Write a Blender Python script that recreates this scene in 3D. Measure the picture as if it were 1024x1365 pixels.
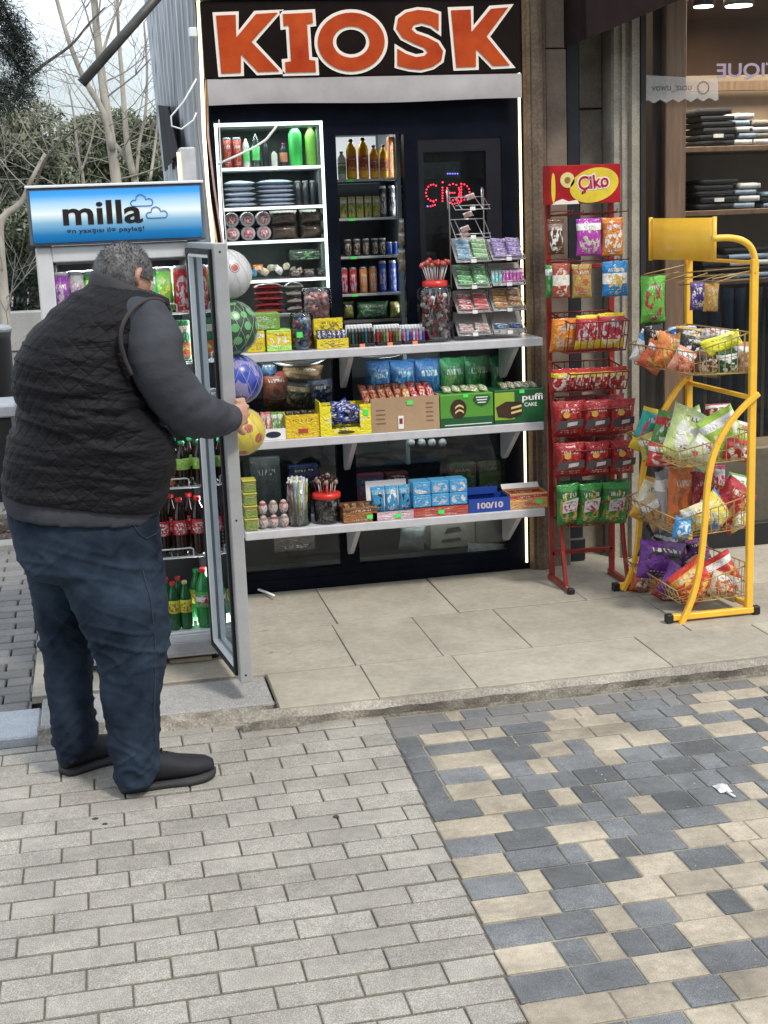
import bpy, bmesh, math, random
import numpy as np
from mathutils import Vector, Matrix, Euler, noise
random.seed(7)
SC=bpy.context.scene
for o in list(bpy.data.objects): bpy.data.objects.remove(o)
R_=math.radians
# ---------------------------------------------------------------- camera, sky, sun, exposure
CF,CH=1850.0,1.83
ya,pi_,ro=R_(11.5),R_(12.2),R_(2.2)
cW=Vector((math.sin(ya)*math.cos(pi_),math.cos(ya)*math.cos(pi_),-math.sin(pi_)))
r0=Vector((math.cos(ya),-math.sin(ya),0)); u0=r0.cross(cW)
cR=r0*math.cos(ro)-u0*math.sin(ro); cU=u0*math.cos(ro)+r0*math.sin(ro)
cC=Vector((0,0,CH))
cam=bpy.data.cameras.new("camera"); cam.sensor_fit='VERTICAL'; cam.sensor_height=36; cam.lens=CF*36/1365
cam.clip_start=.05; cam.clip_end=800
co=bpy.data.objects.new("camera",cam); SC.collection.objects.link(co)
M=Matrix((cR,cU,-cW)).transposed().to_4x4(); M.translation=cC; co.matrix_world=M; SC.camera=co
w=bpy.data.worlds.new("World"); SC.world=w; w.use_nodes=True
nt=w.node_tree; N=nt.nodes; L=nt.links
for n in list(N): N.remove(n)
sky=N.new('ShaderNodeTexSky'); sky.sky_type='NISHITA'; sky.sun_disc=False
SUN_EL,SUN_AZ=R_(52),R_(150)      # azimuth from +Y, clockwise
sky.sun_elevation=SUN_EL; sky.sun_rotation=SUN_AZ; sky.dust_density=2.5; sky.air_density=1.1
tc=N.new('ShaderNodeTexCoord'); nz=N.new('ShaderNodeTexNoise'); nz.inputs['Scale'].default_value=2.2; nz.inputs['Detail'].default_value=7
mp=N.new('ShaderNodeMapping'); mp.inputs['Scale'].default_value=(1,1,2.6)
L.new(tc.outputs['Generated'],mp.inputs[0]); L.new(mp.outputs[0],nz.inputs['Vector'])
cr=N.new('ShaderNodeValToRGB'); cr.color_ramp.elements[0].position=.30; cr.color_ramp.elements[1].position=.56
L.new(nz.outputs['Fac'],cr.inputs[0])
mx=N.new('ShaderNodeMixRGB'); L.new(cr.outputs[0],mx.inputs[0]); L.new(sky.outputs[0],mx.inputs[1]); mx.inputs[2].default_value=(11.2,12.3,13.4,1)
bg=N.new('ShaderNodeBackground'); bg.inputs['Strength'].default_value=.11
L.new(mx.outputs[0],bg.inputs[0]); wo=N.new('ShaderNodeOutputWorld'); L.new(bg.outputs[0],wo.inputs[0])
sl=bpy.data.lights.new("sun",'SUN'); sl.energy=2.3; sl.angle=R_(9); sl.color=(1,.925,.82)
so=bpy.data.objects.new("sun",sl); SC.collection.objects.link(so)
sd=Vector((math.sin(SUN_AZ)*math.cos(SUN_EL),math.cos(SUN_AZ)*math.cos(SUN_EL),math.sin(SUN_EL)))
so.rotation_euler=sd.to_track_quat('Z','Y').to_euler(); so.location=(3,-4,8)
SC.view_settings.view_transform='Standard'; SC.view_settings.look='None'; SC.view_settings.gamma=1
SC.view_settings.exposure=0.22
# ---------------------------------------------------------------- helpers
def ray(x,y): return cW*CF+cR*(x-512)-cU*(y-682.5)
def PY(x,y,Y): d=ray(x,y); return cC+d*(Y/d.y)
def PZ(x,y,Z): d=ray(x,y); return cC+d*((Z-cC.z)/d.z)
def PX(x,y,X): d=ray(x,y); return cC+d*(X/d.x)
def fb(x0,y0,x1,y1,Y):
    ym,xm=(y0+y1)/2,(x0+x1)/2
    return PY(x0,ym,Y).x,PY(x1,ym,Y).x,PY(xm,y1,Y).z,PY(xm,y0,Y).z
C=SC.collection.objects
def V(*a): return Vector(a)
_m={}
def nd(nt,t,**k):
    n=nt.nodes.new(t)
    for a,b in k.items():
        if a.startswith('_'): setattr(n,a[1:],b)
        else: n.inputs[a.replace('_',' ')].default_value=b
    return n
def mat(name,col,rough=.6,metal=0,var=.15,scale=12,bump=.0,bscale=60,emit=None,es=0,coat=0,spec=.5,island=0,stretch=(1,1,1),col2=None):
    if name in _m: return _m[name]
    m=bpy.data.materials.new(name); m.use_nodes=True; t=m.node_tree; b=t.nodes['Principled BSDF']; _m[name]=m
    b.inputs['Roughness'].default_value=rough; b.inputs['Metallic'].default_value=metal
    b.inputs['Specular IOR Level'].default_value=spec; b.inputs['Coat Weight'].default_value=coat
    c=nd(t,'ShaderNodeTexCoord'); mpn=nd(t,'ShaderNodeMapping'); mpn.inputs['Scale'].default_value=stretch
    t.links.new(c.outputs['Object'],mpn.inputs[0])
    n=nd(t,'ShaderNodeTexNoise',Scale=scale,Detail=6.0,Roughness=.65); t.links.new(mpn.outputs[0],n.inputs['Vector'])
    c2=col2 if col2 else tuple(max(0,x*(1-var*2)) for x in col)
    c1=col if col2 else tuple(min(1,x*(1+var)) for x in col)
    mxn=nd(t,'ShaderNodeMixRGB'); mxn.inputs[1].default_value=(*c2,1); mxn.inputs[2].default_value=(*c1,1)
    rp=nd(t,'ShaderNodeMapRange'); rp.inputs[1].default_value=.3; rp.inputs[2].default_value=.7
    t.links.new(n.outputs['Fac'],rp.inputs[0]); t.links.new(rp.outputs[0],mxn.inputs[0]); out=mxn.outputs[0]
    if island:
        g=nd(t,'ShaderNodeNewGeometry'); hs=nd(t,'ShaderNodeHueSaturation'); mr=nd(t,'ShaderNodeMapRange')
        mr.inputs[3].default_value=1-island; mr.inputs[4].default_value=1+island
        t.links.new(g.outputs['Random Per Island'],mr.inputs[0]); t.links.new(mr.outputs[0],hs.inputs['Value']); t.links.new(out,hs.inputs['Color']); out=hs.outputs[0]
    t.links.new(out,b.inputs['Base Color'])
    if bump:
        n2=nd(t,'ShaderNodeTexNoise',Scale=bscale,Detail=8.0); t.links.new(mpn.outputs[0],n2.inputs['Vector'])
        bp=nd(t,'ShaderNodeBump',Strength=bump,Distance=.01); t.links.new(n2.outputs['Fac'],bp.inputs['Height']); t.links.new(bp.outputs[0],b.inputs['Normal'])
    if emit: b.inputs['Emission Color'].default_value=(*emit,1); b.inputs['Emission Strength'].default_value=es
    return m
def glass(name,tint=(1,1,1),refl=1.0,dust=0):
    if name in _m: return _m[name]
    m=bpy.data.materials.new(name); m.use_nodes=True; t=m.node_tree; _m[name]=m
    for n in list(t.nodes): t.nodes.remove(n)
    tr=nd(t,'ShaderNodeBsdfTransparent'); tr.inputs[0].default_value=(*tint,1)
    gl=nd(t,'ShaderNodeBsdfGlossy'); gl.inputs['Roughness'].default_value=.03; gl.inputs[0].default_value=(.9,.95,1,1)
    fr=nd(t,'ShaderNodeFresnel',IOR=1.5); mu=nd(t,'ShaderNodeMath'); mu.operation='MULTIPLY'; mu.inputs[1].default_value=refl
    t.links.new(fr.outputs[0],mu.inputs[0]); ms=nd(t,'ShaderNodeMixShader'); t.links.new(mu.outputs[0],ms.inputs[0])
    t.links.new(tr.outputs[0],ms.inputs[1]); t.links.new(gl.outputs[0],ms.inputs[2]); o=nd(t,'ShaderNodeOutputMaterial'); last=ms
    if dust:
        df=nd(t,'ShaderNodeBsdfDiffuse'); df.inputs[0].default_value=(.6,.62,.62,1); m2=nd(t,'ShaderNodeMixShader')
        nn=nd(t,'ShaderNodeTexNoise',Scale=5.0,Detail=8.0); m3=nd(t,'ShaderNodeMath'); m3.operation='MULTIPLY'; m3.inputs[1].default_value=dust*2
        t.links.new(nn.outputs['Fac'],m3.inputs[0]); t.links.new(m3.outputs[0],m2.inputs[0]); t.links.new(ms.outputs[0],m2.inputs[1]); t.links.new(df.outputs[0],m2.inputs[2]); last=m2
    t.links.new(last.outputs[0],o.inputs[0]); return m
def pk(c1,c2,c3,kind='band',rough=.28,sc=9):
    """printed wrapper: bands of colour over the height and a blotchy picture in the middle"""
    key='print_%s_%s_%s_%s_%s'%(c1,c2,c3,kind,sc)
    if key in _m: return _m[key]
    m=bpy.data.materials.new('printed_wrap'); m.use_nodes=True; t=m.node_tree; b=t.nodes['Principled BSDF']; _m[key]=m
    b.inputs['Roughness'].default_value=rough; b.inputs['Coat Weight'].default_value=.12 if rough<.4 else 0; b.inputs['Specular IOR Level'].default_value=.38
    c=nd(t,'ShaderNodeTexCoord'); sx=nd(t,'ShaderNodeSeparateXYZ'); t.links.new(c.outputs['Generated'],sx.inputs[0])
    oi=nd(t,'ShaderNodeObjectInfo')
    va=nd(t,'ShaderNodeVectorMath'); va.operation='ADD'; t.links.new(c.outputs['Generated'],va.inputs[0])
    cmb=nd(t,'ShaderNodeCombineXYZ'); 
    for i in range(3): t.links.new(oi.outputs['Random'],cmb.inputs[i])
    sc_=nd(t,'ShaderNodeVectorMath'); sc_.operation='SCALE'; sc_.inputs['Scale'].default_value=7.0; t.links.new(cmb.outputs[0],sc_.inputs[0]); t.links.new(sc_.outputs[0],va.inputs[1])
    vo=nd(t,'ShaderNodeTexNoise',Scale=float(sc)*.62,Detail=2.0); t.links.new(va.outputs[0],vo.inputs['Vector'])
    th=nd(t,'ShaderNodeMapRange'); th.inputs[1].default_value=.50; th.inputs[2].default_value=.56; t.links.new(vo.outputs['Fac'],th.inputs[0])
    # band mask
    rp=nd(t,'ShaderNodeValToRGB'); rp.color_ramp.interpolation='CONSTANT'; e=rp.color_ramp.elements
    W1,B0=(1,1,1,1),(0,0,0,1)
    if kind=='band': st=[(0,B0),(.68,W1),(.86,B0)]
    elif kind=='base': st=[(0,W1),(.28,B0),(.9,W1)]
    elif kind=='mid': st=[(0,B0),(.36,W1),(.66,B0)]
    else: st=[(0,B0),(.97,W1)]
    e[0].position=0; e[0].color=st[0][1]; e[1].position=st[1][0]; e[1].color=st[1][1]
    for p,cc in st[2:]: q=e.new(p); q.color=cc
    t.links.new(sx.outputs['Z'],rp.inputs[0])
    m1=nd(t,'ShaderNodeMixRGB'); m1.inputs[1].default_value=(*c1,1); m1.inputs[2].default_value=(*c2,1); t.links.new(rp.outputs[0],m1.inputs[0])
    # centre oval
    ov=nd(t,'ShaderNodeVectorMath'); ov.operation='DISTANCE'; ov.inputs[1].default_value=(.5,.5,.45)
    mpp=nd(t,'ShaderNodeMapping'); mpp.inputs['Scale'].default_value=(1,0,1); mpp.inputs['Location'].default_value=(0,.5,0); t.links.new(c.outputs['Generated'],mpp.inputs[0]); t.links.new(mpp.outputs[0],ov.inputs[0])
    om=nd(t,'ShaderNodeMapRange'); om.inputs[1].default_value=.42; om.inputs[2].default_value=.38; t.links.new(ov.outputs['Value'],om.inputs[0])
    mu=nd(t,'ShaderNodeMath'); mu.operation='MULTIPLY'; t.links.new(om.outputs[0],mu.inputs[0]); t.links.new(th.outputs[0],mu.inputs[1])
    m2=nd(t,'ShaderNodeMixRGB'); t.links.new(mu.outputs[0],m2.inputs[0]); t.links.new(m1.outputs[0],m2.inputs[1]); m2.inputs[2].default_value=(*c3,1)
    # lines of small print above and below the picture
    tm=nd(t,'ShaderNodeMapping'); tm.inputs['Scale'].default_value=(30,1,9); t.links.new(va.outputs[0],tm.inputs[0]); tn=nd(t,'ShaderNodeTexNoise',Scale=1.0,Detail=0.0); t.links.new(tm.outputs[0],tn.inputs['Vector'])
    tt=nd(t,'ShaderNodeMapRange'); tt.inputs[1].default_value=.52; tt.inputs[2].default_value=.56; t.links.new(tn.outputs['Fac'],tt.inputs[0])
    zr=nd(t,'ShaderNodeValToRGB'); zr.color_ramp.interpolation='CONSTANT'; z_=zr.color_ramp.elements; z_[0].position=0; z_[0].color=(0,0,0,1); z_[1].position=.12; z_[1].color=(1,1,1,1)
    for p_,c_ in((.155,B0),(.19,W1),(.215,B0),(.70,W1),(.80,B0)): q=z_.new(p_); q.color=c_
    t.links.new(sx.outputs['Z'],zr.inputs[0]); xr=nd(t,'ShaderNodeValToRGB'); xr.color_ramp.interpolation='CONSTANT'; x_=xr.color_ramp.elements; x_[0].color=B0; x_[1].position=.2; x_[1].color=W1; q=x_.new(.82); q.color=B0; t.links.new(sx.outputs['X'],xr.inputs[0])
    k1=nd(t,'ShaderNodeMath'); k1.operation='MULTIPLY'; t.links.new(tt.outputs[0],k1.inputs[0]); t.links.new(zr.outputs[0],k1.inputs[1]); k2=nd(t,'ShaderNodeMath'); k2.operation='MULTIPLY'; t.links.new(k1.outputs[0],k2.inputs[0]); t.links.new(xr.outputs[0],k2.inputs[1])
    lum=sum(c1); tc_=(.55,.53,.50) if lum<1.1 else tuple(x*.25 for x in c1)
    m3=nd(t,'ShaderNodeMixRGB'); t.links.new(k2.outputs[0],m3.inputs[0]); t.links.new(m2.outputs[0],m3.inputs[1]); m3.inputs[2].default_value=(*tc_,1); m2=m3
    t.links.new(m2.outputs[0],b.inputs['Base Color'])
    if rough<.4:
        n2=nd(t,'ShaderNodeTexNoise',Scale=7.0,Detail=4.0,Distortion=1.0); t.links.new(va.outputs[0],n2.inputs['Vector'])
        bp=nd(t,'ShaderNodeBump',Strength=.55,Distance=.02); t.links.new(n2.outputs['Fac'],bp.inputs['Height']); t.links.new(bp.outputs[0],b.inputs['Normal'])
    return m
def smooth(p,n=4):
    out=[]
    for i in range(len(p)-1):
        a,b,c,d=[Vector(p[max(0,min(len(p)-1,i+q))]) for q in(-1,0,1,2)]
        for t in range(n):
            t/=n; out.append(tuple(.5*((2*b)+(c-a)*t+(2*a-5*b+4*c-d)*t*t+(3*b-a-3*c+d)*t**3)))
    out.append(tuple(p[-1])); return out
class MB:
    def __init__(s): s.v=[]; s.f=[]; s.sm=[]; s.mi=[]; s.cm=0
    def add(s,vs,fs,smooth=False):
        b=len(s.v); s.v+= [tuple(p) for p in vs]
        for f in fs: s.f.append([b+i for i in f]); s.sm.append(smooth); s.mi.append(s.cm)
        return s
    def box(s,x0,x1,y0,y1,z0,z1,c=0.0,M=None):
        if c<=0:
            vs=[(x0,y0,z0),(x1,y0,z0),(x1,y1,z0),(x0,y1,z0),(x0,y0,z1),(x1,y0,z1),(x1,y1,z1),(x0,y1,z1)]
            fs=[(0,3,2,1),(4,5,6,7),(0,1,5,4),(1,2,6,5),(2,3,7,6),(3,0,4,7)]
        else:
            c=min(c,(x1-x0)*.4,(y1-y0)*.4,(z1-z0)*.4)
            vs=[];idx={}
            for i in(0,1):
                for j in(0,1):
                    for k in(0,1):
                        X,Y,Z=(x0,x1)[i],(y0,y1)[j],(z0,z1)[k]; dx,dy,dz=(c,-c)[i],(c,-c)[j],(c,-c)[k]
                        for a,p in enumerate([(X,Y+dy,Z+dz),(X+dx,Y,Z+dz),(X+dx,Y+dy,Z)]): idx[i,j,k,a]=len(vs); vs.append(p)
            g=lambda i,j,k,a: idx[i,j,k,a]
            fs=[]
            for i in(0,1): fs.append([g(i,j,k,0) for j,k in((0,0),(1,0),(1,1),(0,1))])
            for j in(0,1): fs.append([g(i,j,k,1) for i,k in((0,0),(1,0),(1,1),(0,1))])
            for k in(0,1): fs.append([g(i,j,k,2) for i,j in((0,0),(1,0),(1,1),(0,1))])
            for i in(0,1):
                for j in(0,1): fs.append([g(i,j,0,0),g(i,j,0,1),g(i,j,1,1),g(i,j,1,0)])
                for k in(0,1): fs.append([g(i,0,k,0),g(i,0,k,2),g(i,1,k,2),g(i,1,k,0)])
            for j in(0,1):
                for k in(0,1): fs.append([g(0,j,k,1),g(0,j,k,2),g(1,j,k,2),g(1,j,k,1)])
            for i in(0,1):
                for j in(0,1):
                    for k in(0,1): fs.append([g(i,j,k,0),g(i,j,k,1),g(i,j,k,2)])
        if M: vs=[M@Vector(p) for p in vs]
        return s.add(vs,fs)
    def tube(s,pts,r,n=8,cap=True,flat=None):
        pts=[Vector(p) for p in pts]; rr=r if isinstance(r,(list,tuple)) else [r]*len(pts); vs=[]; fs=[]
        up=None
        for i,p in enumerate(pts):
            t=(pts[min(i+1,len(pts)-1)]-pts[max(i-1,0)])
            if t.length<1e-9: t=Vector((0,0,1))
            t.normalize()
            if up is None: up=Vector((0,0,1)) if abs(t.z)<.9 else Vector((1,0,0))
            a=up-t*up.dot(t)
            if a.length<1e-4: a=t.orthogonal()
            a.normalize(); up=a; b=t.cross(a)
            for k in range(n):
                an=2*math.pi*(k+.5)/n; vs.append(p+(a*math.cos(an)+b*math.sin(an))*rr[i])
        m=len(pts)
        for i in range(m-1):
            for k in range(n): fs.append((i*n+k,i*n+(k+1)%n,(i+1)*n+(k+1)%n,(i+1)*n+k))
        if cap: fs.append(tuple(reversed(range(n)))); fs.append(tuple((m-1)*n+k for k in range(n)))
        return s.add(vs,fs,n>4)
    def bar(s,a,b,w,h=None):   # square bar
        a,b=Vector(a),Vector(b); t=(b-a).normalized(); u=Vector((0,0,1)) if abs(t.z)<.9 else Vector((0,1,0))
        x=t.cross(u).normalized(); y=x.cross(t); h=h or w
        M=Matrix((x,t,y)).transposed().to_4x4(); M.translation=(a+b)/2; l=(b-a).length
        return s.box(-w/2,w/2,-l/2,l/2,-h/2,h/2,min(w,h)*.12,M)
    def lathe(s,prof,c=(0,0,0),n=20,sx=1,sy=1,M=None):
        vs=[];fs=[];c=Vector(c)
        for r,z in prof:
            for k in range(n): a=2*math.pi*k/n; vs.append(Vector((r*math.cos(a)*sx,r*math.sin(a)*sy,z)))
        m=len(prof)
        for i in range(m-1):
            for k in range(n): fs.append((i*n+k,i*n+(k+1)%n,(i+1)*n+(k+1)%n,(i+1)*n+k))
        fs.append(tuple(reversed(range(n)))); fs.append(tuple((m-1)*n+k for k in range(n)))
        if M: vs=[M@p for p in vs]
        vs=[p+c for p in vs]
        return s.add(vs,fs,True)
    def ball(s,c,r,n=12,m=8,sc=(1,1,1)):
        return s.lathe([(r*max(.02,math.sin(math.pi*i/m))*1,-r*math.cos(math.pi*i/m)*sc[2]) for i in range(m+1)],c,n,sc[0],sc[1])
    def prism(s,pts,y0,y1,M=None):   # outline in XZ
        n=len(pts); vs=[(x,y0,z) for x,z in pts]+[(x,y1,z) for x,z in pts]
        fs=[tuple(range(n)),tuple(reversed(range(n,2*n)))]+[(i,i+n,(i+1)%n+n,(i+1)%n) for i in range(n)]
        if M: vs=[M@Vector(p) for p in vs]
        return s.add(vs,fs)
    def quad(s,a,b,c,d): return s.add([a,b,c,d],[(0,1,2,3)])
    def loft(s,rings,cap=True):
        n=len(rings[0]); vs=[p for r in rings for p in r]; fs=[]
        for i in range(len(rings)-1):
            for k in range(n): fs.append((i*n+k,i*n+(k+1)%n,(i+1)*n+(k+1)%n,(i+1)*n+k))
        if cap: fs.append(tuple(reversed(range(n)))); fs.append(tuple((len(rings)-1)*n+k for k in range(n)))
        return s.add(vs,fs,True)
    def mesh(s,name,off=(0,0,0),mats=(),fix=True):
        me=bpy.data.meshes.new(name); o=Vector(off)
        me.from_pydata([(p[0]-o.x,p[1]-o.y,p[2]-o.z) for p in s.v],[],s.f); me.update()
        me.polygons.foreach_set('use_smooth',s.sm); me.polygons.foreach_set('material_index',s.mi)
        for m in mats: me.materials.append(m)
        if fix and len(s.f)<60000:
            bm=bmesh.new(); bm.from_mesh(me); bmesh.ops.recalc_face_normals(bm,faces=bm.faces); bm.to_mesh(me); bm.free()
        return me
_org={}
_lab={}
def tag(o,label=None,cat=None,group=None,kind=None):
    if label: o['label']=label
    if cat: o['category']=cat
    if group: o['group']=group
    if kind: o['kind']=kind
    return o
def thing(name,label,cat,loc,group=None,rz=0):
    o=bpy.data.objects.new(name,None); C.link(o); o.location=loc; o.rotation_euler=(0,0,rz); o.empty_display_size=.05
    _org[o]=Vector(loc); return tag(o,label,cat,group)
def part(name,mb,m,parent,label=None):
    """mesh given in WORLD coordinates, parented to an unrotated thing"""
    off=_org[parent]; mats=m if isinstance(m,(list,tuple)) else [m]
    o=bpy.data.objects.new(name,mb.mesh(name,off,mats)); C.link(o); o.parent=parent; _org[o]=off
    if label: o['label']=label
    return o
def lpart(name,me,parent,loc=(0,0,0),rot=(0,0,0)):
    o=bpy.data.objects.new(name,me); C.link(o); o.parent=parent; o.location=loc; o.rotation_euler=rot; return o
def single(name,mb,m,label,cat,group=None,kind=None,loc=None):
    if loc is None:
        a=np.array(mb.v); mn,mxx=a.min(0),a.max(0); loc=((mn[0]+mxx[0])/2,(mn[1]+mxx[1])/2,mn[2])
    mats=m if isinstance(m,(list,tuple)) else [m]
    o=bpy.data.objects.new(name,mb.mesh(name,loc,mats)); C.link(o); o.location=loc; _org[o]=Vector(loc)
    return tag(o,label,cat,group,kind)
def inst(name,me,loc,rot,label,cat,group=None,sc=(1,1,1)):
    o=bpy.data.objects.new(name,me); C.link(o); o.location=loc; o.rotation_euler=rot; o.scale=sc; _org[o]=Vector(loc); return tag(o,label,cat,group)
def struct(name,mb,m): 
    mats=m if isinstance(m,(list,tuple)) else [m]
    o=bpy.data.objects.new(name,mb.mesh(name,(0,0,0),mats)); C.link(o); o['kind']='structure'; return o
ORD=['first','second','third','fourth','fifth','sixth','seventh','eighth','ninth','tenth','eleventh','twelfth']
def nth(i,n):
    if n==1: return 'only'
    if i==0: return 'leftmost'
    if i==n-1: return 'rightmost'
    return ORD[i]+' from left'
def text(s,h,M,m,name,parent,bold=0.0,ext=.0015,align='CENTER',width=None,flip=False,shear=0):
    cu=bpy.data.curves.new(name,'FONT'); cu.body=s; cu.size=1; cu.extrude=0; cu.offset=bold; cu.align_x=align; cu.shear=shear; cu.resolution_u=3
    o=bpy.data.objects.new(name,cu); C.link(o); dg=bpy.context.evaluated_depsgraph_get(); me=bpy.data.meshes.new_from_object(o.evaluated_get(dg)); bpy.data.objects.remove(o)
    a=np.array([v.co[:] for v in me.vertices]); mn,mxx=a.min(0),a.max(0); k=h/(mxx[1]-mn[1]); kx=k if width is None else width/(mxx[0]-mn[0])
    cx=(mn[0]+mxx[0])/2 if align=='CENTER' else mn[0]; cy=(mn[1]+mxx[1])/2
    for v in me.vertices:
        v.co=M@Vector(((v.co.x-cx)*kx*(-1 if flip else 1),(v.co.y-cy)*k,ext))-_org[parent]
    me.materials.append(m); q=bpy.data.objects.new(name,me); C.link(q); q.parent=parent; return q
def facM(x,y,z,rz=0,rx=90):   # text plane facing -Y at a point
    return Matrix.Translation((x,y,z))@Matrix.Rotation(rz,4,'Z')@Matrix.Rotation(R_(rx),4,'X')
# common materials
M_white=mat('white_enamel',(.78,.79,.8),.35,var=.04,scale=6)
M_shelf=mat('white_shelf',(.52,.52,.55),.4,var=.06,scale=20,bump=.05)
M_navy=mat('navy_frame',(.004,.006,.013),.5,var=.3,scale=5,spec=.08)
M_black=mat('black_rubber',(.012,.012,.013),.6,var=.2)
M_dark=mat('dark_interior',(.015,.017,.02),.9,var=.3,scale=4)
M_led=mat('led_strip',(1,.9,.6),.5,emit=(1,.86,.5),es=2.6,var=0)
M_ledw=mat('led_white',(.8,1,.9),.5,emit=(.8,1,.9),es=1.6,var=0)
M_steel=mat('grey_steel',(.42,.43,.44),.35,.6,var=.1)
M_wire=mat('chrome_wire',(.5,.5,.5),.3,.7,var=.1)
M_tag=mat('green_price_tag',(.08,.8,.12),.6,var=.05)
M_tagw=mat('white_price_tag',(.8,.8,.8),.6,var=.03)
M_clear=glass('clear_plastic',(.93,.95,.95),1.6)
M_glass=glass('window_glass',(.92,.94,.94),.5,0)
M_dglass=glass('dusty_glass',(.80,.84,.84),.6,.004)
# ================================================================ GROUND
def speck(name,col,sp,rough=.75,isl=.0,sc=350,bump=.25,stain=.12):
    """stone / concrete with fine aggregate specks, stains and per-stone tone"""
    m=bpy.data.materials.new(name); m.use_nodes=True; t=m.node_tree; b=t.nodes['Principled BSDF']; _m[name]=m; b.inputs['Roughness'].default_value=rough
    c=nd(t,'ShaderNodeTexCoord'); n=nd(t,'ShaderNodeTexNoise',Scale=float(sc),Detail=2.0); n2=nd(t,'ShaderNodeTexNoise',Scale=3.0,Detail=7.0,Roughness=.7); n3=nd(t,'ShaderNodeTexNoise',Scale=38.0,Detail=6.0)
    for q in(n,n2,n3): t.links.new(c.outputs['Object'],q.inputs['Vector'])
    mr=nd(t,'ShaderNodeMapRange'); mr.inputs[1].default_value=.42; mr.inputs[2].default_value=.66; t.links.new(n.outputs['Fac'],mr.inputs[0])
    mxn=nd(t,'ShaderNodeMixRGB'); mxn.inputs[1].default_value=(*col,1); mxn.inputs[2].default_value=(*sp,1); t.links.new(mr.outputs[0],mxn.inputs[0])
    hs=nd(t,'ShaderNodeHueSaturation'); t.links.new(mxn.outputs[0],hs.inputs['Color'])
    g=nd(t,'ShaderNodeNewGeometry'); a=nd(t,'ShaderNodeMapRange'); a.inputs[3].default_value=1-isl; a.inputs[4].default_value=1+isl; t.links.new(g.outputs['Random Per Island'],a.inputs[0])
    s1=nd(t,'ShaderNodeMapRange'); s1.inputs[1].default_value=.3; s1.inputs[2].default_value=.7; s1.inputs[3].default_value=1-stain*1.6; s1.inputs[4].default_value=1+stain; t.links.new(n2.outputs['Fac'],s1.inputs[0])
    s2=nd(t,'ShaderNodeMapRange'); s2.inputs[1].default_value=.3; s2.inputs[2].default_value=.7; s2.inputs[3].default_value=.9; s2.inputs[4].default_value=1.08; t.links.new(n3.outputs['Fac'],s2.inputs[0])
    m1=nd(t,'ShaderNodeMath'); m1.operation='MULTIPLY'; t.links.new(a.outputs[0],m1.inputs[0]); t.links.new(s1.outputs[0],m1.inputs[1])
    m2=nd(t,'ShaderNodeMath'); m2.operation='MULTIPLY'; t.links.new(m1.outputs[0],m2.inputs[0]); t.links.new(s2.outputs[0],m2.inputs[1]); t.links.new(m2.outputs[0],hs.inputs['Value'])
    t.links.new(hs.outputs[0],b.inputs['Base Color'])
    bp=nd(t,'ShaderNodeBump',Strength=bump,Distance=.004); ad=nd(t,'ShaderNodeMath'); ad.operation='ADD'; t.links.new(n.outputs['Fac'],ad.inputs[0]); t.links.new(n3.outputs['Fac'],ad.inputs[1]); t.links.new(ad.outputs[0],bp.inputs['Height']); t.links.new(bp.outputs[0],b.inputs['Normal'])
    return m
M_brick=speck('grey_brick_paver',(.235,.22,.192),(.46,.435,.39),isl=.12,stain=.18)
M_brick2=speck('old_brick_paver',(.15,.145,.14),(.25,.245,.235),isl=.15)
M_tan=speck('tan_paver',(.335,.285,.215),(.47,.415,.33),isl=.17,stain=.3)
M_blue=speck('slate_blue_paver',(.105,.113,.12),(.21,.215,.22),isl=.3,stain=.3)
M_bed=speck('joint_sand',(.10,.085,.065),(.18,.155,.12),isl=0,sc=200)
M_slab=speck('tan_stone_slab',(.33,.30,.24),(.43,.395,.33),isl=.07,stain=.15,sc=420)
M_kerb=speck('rough_kerb',(.26,.235,.195),(.38,.35,.30),isl=.06,sc=120,bump=.8,stain=.3)
M_gran=speck('granite_slab',(.24,.235,.225),(.46,.45,.44),isl=.05,sc=300)
M_gran2=speck('pale_granite_kerb',(.36,.385,.42),(.56,.58,.62),isl=.05,sc=260)
M_soil=speck('dry_soil',(.05,.035,.022),(.12,.095,.07),isl=0,sc=60,bump=1)
M_groundm=speck('far_ground',(.12,.115,.10),(.18,.17,.15),isl=0,sc=20)
struct('ground',MB().quad((-250,-60,-.06),(250,-60,-.06),(250,400,-.06),(-250,400,-.06)),M_groundm)
M_bed2=speck('pale_joint_sand',(.24,.215,.17),(.33,.30,.24),isl=0,sc=200)
struct('patterned_bed',MB().quad((.775,.5,-.0048),(6.5,.5,-.0048),(6.5,4.78,-.0048),(.945,4.78,-.0048)),M_bed2)
struct('paving_bed',MB().quad((-4.5,.5,-.0062),(6.5,.5,-.0062),(6.5,4.93,-.0062),(-4.5,4.93,-.0062)),M_bed)
rnd=random.Random(3)
def jx(Y): return .932+(Y-4.537)*.0463
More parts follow.
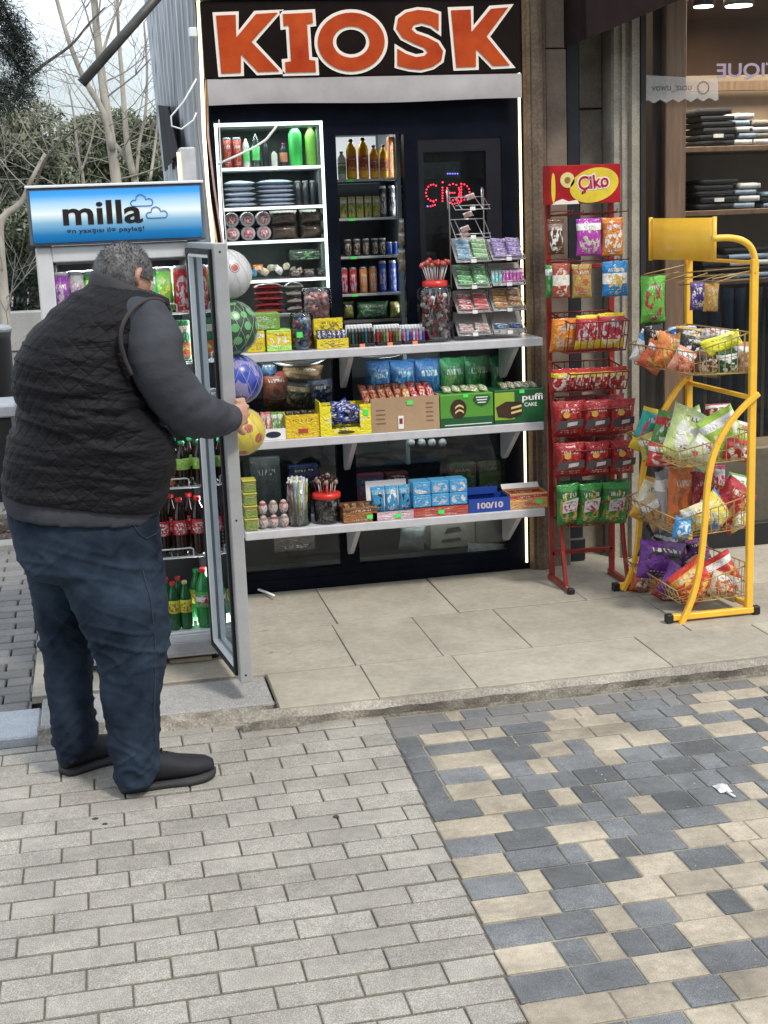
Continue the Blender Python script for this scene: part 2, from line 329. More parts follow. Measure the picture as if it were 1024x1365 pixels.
def stone(mb,x0,x1,y0,y1,g=.003,gy=None,h=.0,c=.0032,tilt=.0035):
    z=h+rnd.uniform(-.0018,.0018); M=Matrix.Translation(((x0+x1)/2,(y0+y1)/2,z))@Matrix.Rotation(rnd.gauss(0,tilt),4,'X')@Matrix.Rotation(rnd.gauss(0,tilt),4,'Y')@Matrix.Rotation(rnd.gauss(0,.004),4,'Z')
    a,b=(x1-x0)/2-g,(y1-y0)/2-(gy or g)
    # top with chamfer only (no underside)
    j=lambda: rnd.uniform(-.0012,.0012)
    top=[(-a+c+j(),-b+c+j(),0),(a-c+j(),-b+c+j(),0),(a-c+j(),b-c+j(),0),(-a+c+j(),b-c+j(),0)]
    mid=[(-a,-b,-c*.8),(a,-b,-c*.8),(a,b,-c*.8),(-a,b,-c*.8)]; bot=[(p[0],p[1],-.03) for p in mid]
    vs=[M@Vector(p) for p in top+mid+bot]
    fs=[(0,1,2,3)]+[(4+i,4+(i+1)%4,(i+1)%4,i) for i in range(4)]+[(8+i,8+(i+1)%4,4+(i+1)%4,4+i) for i in range(4)]
    mb.add(vs,fs)
mb=MB(); k=0; y=1.2
while y<4.87:
    off=(k%2)*.105+rnd.uniform(-.02,.02); x=-4.2+off; y1=min(y+.1035,4.885)
    while x<jx(y)-.005:
        x1=x+.209
        if x1>jx(y)-.06: x1=jx(y+.05)
        stone(mb,x,x1,y,y1,g=.0028,gy=.0058); x=x1
    y+=.1035; k+=1
struct('street_paving',mb,M_brick)
mb=MB(); y=1.2; k=0; lastc=[]
while y<4.76:
    d=rnd.choice([.122,.128,.128]); x=jx(y+.06)+.002; y1=y+d
    if y1>4.45: d=min(.1,4.76-y); y1=y+d
    i=0
    if 4.1<y1<4.6: mb.cm=1; stone(mb,x,x+.085,y,y1,g=.0025); x+=.087
    while x<6.2:
        if y>4.56: wd=rnd.choice([.06,.1,.14]); pr=.35
        else: wd=rnd.choice([.07,.08,.085,.12,.14,.16,.16]); pr=.66 if lastc and lastc[-1]==0 else .40
        if (i==0): wd=rnd.choice([.16,.155,.22])
        c_=1 if rnd.random()<pr else 0; lastc.append(c_)
        if i==0: c_=k%2
        mb.cm=c_
        if y>4.52 and rnd.random()<.75: mb.cm=2
        if d>.11 and wd>.15 and rnd.random()<.0: pass
        stone(mb,x,x+wd,y,y1,g=.0022,gy=.0042); x+=wd+.001; i+=1
    y=y1; k+=1
struct('patterned_paving',mb,[M_tan,M_blue,M_brick2])
# platform in front of the kiosk
ZP=.07
mb=MB(); js=[.56]+[PZ(a,b,ZP).x for a,b in((488,900),(614,888),(866,864))]+[2.62,3.3,4.0,4.8,5.6]
YF,YM=4.80,5.20
def slab(mb,x0,x1,y0,y1): stone(mb,x0,x1,y0,y1,g=.0022,gy=.004,h=ZP,c=.0025,tilt=.0008)
for a,b in zip(js,js[1:]): slab(mb,a,b,YF,YM)
js2=[.47]+[PZ(a,b,ZP).x for a,b in((450,846),(563,840),(665,820))]+[2.35,3.0,3.7,4.5,5.6]
for a,b in zip(js2,js2[1:]): slab(mb,a,b,YM,5.78)
js3=[.47,.95,1.5,2.1,2.9,3.6,4.4,5.6]
for a,b in zip(js3,js3[1:]): slab(mb,a,b,5.78,6.7)
slab(mb,-.34,.12,5.22,5.80); slab(mb,.12,.47,5.22,5.80); slab(mb,-.34,.47,5.80,6.7)
struct('platform_slabs',mb,M_slab)
struct('platform_bed',MB().quad((.556,4.83,ZP-.006),(5.6,4.83,ZP-.006),(5.6,6.7,ZP-.006),(.556,6.7,ZP-.006)).quad((-.34,5.222,ZP-.006),(.556,5.222,ZP-.006),(.556,6.7,ZP-.006),(-.34,6.7,ZP-.006)),M_bed)
# rough broken kerb face
mb=MB(); n=150; vs=[];fs=[]
rows=[(0.0,-.0),(.35,-.004),(.7,-.012),(.9,0.006),(1.0,.03)]
for i in range(n+1):
    x=.42+(5.6-.42)*i/n
    for j,(q,dy) in enumerate(rows):
        nn=noise.noise(V(x*9,j*1.7,2))*.016+noise.noise(V(x*30,j*3.1,5))*.008
        z=-.03+q*(ZP+.0285+(noise.noise(V(x*6,0,9))*.008-.004 if j>2 else 0)); vs.append((x,4.785+dy+nn*(1 if j<4 else .3)+(0 if x<2.05 else .0),min(z,ZP-.0015)))
m_=len(rows)
for i in range(n):
    for j in range(m_-1): fs.append((i*m_+j,(i+1)*m_+j,(i+1)*m_+j+1,i*m_+j+1))
mb.add(vs,fs,False); struct('kerb',mb,M_kerb)
# granite steps to the left
mb=MB(); mb.box(-.30,.553,4.905,5.218,-.02,.058,.006); struct('granite_kerb',mb,M_gran)
mb=MB(); mb.box(-1.3,-.306,4.90,5.20,-.02,.03,.006); mb.box(-2.3,-1.306,4.90,5.20,-.02,.03,.006); mb.box(-3.3,-2.306,4.90,5.20,-.02,.03,.006); struct('pale_granite_kerb',mb,M_gran2)
# rough front of the left granite
mb=MB(); vs=[];fs=[]
for i in range(61):
    x=-.31+.87*i/60
    for j,(z,dy) in enumerate([(-.03,-.03),(.0,-.022),(.03,-.006),(.05,.004),(.0575,.03)]): vs.append((x,4.897+dy+noise.noise(V(x*12,j*2,1))*.018,z+noise.noise(V(x*9,j,4))*.004*(j<4)))
for i in range(60):
    for j in range(4): fs.append((i*5+j,i*5+5+j,i*5+6+j,i*5+j+1))
mb.add(vs,fs,False); struct('broken_kerb_edge',mb,M_kerb)
# bricks behind, left of the fridge
mb=MB(); y=5.21;k=0
while y<8.0:
    x=-6+(k%2)*.105+rnd.uniform(-.01,.01)
    while x<(-.345 if y<6.7 else .45): x1=min(x+.209,(-.345 if y<6.7 else .45)); stone(mb,x,x1,y,y+.1035,g=.0045,h=.022,c=.006); x=x1
    y+=.1035;k+=1
struct('side_paving',mb,M_brick2)
mb=MB(); mb.box(-7,.5,8.0,8.12,-.03,.06,.01); struct('planter_edging',mb,M_gran)
mb=MB(); n=70
vs=[(-7+8*i/n,8.12+.75*j/12,.03+.05*noise.noise(V(i*.35,j*.6,0))) for i in range(n+1) for j in range(13)]
mb.add(vs,[(i*13+j,i*13+13+j,i*13+14+j,i*13+j+1) for i in range(n) for j in range(12)],True); struct('planter_soil',mb,M_soil)
mb=MB(); 
for j in range(9):
    for i in range(14): stone(mb,-7+i*.6,-6.4+i*.6,9+j*.6,9.6+j*.6,g=.006,h=.03,tilt=.001)
struct('far_paving',mb,M_gran)
mb=MB(); r2=random.Random(5)
for i in range(240):
    x,y=r2.uniform(-1.6,-.2),r2.uniform(8.14,8.85); a=r2.uniform(0,6.3); l=.02+r2.random()*.03; p=V(x,y,.06+r2.random()*.03); d=V(math.cos(a)*l,math.sin(a)*l,r2.uniform(0,.015)); e=V(-math.sin(a)*l*.4,math.cos(a)*l*.4,.004); mb.quad(p-d,p-e,p+d,p+e)
single('fallen_leaves',mb,mat('dry_leaf',(.16,.11,.06),.8,island=.4),'dry brown leaves and bark scattered over the planter soil','leaves',kind='stuff',loc=(-.9,8.5,.05))
# ================================================================ KIOSK
YK=6.40
kx0,kx1=.565,2.03
K=thing('kiosk','narrow dark navy kiosk building with glazed front and white shelves between stone pilasters','kiosk',(1.3,YK,.07))
mb=MB()   # dark front frame with its openings, every piece butted
Zt=3.3
mb.box(kx0,kx1,YK,YK+.05,2.24,Zt)            # head
mb.box(kx0,.60,YK,YK+.05,.07,2.24)            # left post
mb.box(1.085,1.145,YK,YK+.05,.13,2.24)        # mid post
mb.box(1.145,1.175,YK,YK+.05,.13,1.20)
mb.box(1.46,1.525,YK,YK+.05,1.20,2.24); mb.box(1.925,kx1,YK,YK+.05,.07,2.24)
mb.box(1.145,1.46,YK,YK+.05,2.175,2.24); mb.box(1.525,1.925,YK,YK+.05,2.15,2.24)
mb.box(.60,1.085,YK,YK+.05,1.17,1.20); mb.box(1.175,1.46,YK,YK+.05,1.17,1.20); mb.box(1.46,1.525,YK,YK+.05,1.17,1.20); mb.box(1.525,1.925,YK,YK+.05,1.17,1.20)
mb.box(.60,1.925,YK-.004,YK+.05,.07,.13); mb.box(.60,1.085,YK,YK+.05,.13,.17); mb.box(1.175,1.925,YK,YK+.05,.13,.17)
part('front_frame',mb,M_navy,K)
mb=MB(); mb.box(kx0,kx1,7.9,7.95,.07,Zt); mb.box(kx1-.03,kx1,YK+.05,7.9,.07,Zt); mb.box(kx0,kx0+.03,YK+.05,7.9,.07,Zt); part('wall',mb,M_dark,K)
mb=MB(); mb.box(kx0-.03,kx1+.03,6.36,7.98,Zt,Zt+.05); part('roof',mb,M_dark,K)
mb=MB(); mb.box(kx0+.03,kx1-.03,YK+.05,7.9,2.60,2.63); part('ceiling',mb,M_dark,K)
mb=MB(); mb.box(kx0+.03,kx1-.03,YK+.05,7.9,.07,.09); part('floor',mb,M_dark,K)
for x0,x1,z0,z1 in((.60,1.085,.17,1.17),(1.175,1.925,.17,1.17)):
    q=part('window_pane',MB().box(x0,x1,YK+.02,YK+.026,z0,z1),M_dglass,K)
q=part('door',MB().box(1.525,1.552,YK+.006,YK+.045,1.20,2.15).box(1.85,1.925,YK+.006,YK+.045,1.20,2.15).box(1.552,1.85,YK+.006,YK+.045,2.09,2.15).box(1.552,1.85,YK+.006,YK+.045,1.20,1.23),mat('door_frame',(.012,.012,.018),.3),K)
part('pane',MB().box(1.552,1.85,YK+.02,YK+.026,1.23,2.09),M_dglass,q)
# interior back wall items seen in the dark door: pale counter, menu strip
part('menu_strip',MB().box(1.585,1.86,6.9,6.91,1.98,2.06),mat('pale_strip',(.45,.5,.48),.5,var=.4,scale=14,col2=(.1,.2,.12)),K)
part('inner_cabinet',MB().box(1.52,1.74,6.95,7.2,.9,1.62,.01),mat('pale_cabinet',(.22,.24,.25),.5,var=.2),K)
# lit display niche (upper left)
mb=MB(); X0,X1,ZB,ZT=.60,1.085,1.20,2.24
D=6.78
mb.box(X0,X1,D,D+.02,ZB,ZT); mb.box(X0,X1,YK+.05,D,ZT-.02,ZT-.001)
mb.box(X0+.002,X0+.018,YK+.05,D,ZB,ZT-.02); mb.box(X1-.016,X1-.002,YK+.05,D,ZB,ZT-.02)
part('display_niche',mb,mat('niche_grey',(.20,.235,.225),.5,var=.1),K)
mb=MB(); e=.012
mb.box(X0,X0+e,YK-.012,YK-.002,1.22,2.24); mb.box(X1-e,X1,YK-.012,YK-.002,1.40,2.24); mb.box(X0,X1,YK-.013,YK-.003,2.225,2.24)
part('light_frame',mb,M_ledw,K)
NS=[]
for py,x in((222,430),(275,432),(320,435),(372,437),(418,438)):
    z=PY(365,py,YK+.02).z; NS.append(z)
    g=part('niche_shelf',MB().box(X0+.02,X1-.018,YK-.0,D,z-.016,z,.002),M_shelf if py not in(372,) else M_steel,K)
    part('shelf_light',MB().box(X0+.02,X1-.014,YK-.008,YK-.0005,z-.013,z-.002),mat('led_soft',(.8,1,.9),.5,emit=(.85,1,.93),es=1.0,var=0) if py<400 else M_steel,g)
for z in(1.24,.85,.44):
    q=part('shelf',MB().box(.60,2.015,6.10,YK-.006,z-.038,z,.003),M_shelf,K)
    z_=z-.038
    for x in(1.125,1.90):
        part('bracket',MB().prism([(0,0),(.25,0),(.25,-.012),(.05,-.16),(.02,-.17),(0,-.16)],-.011,.011,Matrix.Translation((x,YK-.008,z_))@Matrix.Rotation(-math.pi/2,4,'Z')),M_shelf,q)
ST={1:1.24,2:.85,3:.44}
# LED strips, conduits beside kiosk
single('led_strip',MB().box(2.004,2.013,6.375,6.385,.11,3.2),M_led,'glowing warm LED strip running down the right edge of the kiosk front','light strip')
cur=[PY(262,-60,6.37),PY(266,40,6.37),PY(269,100,6.37),PY(272,180,6.37),PY(277,250,6.37),PY(284,320,6.37),PY(290,400,6.37)]
single('led_strip',MB().tube(cur,.008,6),M_led,'glowing LED rope hanging loose down the left edge of the kiosk','light strip')
for k,(dx,m,l) in enumerate(((4,mat('tan_cable',(.5,.38,.22),.5),'tan cable'),(9,mat('pink_cable',(.45,.30,.28),.5),'dusky pink cable'),(-6,mat('grey_cable',(.2,.2,.2),.5),'dark grey cable'))):
    single('cable',MB().tube([p+V(dx*.0034,.01,0)+V(.012*math.sin(i*1.3+k),0,0) for i,p in enumerate(cur)],.005,6),m,l+' hanging beside the LED rope at the left edge of the kiosk','cable')
lp=[PY(a,b,6.2) for a,b in((262,105),(245,135),(228,155),(229,168),(242,172),(258,160),(262,150))]
single('cable',MB().tube(lp,.004,6),M_white,'thin white cable looping out left of the kiosk edge','cable')
lp=[PY(a,b,6.25) for a,b in((290,219),(315,208),(340,196),(355,186),(366,172),(370,165))]
single('cable',MB().tube(lp,.006,6),M_white,'white cable sagging diagonally across the top display shelf','cable')
lp=[PZ(a,b,.08) for a,b in((318,786),(340,787),(355,792),(366,797))]
single('cable',MB().tube([p+V(0,0,.01) for p in lp],.006,6),M_white,'short white cable lying on the slabs under the kiosk window','cable')
# sign
S=thing('kiosk_sign','large sign above the kiosk with orange KIOSK letters on black and a pale lower flap','sign',(1.3,6.33,2.31))
part('board',MB().box(.565,2.0,6.325,6.385,2.425,2.745,.004),mat('sign_black',(.010,.006,.005),.4,var=.3,scale=3,spec=.12),S)
fl=MB(); vs=[];n=24
for i in range(n+1):
    x=.575+1.43*i/n
    for z,yy in((2.422,6.329),(2.39,6.328),(2.34,6.326+.002*math.sin(i*.9)),(2.312+.004*math.sin(i*.35),6.33)): vs.append((x,yy,z))
fl.add(vs,[(i*4+j,i*4+4+j,i*4+5+j,i*4+j+1) for i in range(n) for j in range(3)],True)
part('flap',fl,mat('sign_flap',(.40,.375,.38),.55,var=.1,scale=4),S)
part('frame',MB().box(.545,2.005,6.31,6.39,2.752,2.80,.004),mat('sign_frame',(.5,.48,.42),.4),S)
for z in(2.62,): part('bracket',MB().box(.51,.545,6.33,6.36,z-.02,z+.02,.004),M_white,S)
M_or=mat('sign_orange',(.52,.085,.014),.4,var=.22,scale=3.5,col2=(.30,.022,.006),spec=.2); M_wh=mat('sign_outline',(.80,.74,.66),.35,var=.03)
YS=6.325
def P2(x,y): p=PY(x,y,YS); return (p.x,p.z)
def off(poly,d):
    n=len(poly); A=sum(poly[i][0]*poly[(i+1)%n][1]-poly[(i+1)%n][0]*poly[i][1] for i in range(n)); s=1 if A>0 else -1; out=[]
    for i in range(n):
        a,b,c=Vector(poly[i-1]),Vector(poly[i]),Vector(poly[(i+1)%n]); e1=(b-a).normalized(); e2=(c-b).normalized(); n1=V(e1.y,-e1.x)*s; n2=V(e2.y,-e2.x)*s
        m=(n1+n2); m.normalize(); k=min(2.2,1/max(.3,m.dot(n1))); out.append(tuple(b+m*d*k))
    return out
Kp=lambda x0,x1,yt,yb,dx=0:[(x0,yt+1),(x0+26,yt),(x0+27,yt+30),(x0+53,yt-1),(x1-2,yt-3),(x0+47,yt+36),(x1,yb-3),(x0+56,yb-2),(x0+33,yt+52),(x0+33,yb-1),(x0+7,yb)]
polys=[Kp(288,372,20,98),[(377,19),(416,17),(417,31),(409,32),(412,80),(420,81),(421,96),(381,97),(380,83),(388,82),(385,34),(378,35)],Kp(601,679,13,90)]
def ring(cx,cy,rx,ry,t,n=40,a0=0,a1=360): return [(cx+rx*math.cos(R_(a0+(a1-a0)*i/n)),cy+ry*math.sin(R_(a0+(a1-a0)*i/n))) for i in range(n+1)]
for li,pl in enumerate(polys):
    q=[P2(*p) for p in pl]
    l=part('letter',MB().prism(off(q,.014),YS-.004,YS-.001),M_wh,S); part('face',MB().prism(q,YS-.008,YS-.0045),M_or,l)
def ribbon(path,wd,y0,y1):
    mb=MB(); n=len(path); lv=[];rv=[]
    for i in range(n):
        a=Vector(path[max(0,i-1)]);b=Vector(path[min(n-1,i+1)]); t=(b-a).normalized(); nn=V(-t.y,t.x); w_=wd[i]/2 if isinstance(wd,list) else wd/2
        lv.append(Vector(path[i])+nn*w_); rv.append(Vector(path[i])-nn*w_)
    for y in(y0,y1): mb.v+= [(p.x,y,p.y) for p in lv]+[(p.x,y,p.y) for p in rv]
    for i in range(n-1):
        mb.add([],[]); 
        for F in((i,i+1,n+i+1,n+i),(2*n+i,3*n+i,3*n+i+1,2*n+i+1),(i,2*n+i,2*n+i+1,i+1),(n+i,n+i+1,3*n+i+1,3*n+i)): mb.f.append(list(F)); mb.sm.append(False); mb.mi.append(0)
    return mb
k=.00343
def annulus(rx,ry,ix,iy,y0,y1,n=44):
    mb=MB(); o=[P2(468+rx*math.cos(2*math.pi*i/n),56+ry*math.sin(2*math.pi*i/n)) for i in range(n)]; q=[P2(468+ix*math.cos(2*math.pi*i/n),56+iy*math.sin(2*math.pi*i/n)) for i in range(n)]
    vs=[(p[0],y,p[1]) for y in(y0,y1) for p in o+q]; fs=[]
    for i in range(n):
        j=(i+1)%n; fs+=[(i,j,n+j,n+i),(2*n+i,3*n+i,3*n+j,2*n+j),(i,2*n+i,2*n+j,j),(n+i,n+j,3*n+j,3*n+i)]
    return mb.add(vs,fs)
l=part('letter',annulus(49,43.5,20,16.5,YS-.004,YS-.001),M_wh,S); part('face',annulus(44.5,39,24.5,21,YS-.008,YS-.0045),M_or,l)
sz=[(722,42),(722,92),(700,76),(672,68),(648,74),(642,88),(655,100),(690,112),(720,128),(735,152),(730,180),(705,198),(670,207),(635,204),(600,195),(600,145),(625,160),(655,170),(680,166),(690,155),(680,142),(650,130),(615,112),(597,85),(602,55),(625,38),(660,30),(695,33)]
q=[P2(260+x/2.226,y/2.226) for x,y in sz]; l=part('letter',MB().prism(off(q,.0125),YS-.004,YS-.001),M_wh,S); part('face',MB().prism(q,YS-.008,YS-.0045),M_or,l)
# LED "Çiğ" dot sign behind the door glass
S=thing('led_dot_sign','red LED dot letters glowing behind the dark kiosk door glass','sign',(1.66,6.5,1.85))
M_red=mat('led_red',(1,.05,.08),.4,emit=(1,.03,.06),es=5.0,var=0); M_bl=mat('led_blue',(.1,.1,1),.4,emit=(.15,.15,1),es=4.0,var=0)
part('board',MB().box(1.56,1.87,6.515,6.525,1.72,1.97),mat('led_board',(.01,.01,.015),.3),S)
def dots(paths,m,name,lab=None):
    mb=MB()
    for pp in paths:
        pp=[PY(x,y,6.51) for x,y in pp]; acc=0
        for a,b in zip(pp,pp[1:]):
            l=(b-a).length; n=max(1,round(l/.0125))
            for i in range(n): mb.ball(a+(b-a)*i/n,.0038,6,4)
        mb.ball(pp[-1],.0038,6,4)
    return part(name,mb,m,S)
dots([ring(577,257,9,11,0,10,60,300),[(578,269),(580,273),(574,275)]],M_red,'letter_dots')
dots([[(590,250),(590,268)],[(590,243),(590.5,243)]],M_red,'letter_dots')
dots([ring(604,256,9,11,0,12,0,360),[(609,265),(613,270),(603,272),(598,269)],[(600,257),(606,257)]],M_red,'letter_dots')
dots([[(615,245),(615,268)],ring(615,256,11,11,0,8,-90,90)],M_red,'letter_dots')
dots([[(597,231.5),(603.5,231.5),(610,231.5)]],M_bl,'blue_dots'); dots([[(570,275),(570.3,275)]],M_bl,'blue_dots')
# side wall + fabric + awning arm + meter box
a,b,c,d=PX(262,-40,.55),PX(196,-60,.55),PX(213,150,.55),PX(226,236,.55)
mb=MB(); n=44
def lerp(a,b,t): return a+(b-a)*t
vs=[]
for i in range(n+1):
    t=i/n; tp=lerp(V(.55,6.40,3.5),V(.55,b.y+.6,3.5),t); bt=lerp(V(.55,6.40,.1),V(.55,d.y,1.7),t)
    o=(0,.025,.025,0)[i%4]; vs+= [tp+V(-o,0,0),bt+V(-o,0,0)]
mb.add(vs,[(2*i,2*i+2,2*i+3,2*i+1) for i in range(n)])
single('side_cladding',mb,mat('corrugated_metal',(.34,.36,.39),.4,.3,var=.4,scale=3,stretch=(1,6,.2)),'grey corrugated metal cladding on the left side of the kiosk','cladding',loc=(.55,8,.1))
mb=MB(); vs=[]
q=[PX(213,140,.50),PX(229,142,.50),PX(243,200,.5),PX(222,229,.50)]
for i in range(9):
    for j in range(9): p=lerp(lerp(q[0],q[1],i/8),lerp(q[3],q[2],i/8),j/8); vs.append(p+V(.012*math.sin(i*2.1)-.01,0,0))
mb.add(vs,[(i*9+j,i*9+9+j,i*9+10+j,i*9+j+1) for i in range(8) for j in range(8)],True)
single('cloth',mb,mat('black_cloth',(.012,.014,.02),.9),'black cloth hanging down the corrugated side of the kiosk','cloth')
A=PY(110,110,6.55);B=PY(196,12,6.55); B2=B+(B-A)*.6
T=thing('metal_pole','grey metal pole sticking out diagonally over the street left of the kiosk','pole',A)
part('pole',MB().tube([A,B2],.022,12),mat('weathered_steel',(.09,.088,.082),.5,.4,var=.2),T); part('end_cap',MB().tube([A-(B-A)*.012,A],.025,12),M_black,T)
x0,x1,z0,z1=fb(241,196,262,252,6.1)
T=thing('meter_box','small pale electrical box fixed beside the kiosk above the fridge','box',(x0,6.1,z0)); part('case',MB().box(x0,x1,6.1,6.22,z0,z1,.006),mat('box_grey',(.5,.5,.52),.5),T); part('light',MB().box(x0-.012,x0-.003,6.095,6.105,z0+.01,z1-.02),M_led,T)
# ================================================================ PILASTERS AND BOUTIQUE
M_st1=speck('brown_moulding',(.115,.078,.052),(.165,.12,.085),sc=80,stain=.3,isl=0); M_st2=speck('brown_stone',(.155,.115,.083),(.21,.165,.125),sc=200,stain=.25,isl=.06); M_st3=speck('grey_stone_block',(.20,.18,.145),(.28,.25,.21),sc=200,isl=.08,stain=.3); M_st4=speck('cream_moulding',(.29,.265,.215),(.38,.35,.29),sc=150,isl=0,stain=.25)
def prof(name,xs,z1,m,lab,cat='pilaster'):
    """vertical moulding: outline of (x,y) pairs swept upward"""
    mb=MB(); n=len(xs); mb.add([(x,y,.06) for x,y in xs]+[(x,y,z1) for x,y in xs],[(i,i+1,i+1+n,i+n) for i in range(n-1)]+[tuple(range(n)),tuple(reversed(range(n,2*n)))])
    return single(name,mb,m,lab,cat,loc=(xs[0][0],xs[0][1],.06))
prof('pilaster',[(2.032,6.6),(2.032,6.39),(2.045,6.37),(2.06,6.37),(2.065,6.36),(2.09,6.352),(2.115,6.36),(2.12,6.375),(2.135,6.375),(2.14,6.39),(2.14,6.6)],3.6,M_st1,'dark brown moulded pilaster beside the right LED strip')
mb=MB(); z=.06
for h in(.62,.62,.62,.62,.62,.5): mb.box(2.142,2.245,6.40,6.62,z,z+h-.006,.005); z+=h
single('pilaster',mb,M_st2,'brown stone pilaster of stacked blocks behind the red rack','pilaster')
T=thing('drain_pipe','dark rectangular drainpipe running up the wall behind the red rack','pipe',(2.3,6.45,.07)); part('pipe',MB().box(2.257,2.335,6.46,6.56,.07,3.5,.012),mat('dark_pipe',(.025,.027,.035),.4,.2,var=.3,scale=4),T); part('base',MB().box(2.25,2.343,6.452,6.57,.07,.19,.008),mat('dark_pipe',(.02,)*3),T)
mb=MB(); z=.06
for h in(.5,.56,.58,.58,.6,.6): mb.box(2.246,2.49,6.58,6.75,z,z+h-.007,.006); z+=h
single('stone_wall',mb,M_st3,'wall strip of large grey stone blocks behind the drainpipe','wall')
prof('pilaster',[(2.492,6.75),(2.492,6.47),(2.50,6.455),(2.53,6.455),(2.535,6.44),(2.55,6.44),(2.553,6.455),(2.575,6.455),(2.58,6.43),(2.605,6.43),(2.61,6.445),(2.625,6.445),(2.625,6.75)],3.6,M_st4,'cream fluted pilaster at the left edge of the shop window')
BW=thing('shop_front','boutique shop window with black frame and brown timber mullion','shop front',(3.3,6.46,.07))
part('frame',MB().box(2.629,2.655,6.44,6.52,.07,3.5).box(2.655,5.6,6.45,6.52,.07,.19,.004),M_black,BW)
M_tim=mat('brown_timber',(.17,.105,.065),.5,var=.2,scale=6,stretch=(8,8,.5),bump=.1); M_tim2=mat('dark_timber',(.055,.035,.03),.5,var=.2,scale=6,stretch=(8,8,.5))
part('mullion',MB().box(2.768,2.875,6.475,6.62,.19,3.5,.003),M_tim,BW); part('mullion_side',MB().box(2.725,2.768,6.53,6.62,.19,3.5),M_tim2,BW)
part('pane',MB().box(2.655,2.768,6.46,6.468,.19,3.5).box(2.875,5.6,6.46,6.468,.19,3.5),M_glass,BW)
M_bw=mat('boutique_wall',(.16,.09,.05),.6,var=.12,scale=2,stretch=(1,1,.3))
M_bc=mat('boutique_ceiling',(.17,.115,.08),.6,var=.1)
part('wall',MB().box(2.63,5.6,9.5,9.55,.07,3.5).box(2.60,2.63,6.76,9.5,.07,3.5),M_bw,BW); part('ceiling',MB().box(2.63,5.6,6.62,9.5,3.05,3.1),M_bc,BW)
part('floor',MB().box(2.655,5.6,6.53,9.5,.07,.1),mat('boutique_floor',(.2,.18,.16),.4),BW)
part('plinth',MB().box(2.9,3.9,6.8,7.1,.1,.52,.01),mat('pale_plinth',(.22,.17,.12),.5),BW)
# sill band on glass
TT=thing('glass_sticker','faded translucent white sticker with mirrored writing and zigzag lower edge on the shop window','sticker',(2.8,6.45,2.2))
pA=PY(860,100,6.45);pB=PY(958,105,6.45);pC=PY(958,133,6.45);pD=PY(860,137,6.45)
poly=[(pA.x,pA.z),(pB.x,pB.z),(pC.x,pC.z)]
for i in range(12): t=(i+.5)/12; poly.append((pC.x+(pD.x-pC.x)*t,lerp(pC,pD,t).z+(.012 if i%2 else -.004)))
poly.append((pD.x,pD.z))
def film(name,col,al):
    m=bpy.data.materials.new(name); m.use_nodes=True; t=m.node_tree; b=t.nodes['Principled BSDF']; b.inputs['Base Color'].default_value=(*col,1); b.inputs['Alpha'].default_value=al; b.inputs['Roughness'].default_value=.5; return m
part('film',MB().prism(poly,6.4535,6.4545),film('sticker_film',(.7,.7,.68),.28),TT)
text('ucuz_uwov',.028,facM(2.79,6.452,PY(905,118,6.45).z),film('sticker_ink',(.1,.09,.08),.55),'lettering',TT,bold=.02,flip=True,ext=0)
q=PY(938,117,6.45); rp_=[(q.x+.028*math.cos(a*math.pi/10),6.4525,q.z+.028*math.sin(a*math.pi/10)) for a in range(21)]
part('logo_ring',MB().tube(rp_,.003,5),film('sticker_ink2',(.1,.09,.08),.5),TT)
TT=thing('boutique_letters','pale mirrored BOUTIQUE letters lit inside the shop window','sign',(3.2,7.0,2.35)); pq=PY(955,96,7.0)
text('BOUTIQUE',.085,facM(pq.x+.30,7.0,pq.z),mat('pale_letters',(.5,.42,.5),.4,emit=(.7,.5,.75),es=.25),'lettering',TT,bold=.02,flip=True,width=.60)
# interior shelves and clothes
SH=thing('clothes_shelf','timber shelving of the boutique holding folded clothes','shelf',(3.4,7.6,.1))
zs=[]
for py,dy in((194,0),(279,0),(372,0)):
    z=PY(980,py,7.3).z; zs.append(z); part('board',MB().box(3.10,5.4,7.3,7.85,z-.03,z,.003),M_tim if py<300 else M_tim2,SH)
part('back_panel',MB().box(3.10,5.4,7.86,7.88,.1,PY(980,100,7.86).z),mat('panel_tan',(.25,.19,.13),.5,var=.1,scale=3),SH)
part('beam',MB().box(2.95,5.4,7.75,7.8,PY(980,118,7.75).z-.01,PY(980,108,7.75).z),M_tim,SH)
part('side_post',MB().box(3.055,3.10,7.3,7.88,.1,2.75,.003),M_tim,SH)
z=PY(880,213,7.4).z
SH2=thing('clothes_shelf','narrow timber shelf left of the mullion with folded knitwear','shelf',(2.85,7.6,.1))
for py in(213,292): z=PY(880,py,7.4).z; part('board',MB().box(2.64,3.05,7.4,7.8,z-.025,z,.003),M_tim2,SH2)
part('back_panel',MB().box(2.64,3.05,7.82,7.84,.1,2.3),M_dark,SH2)
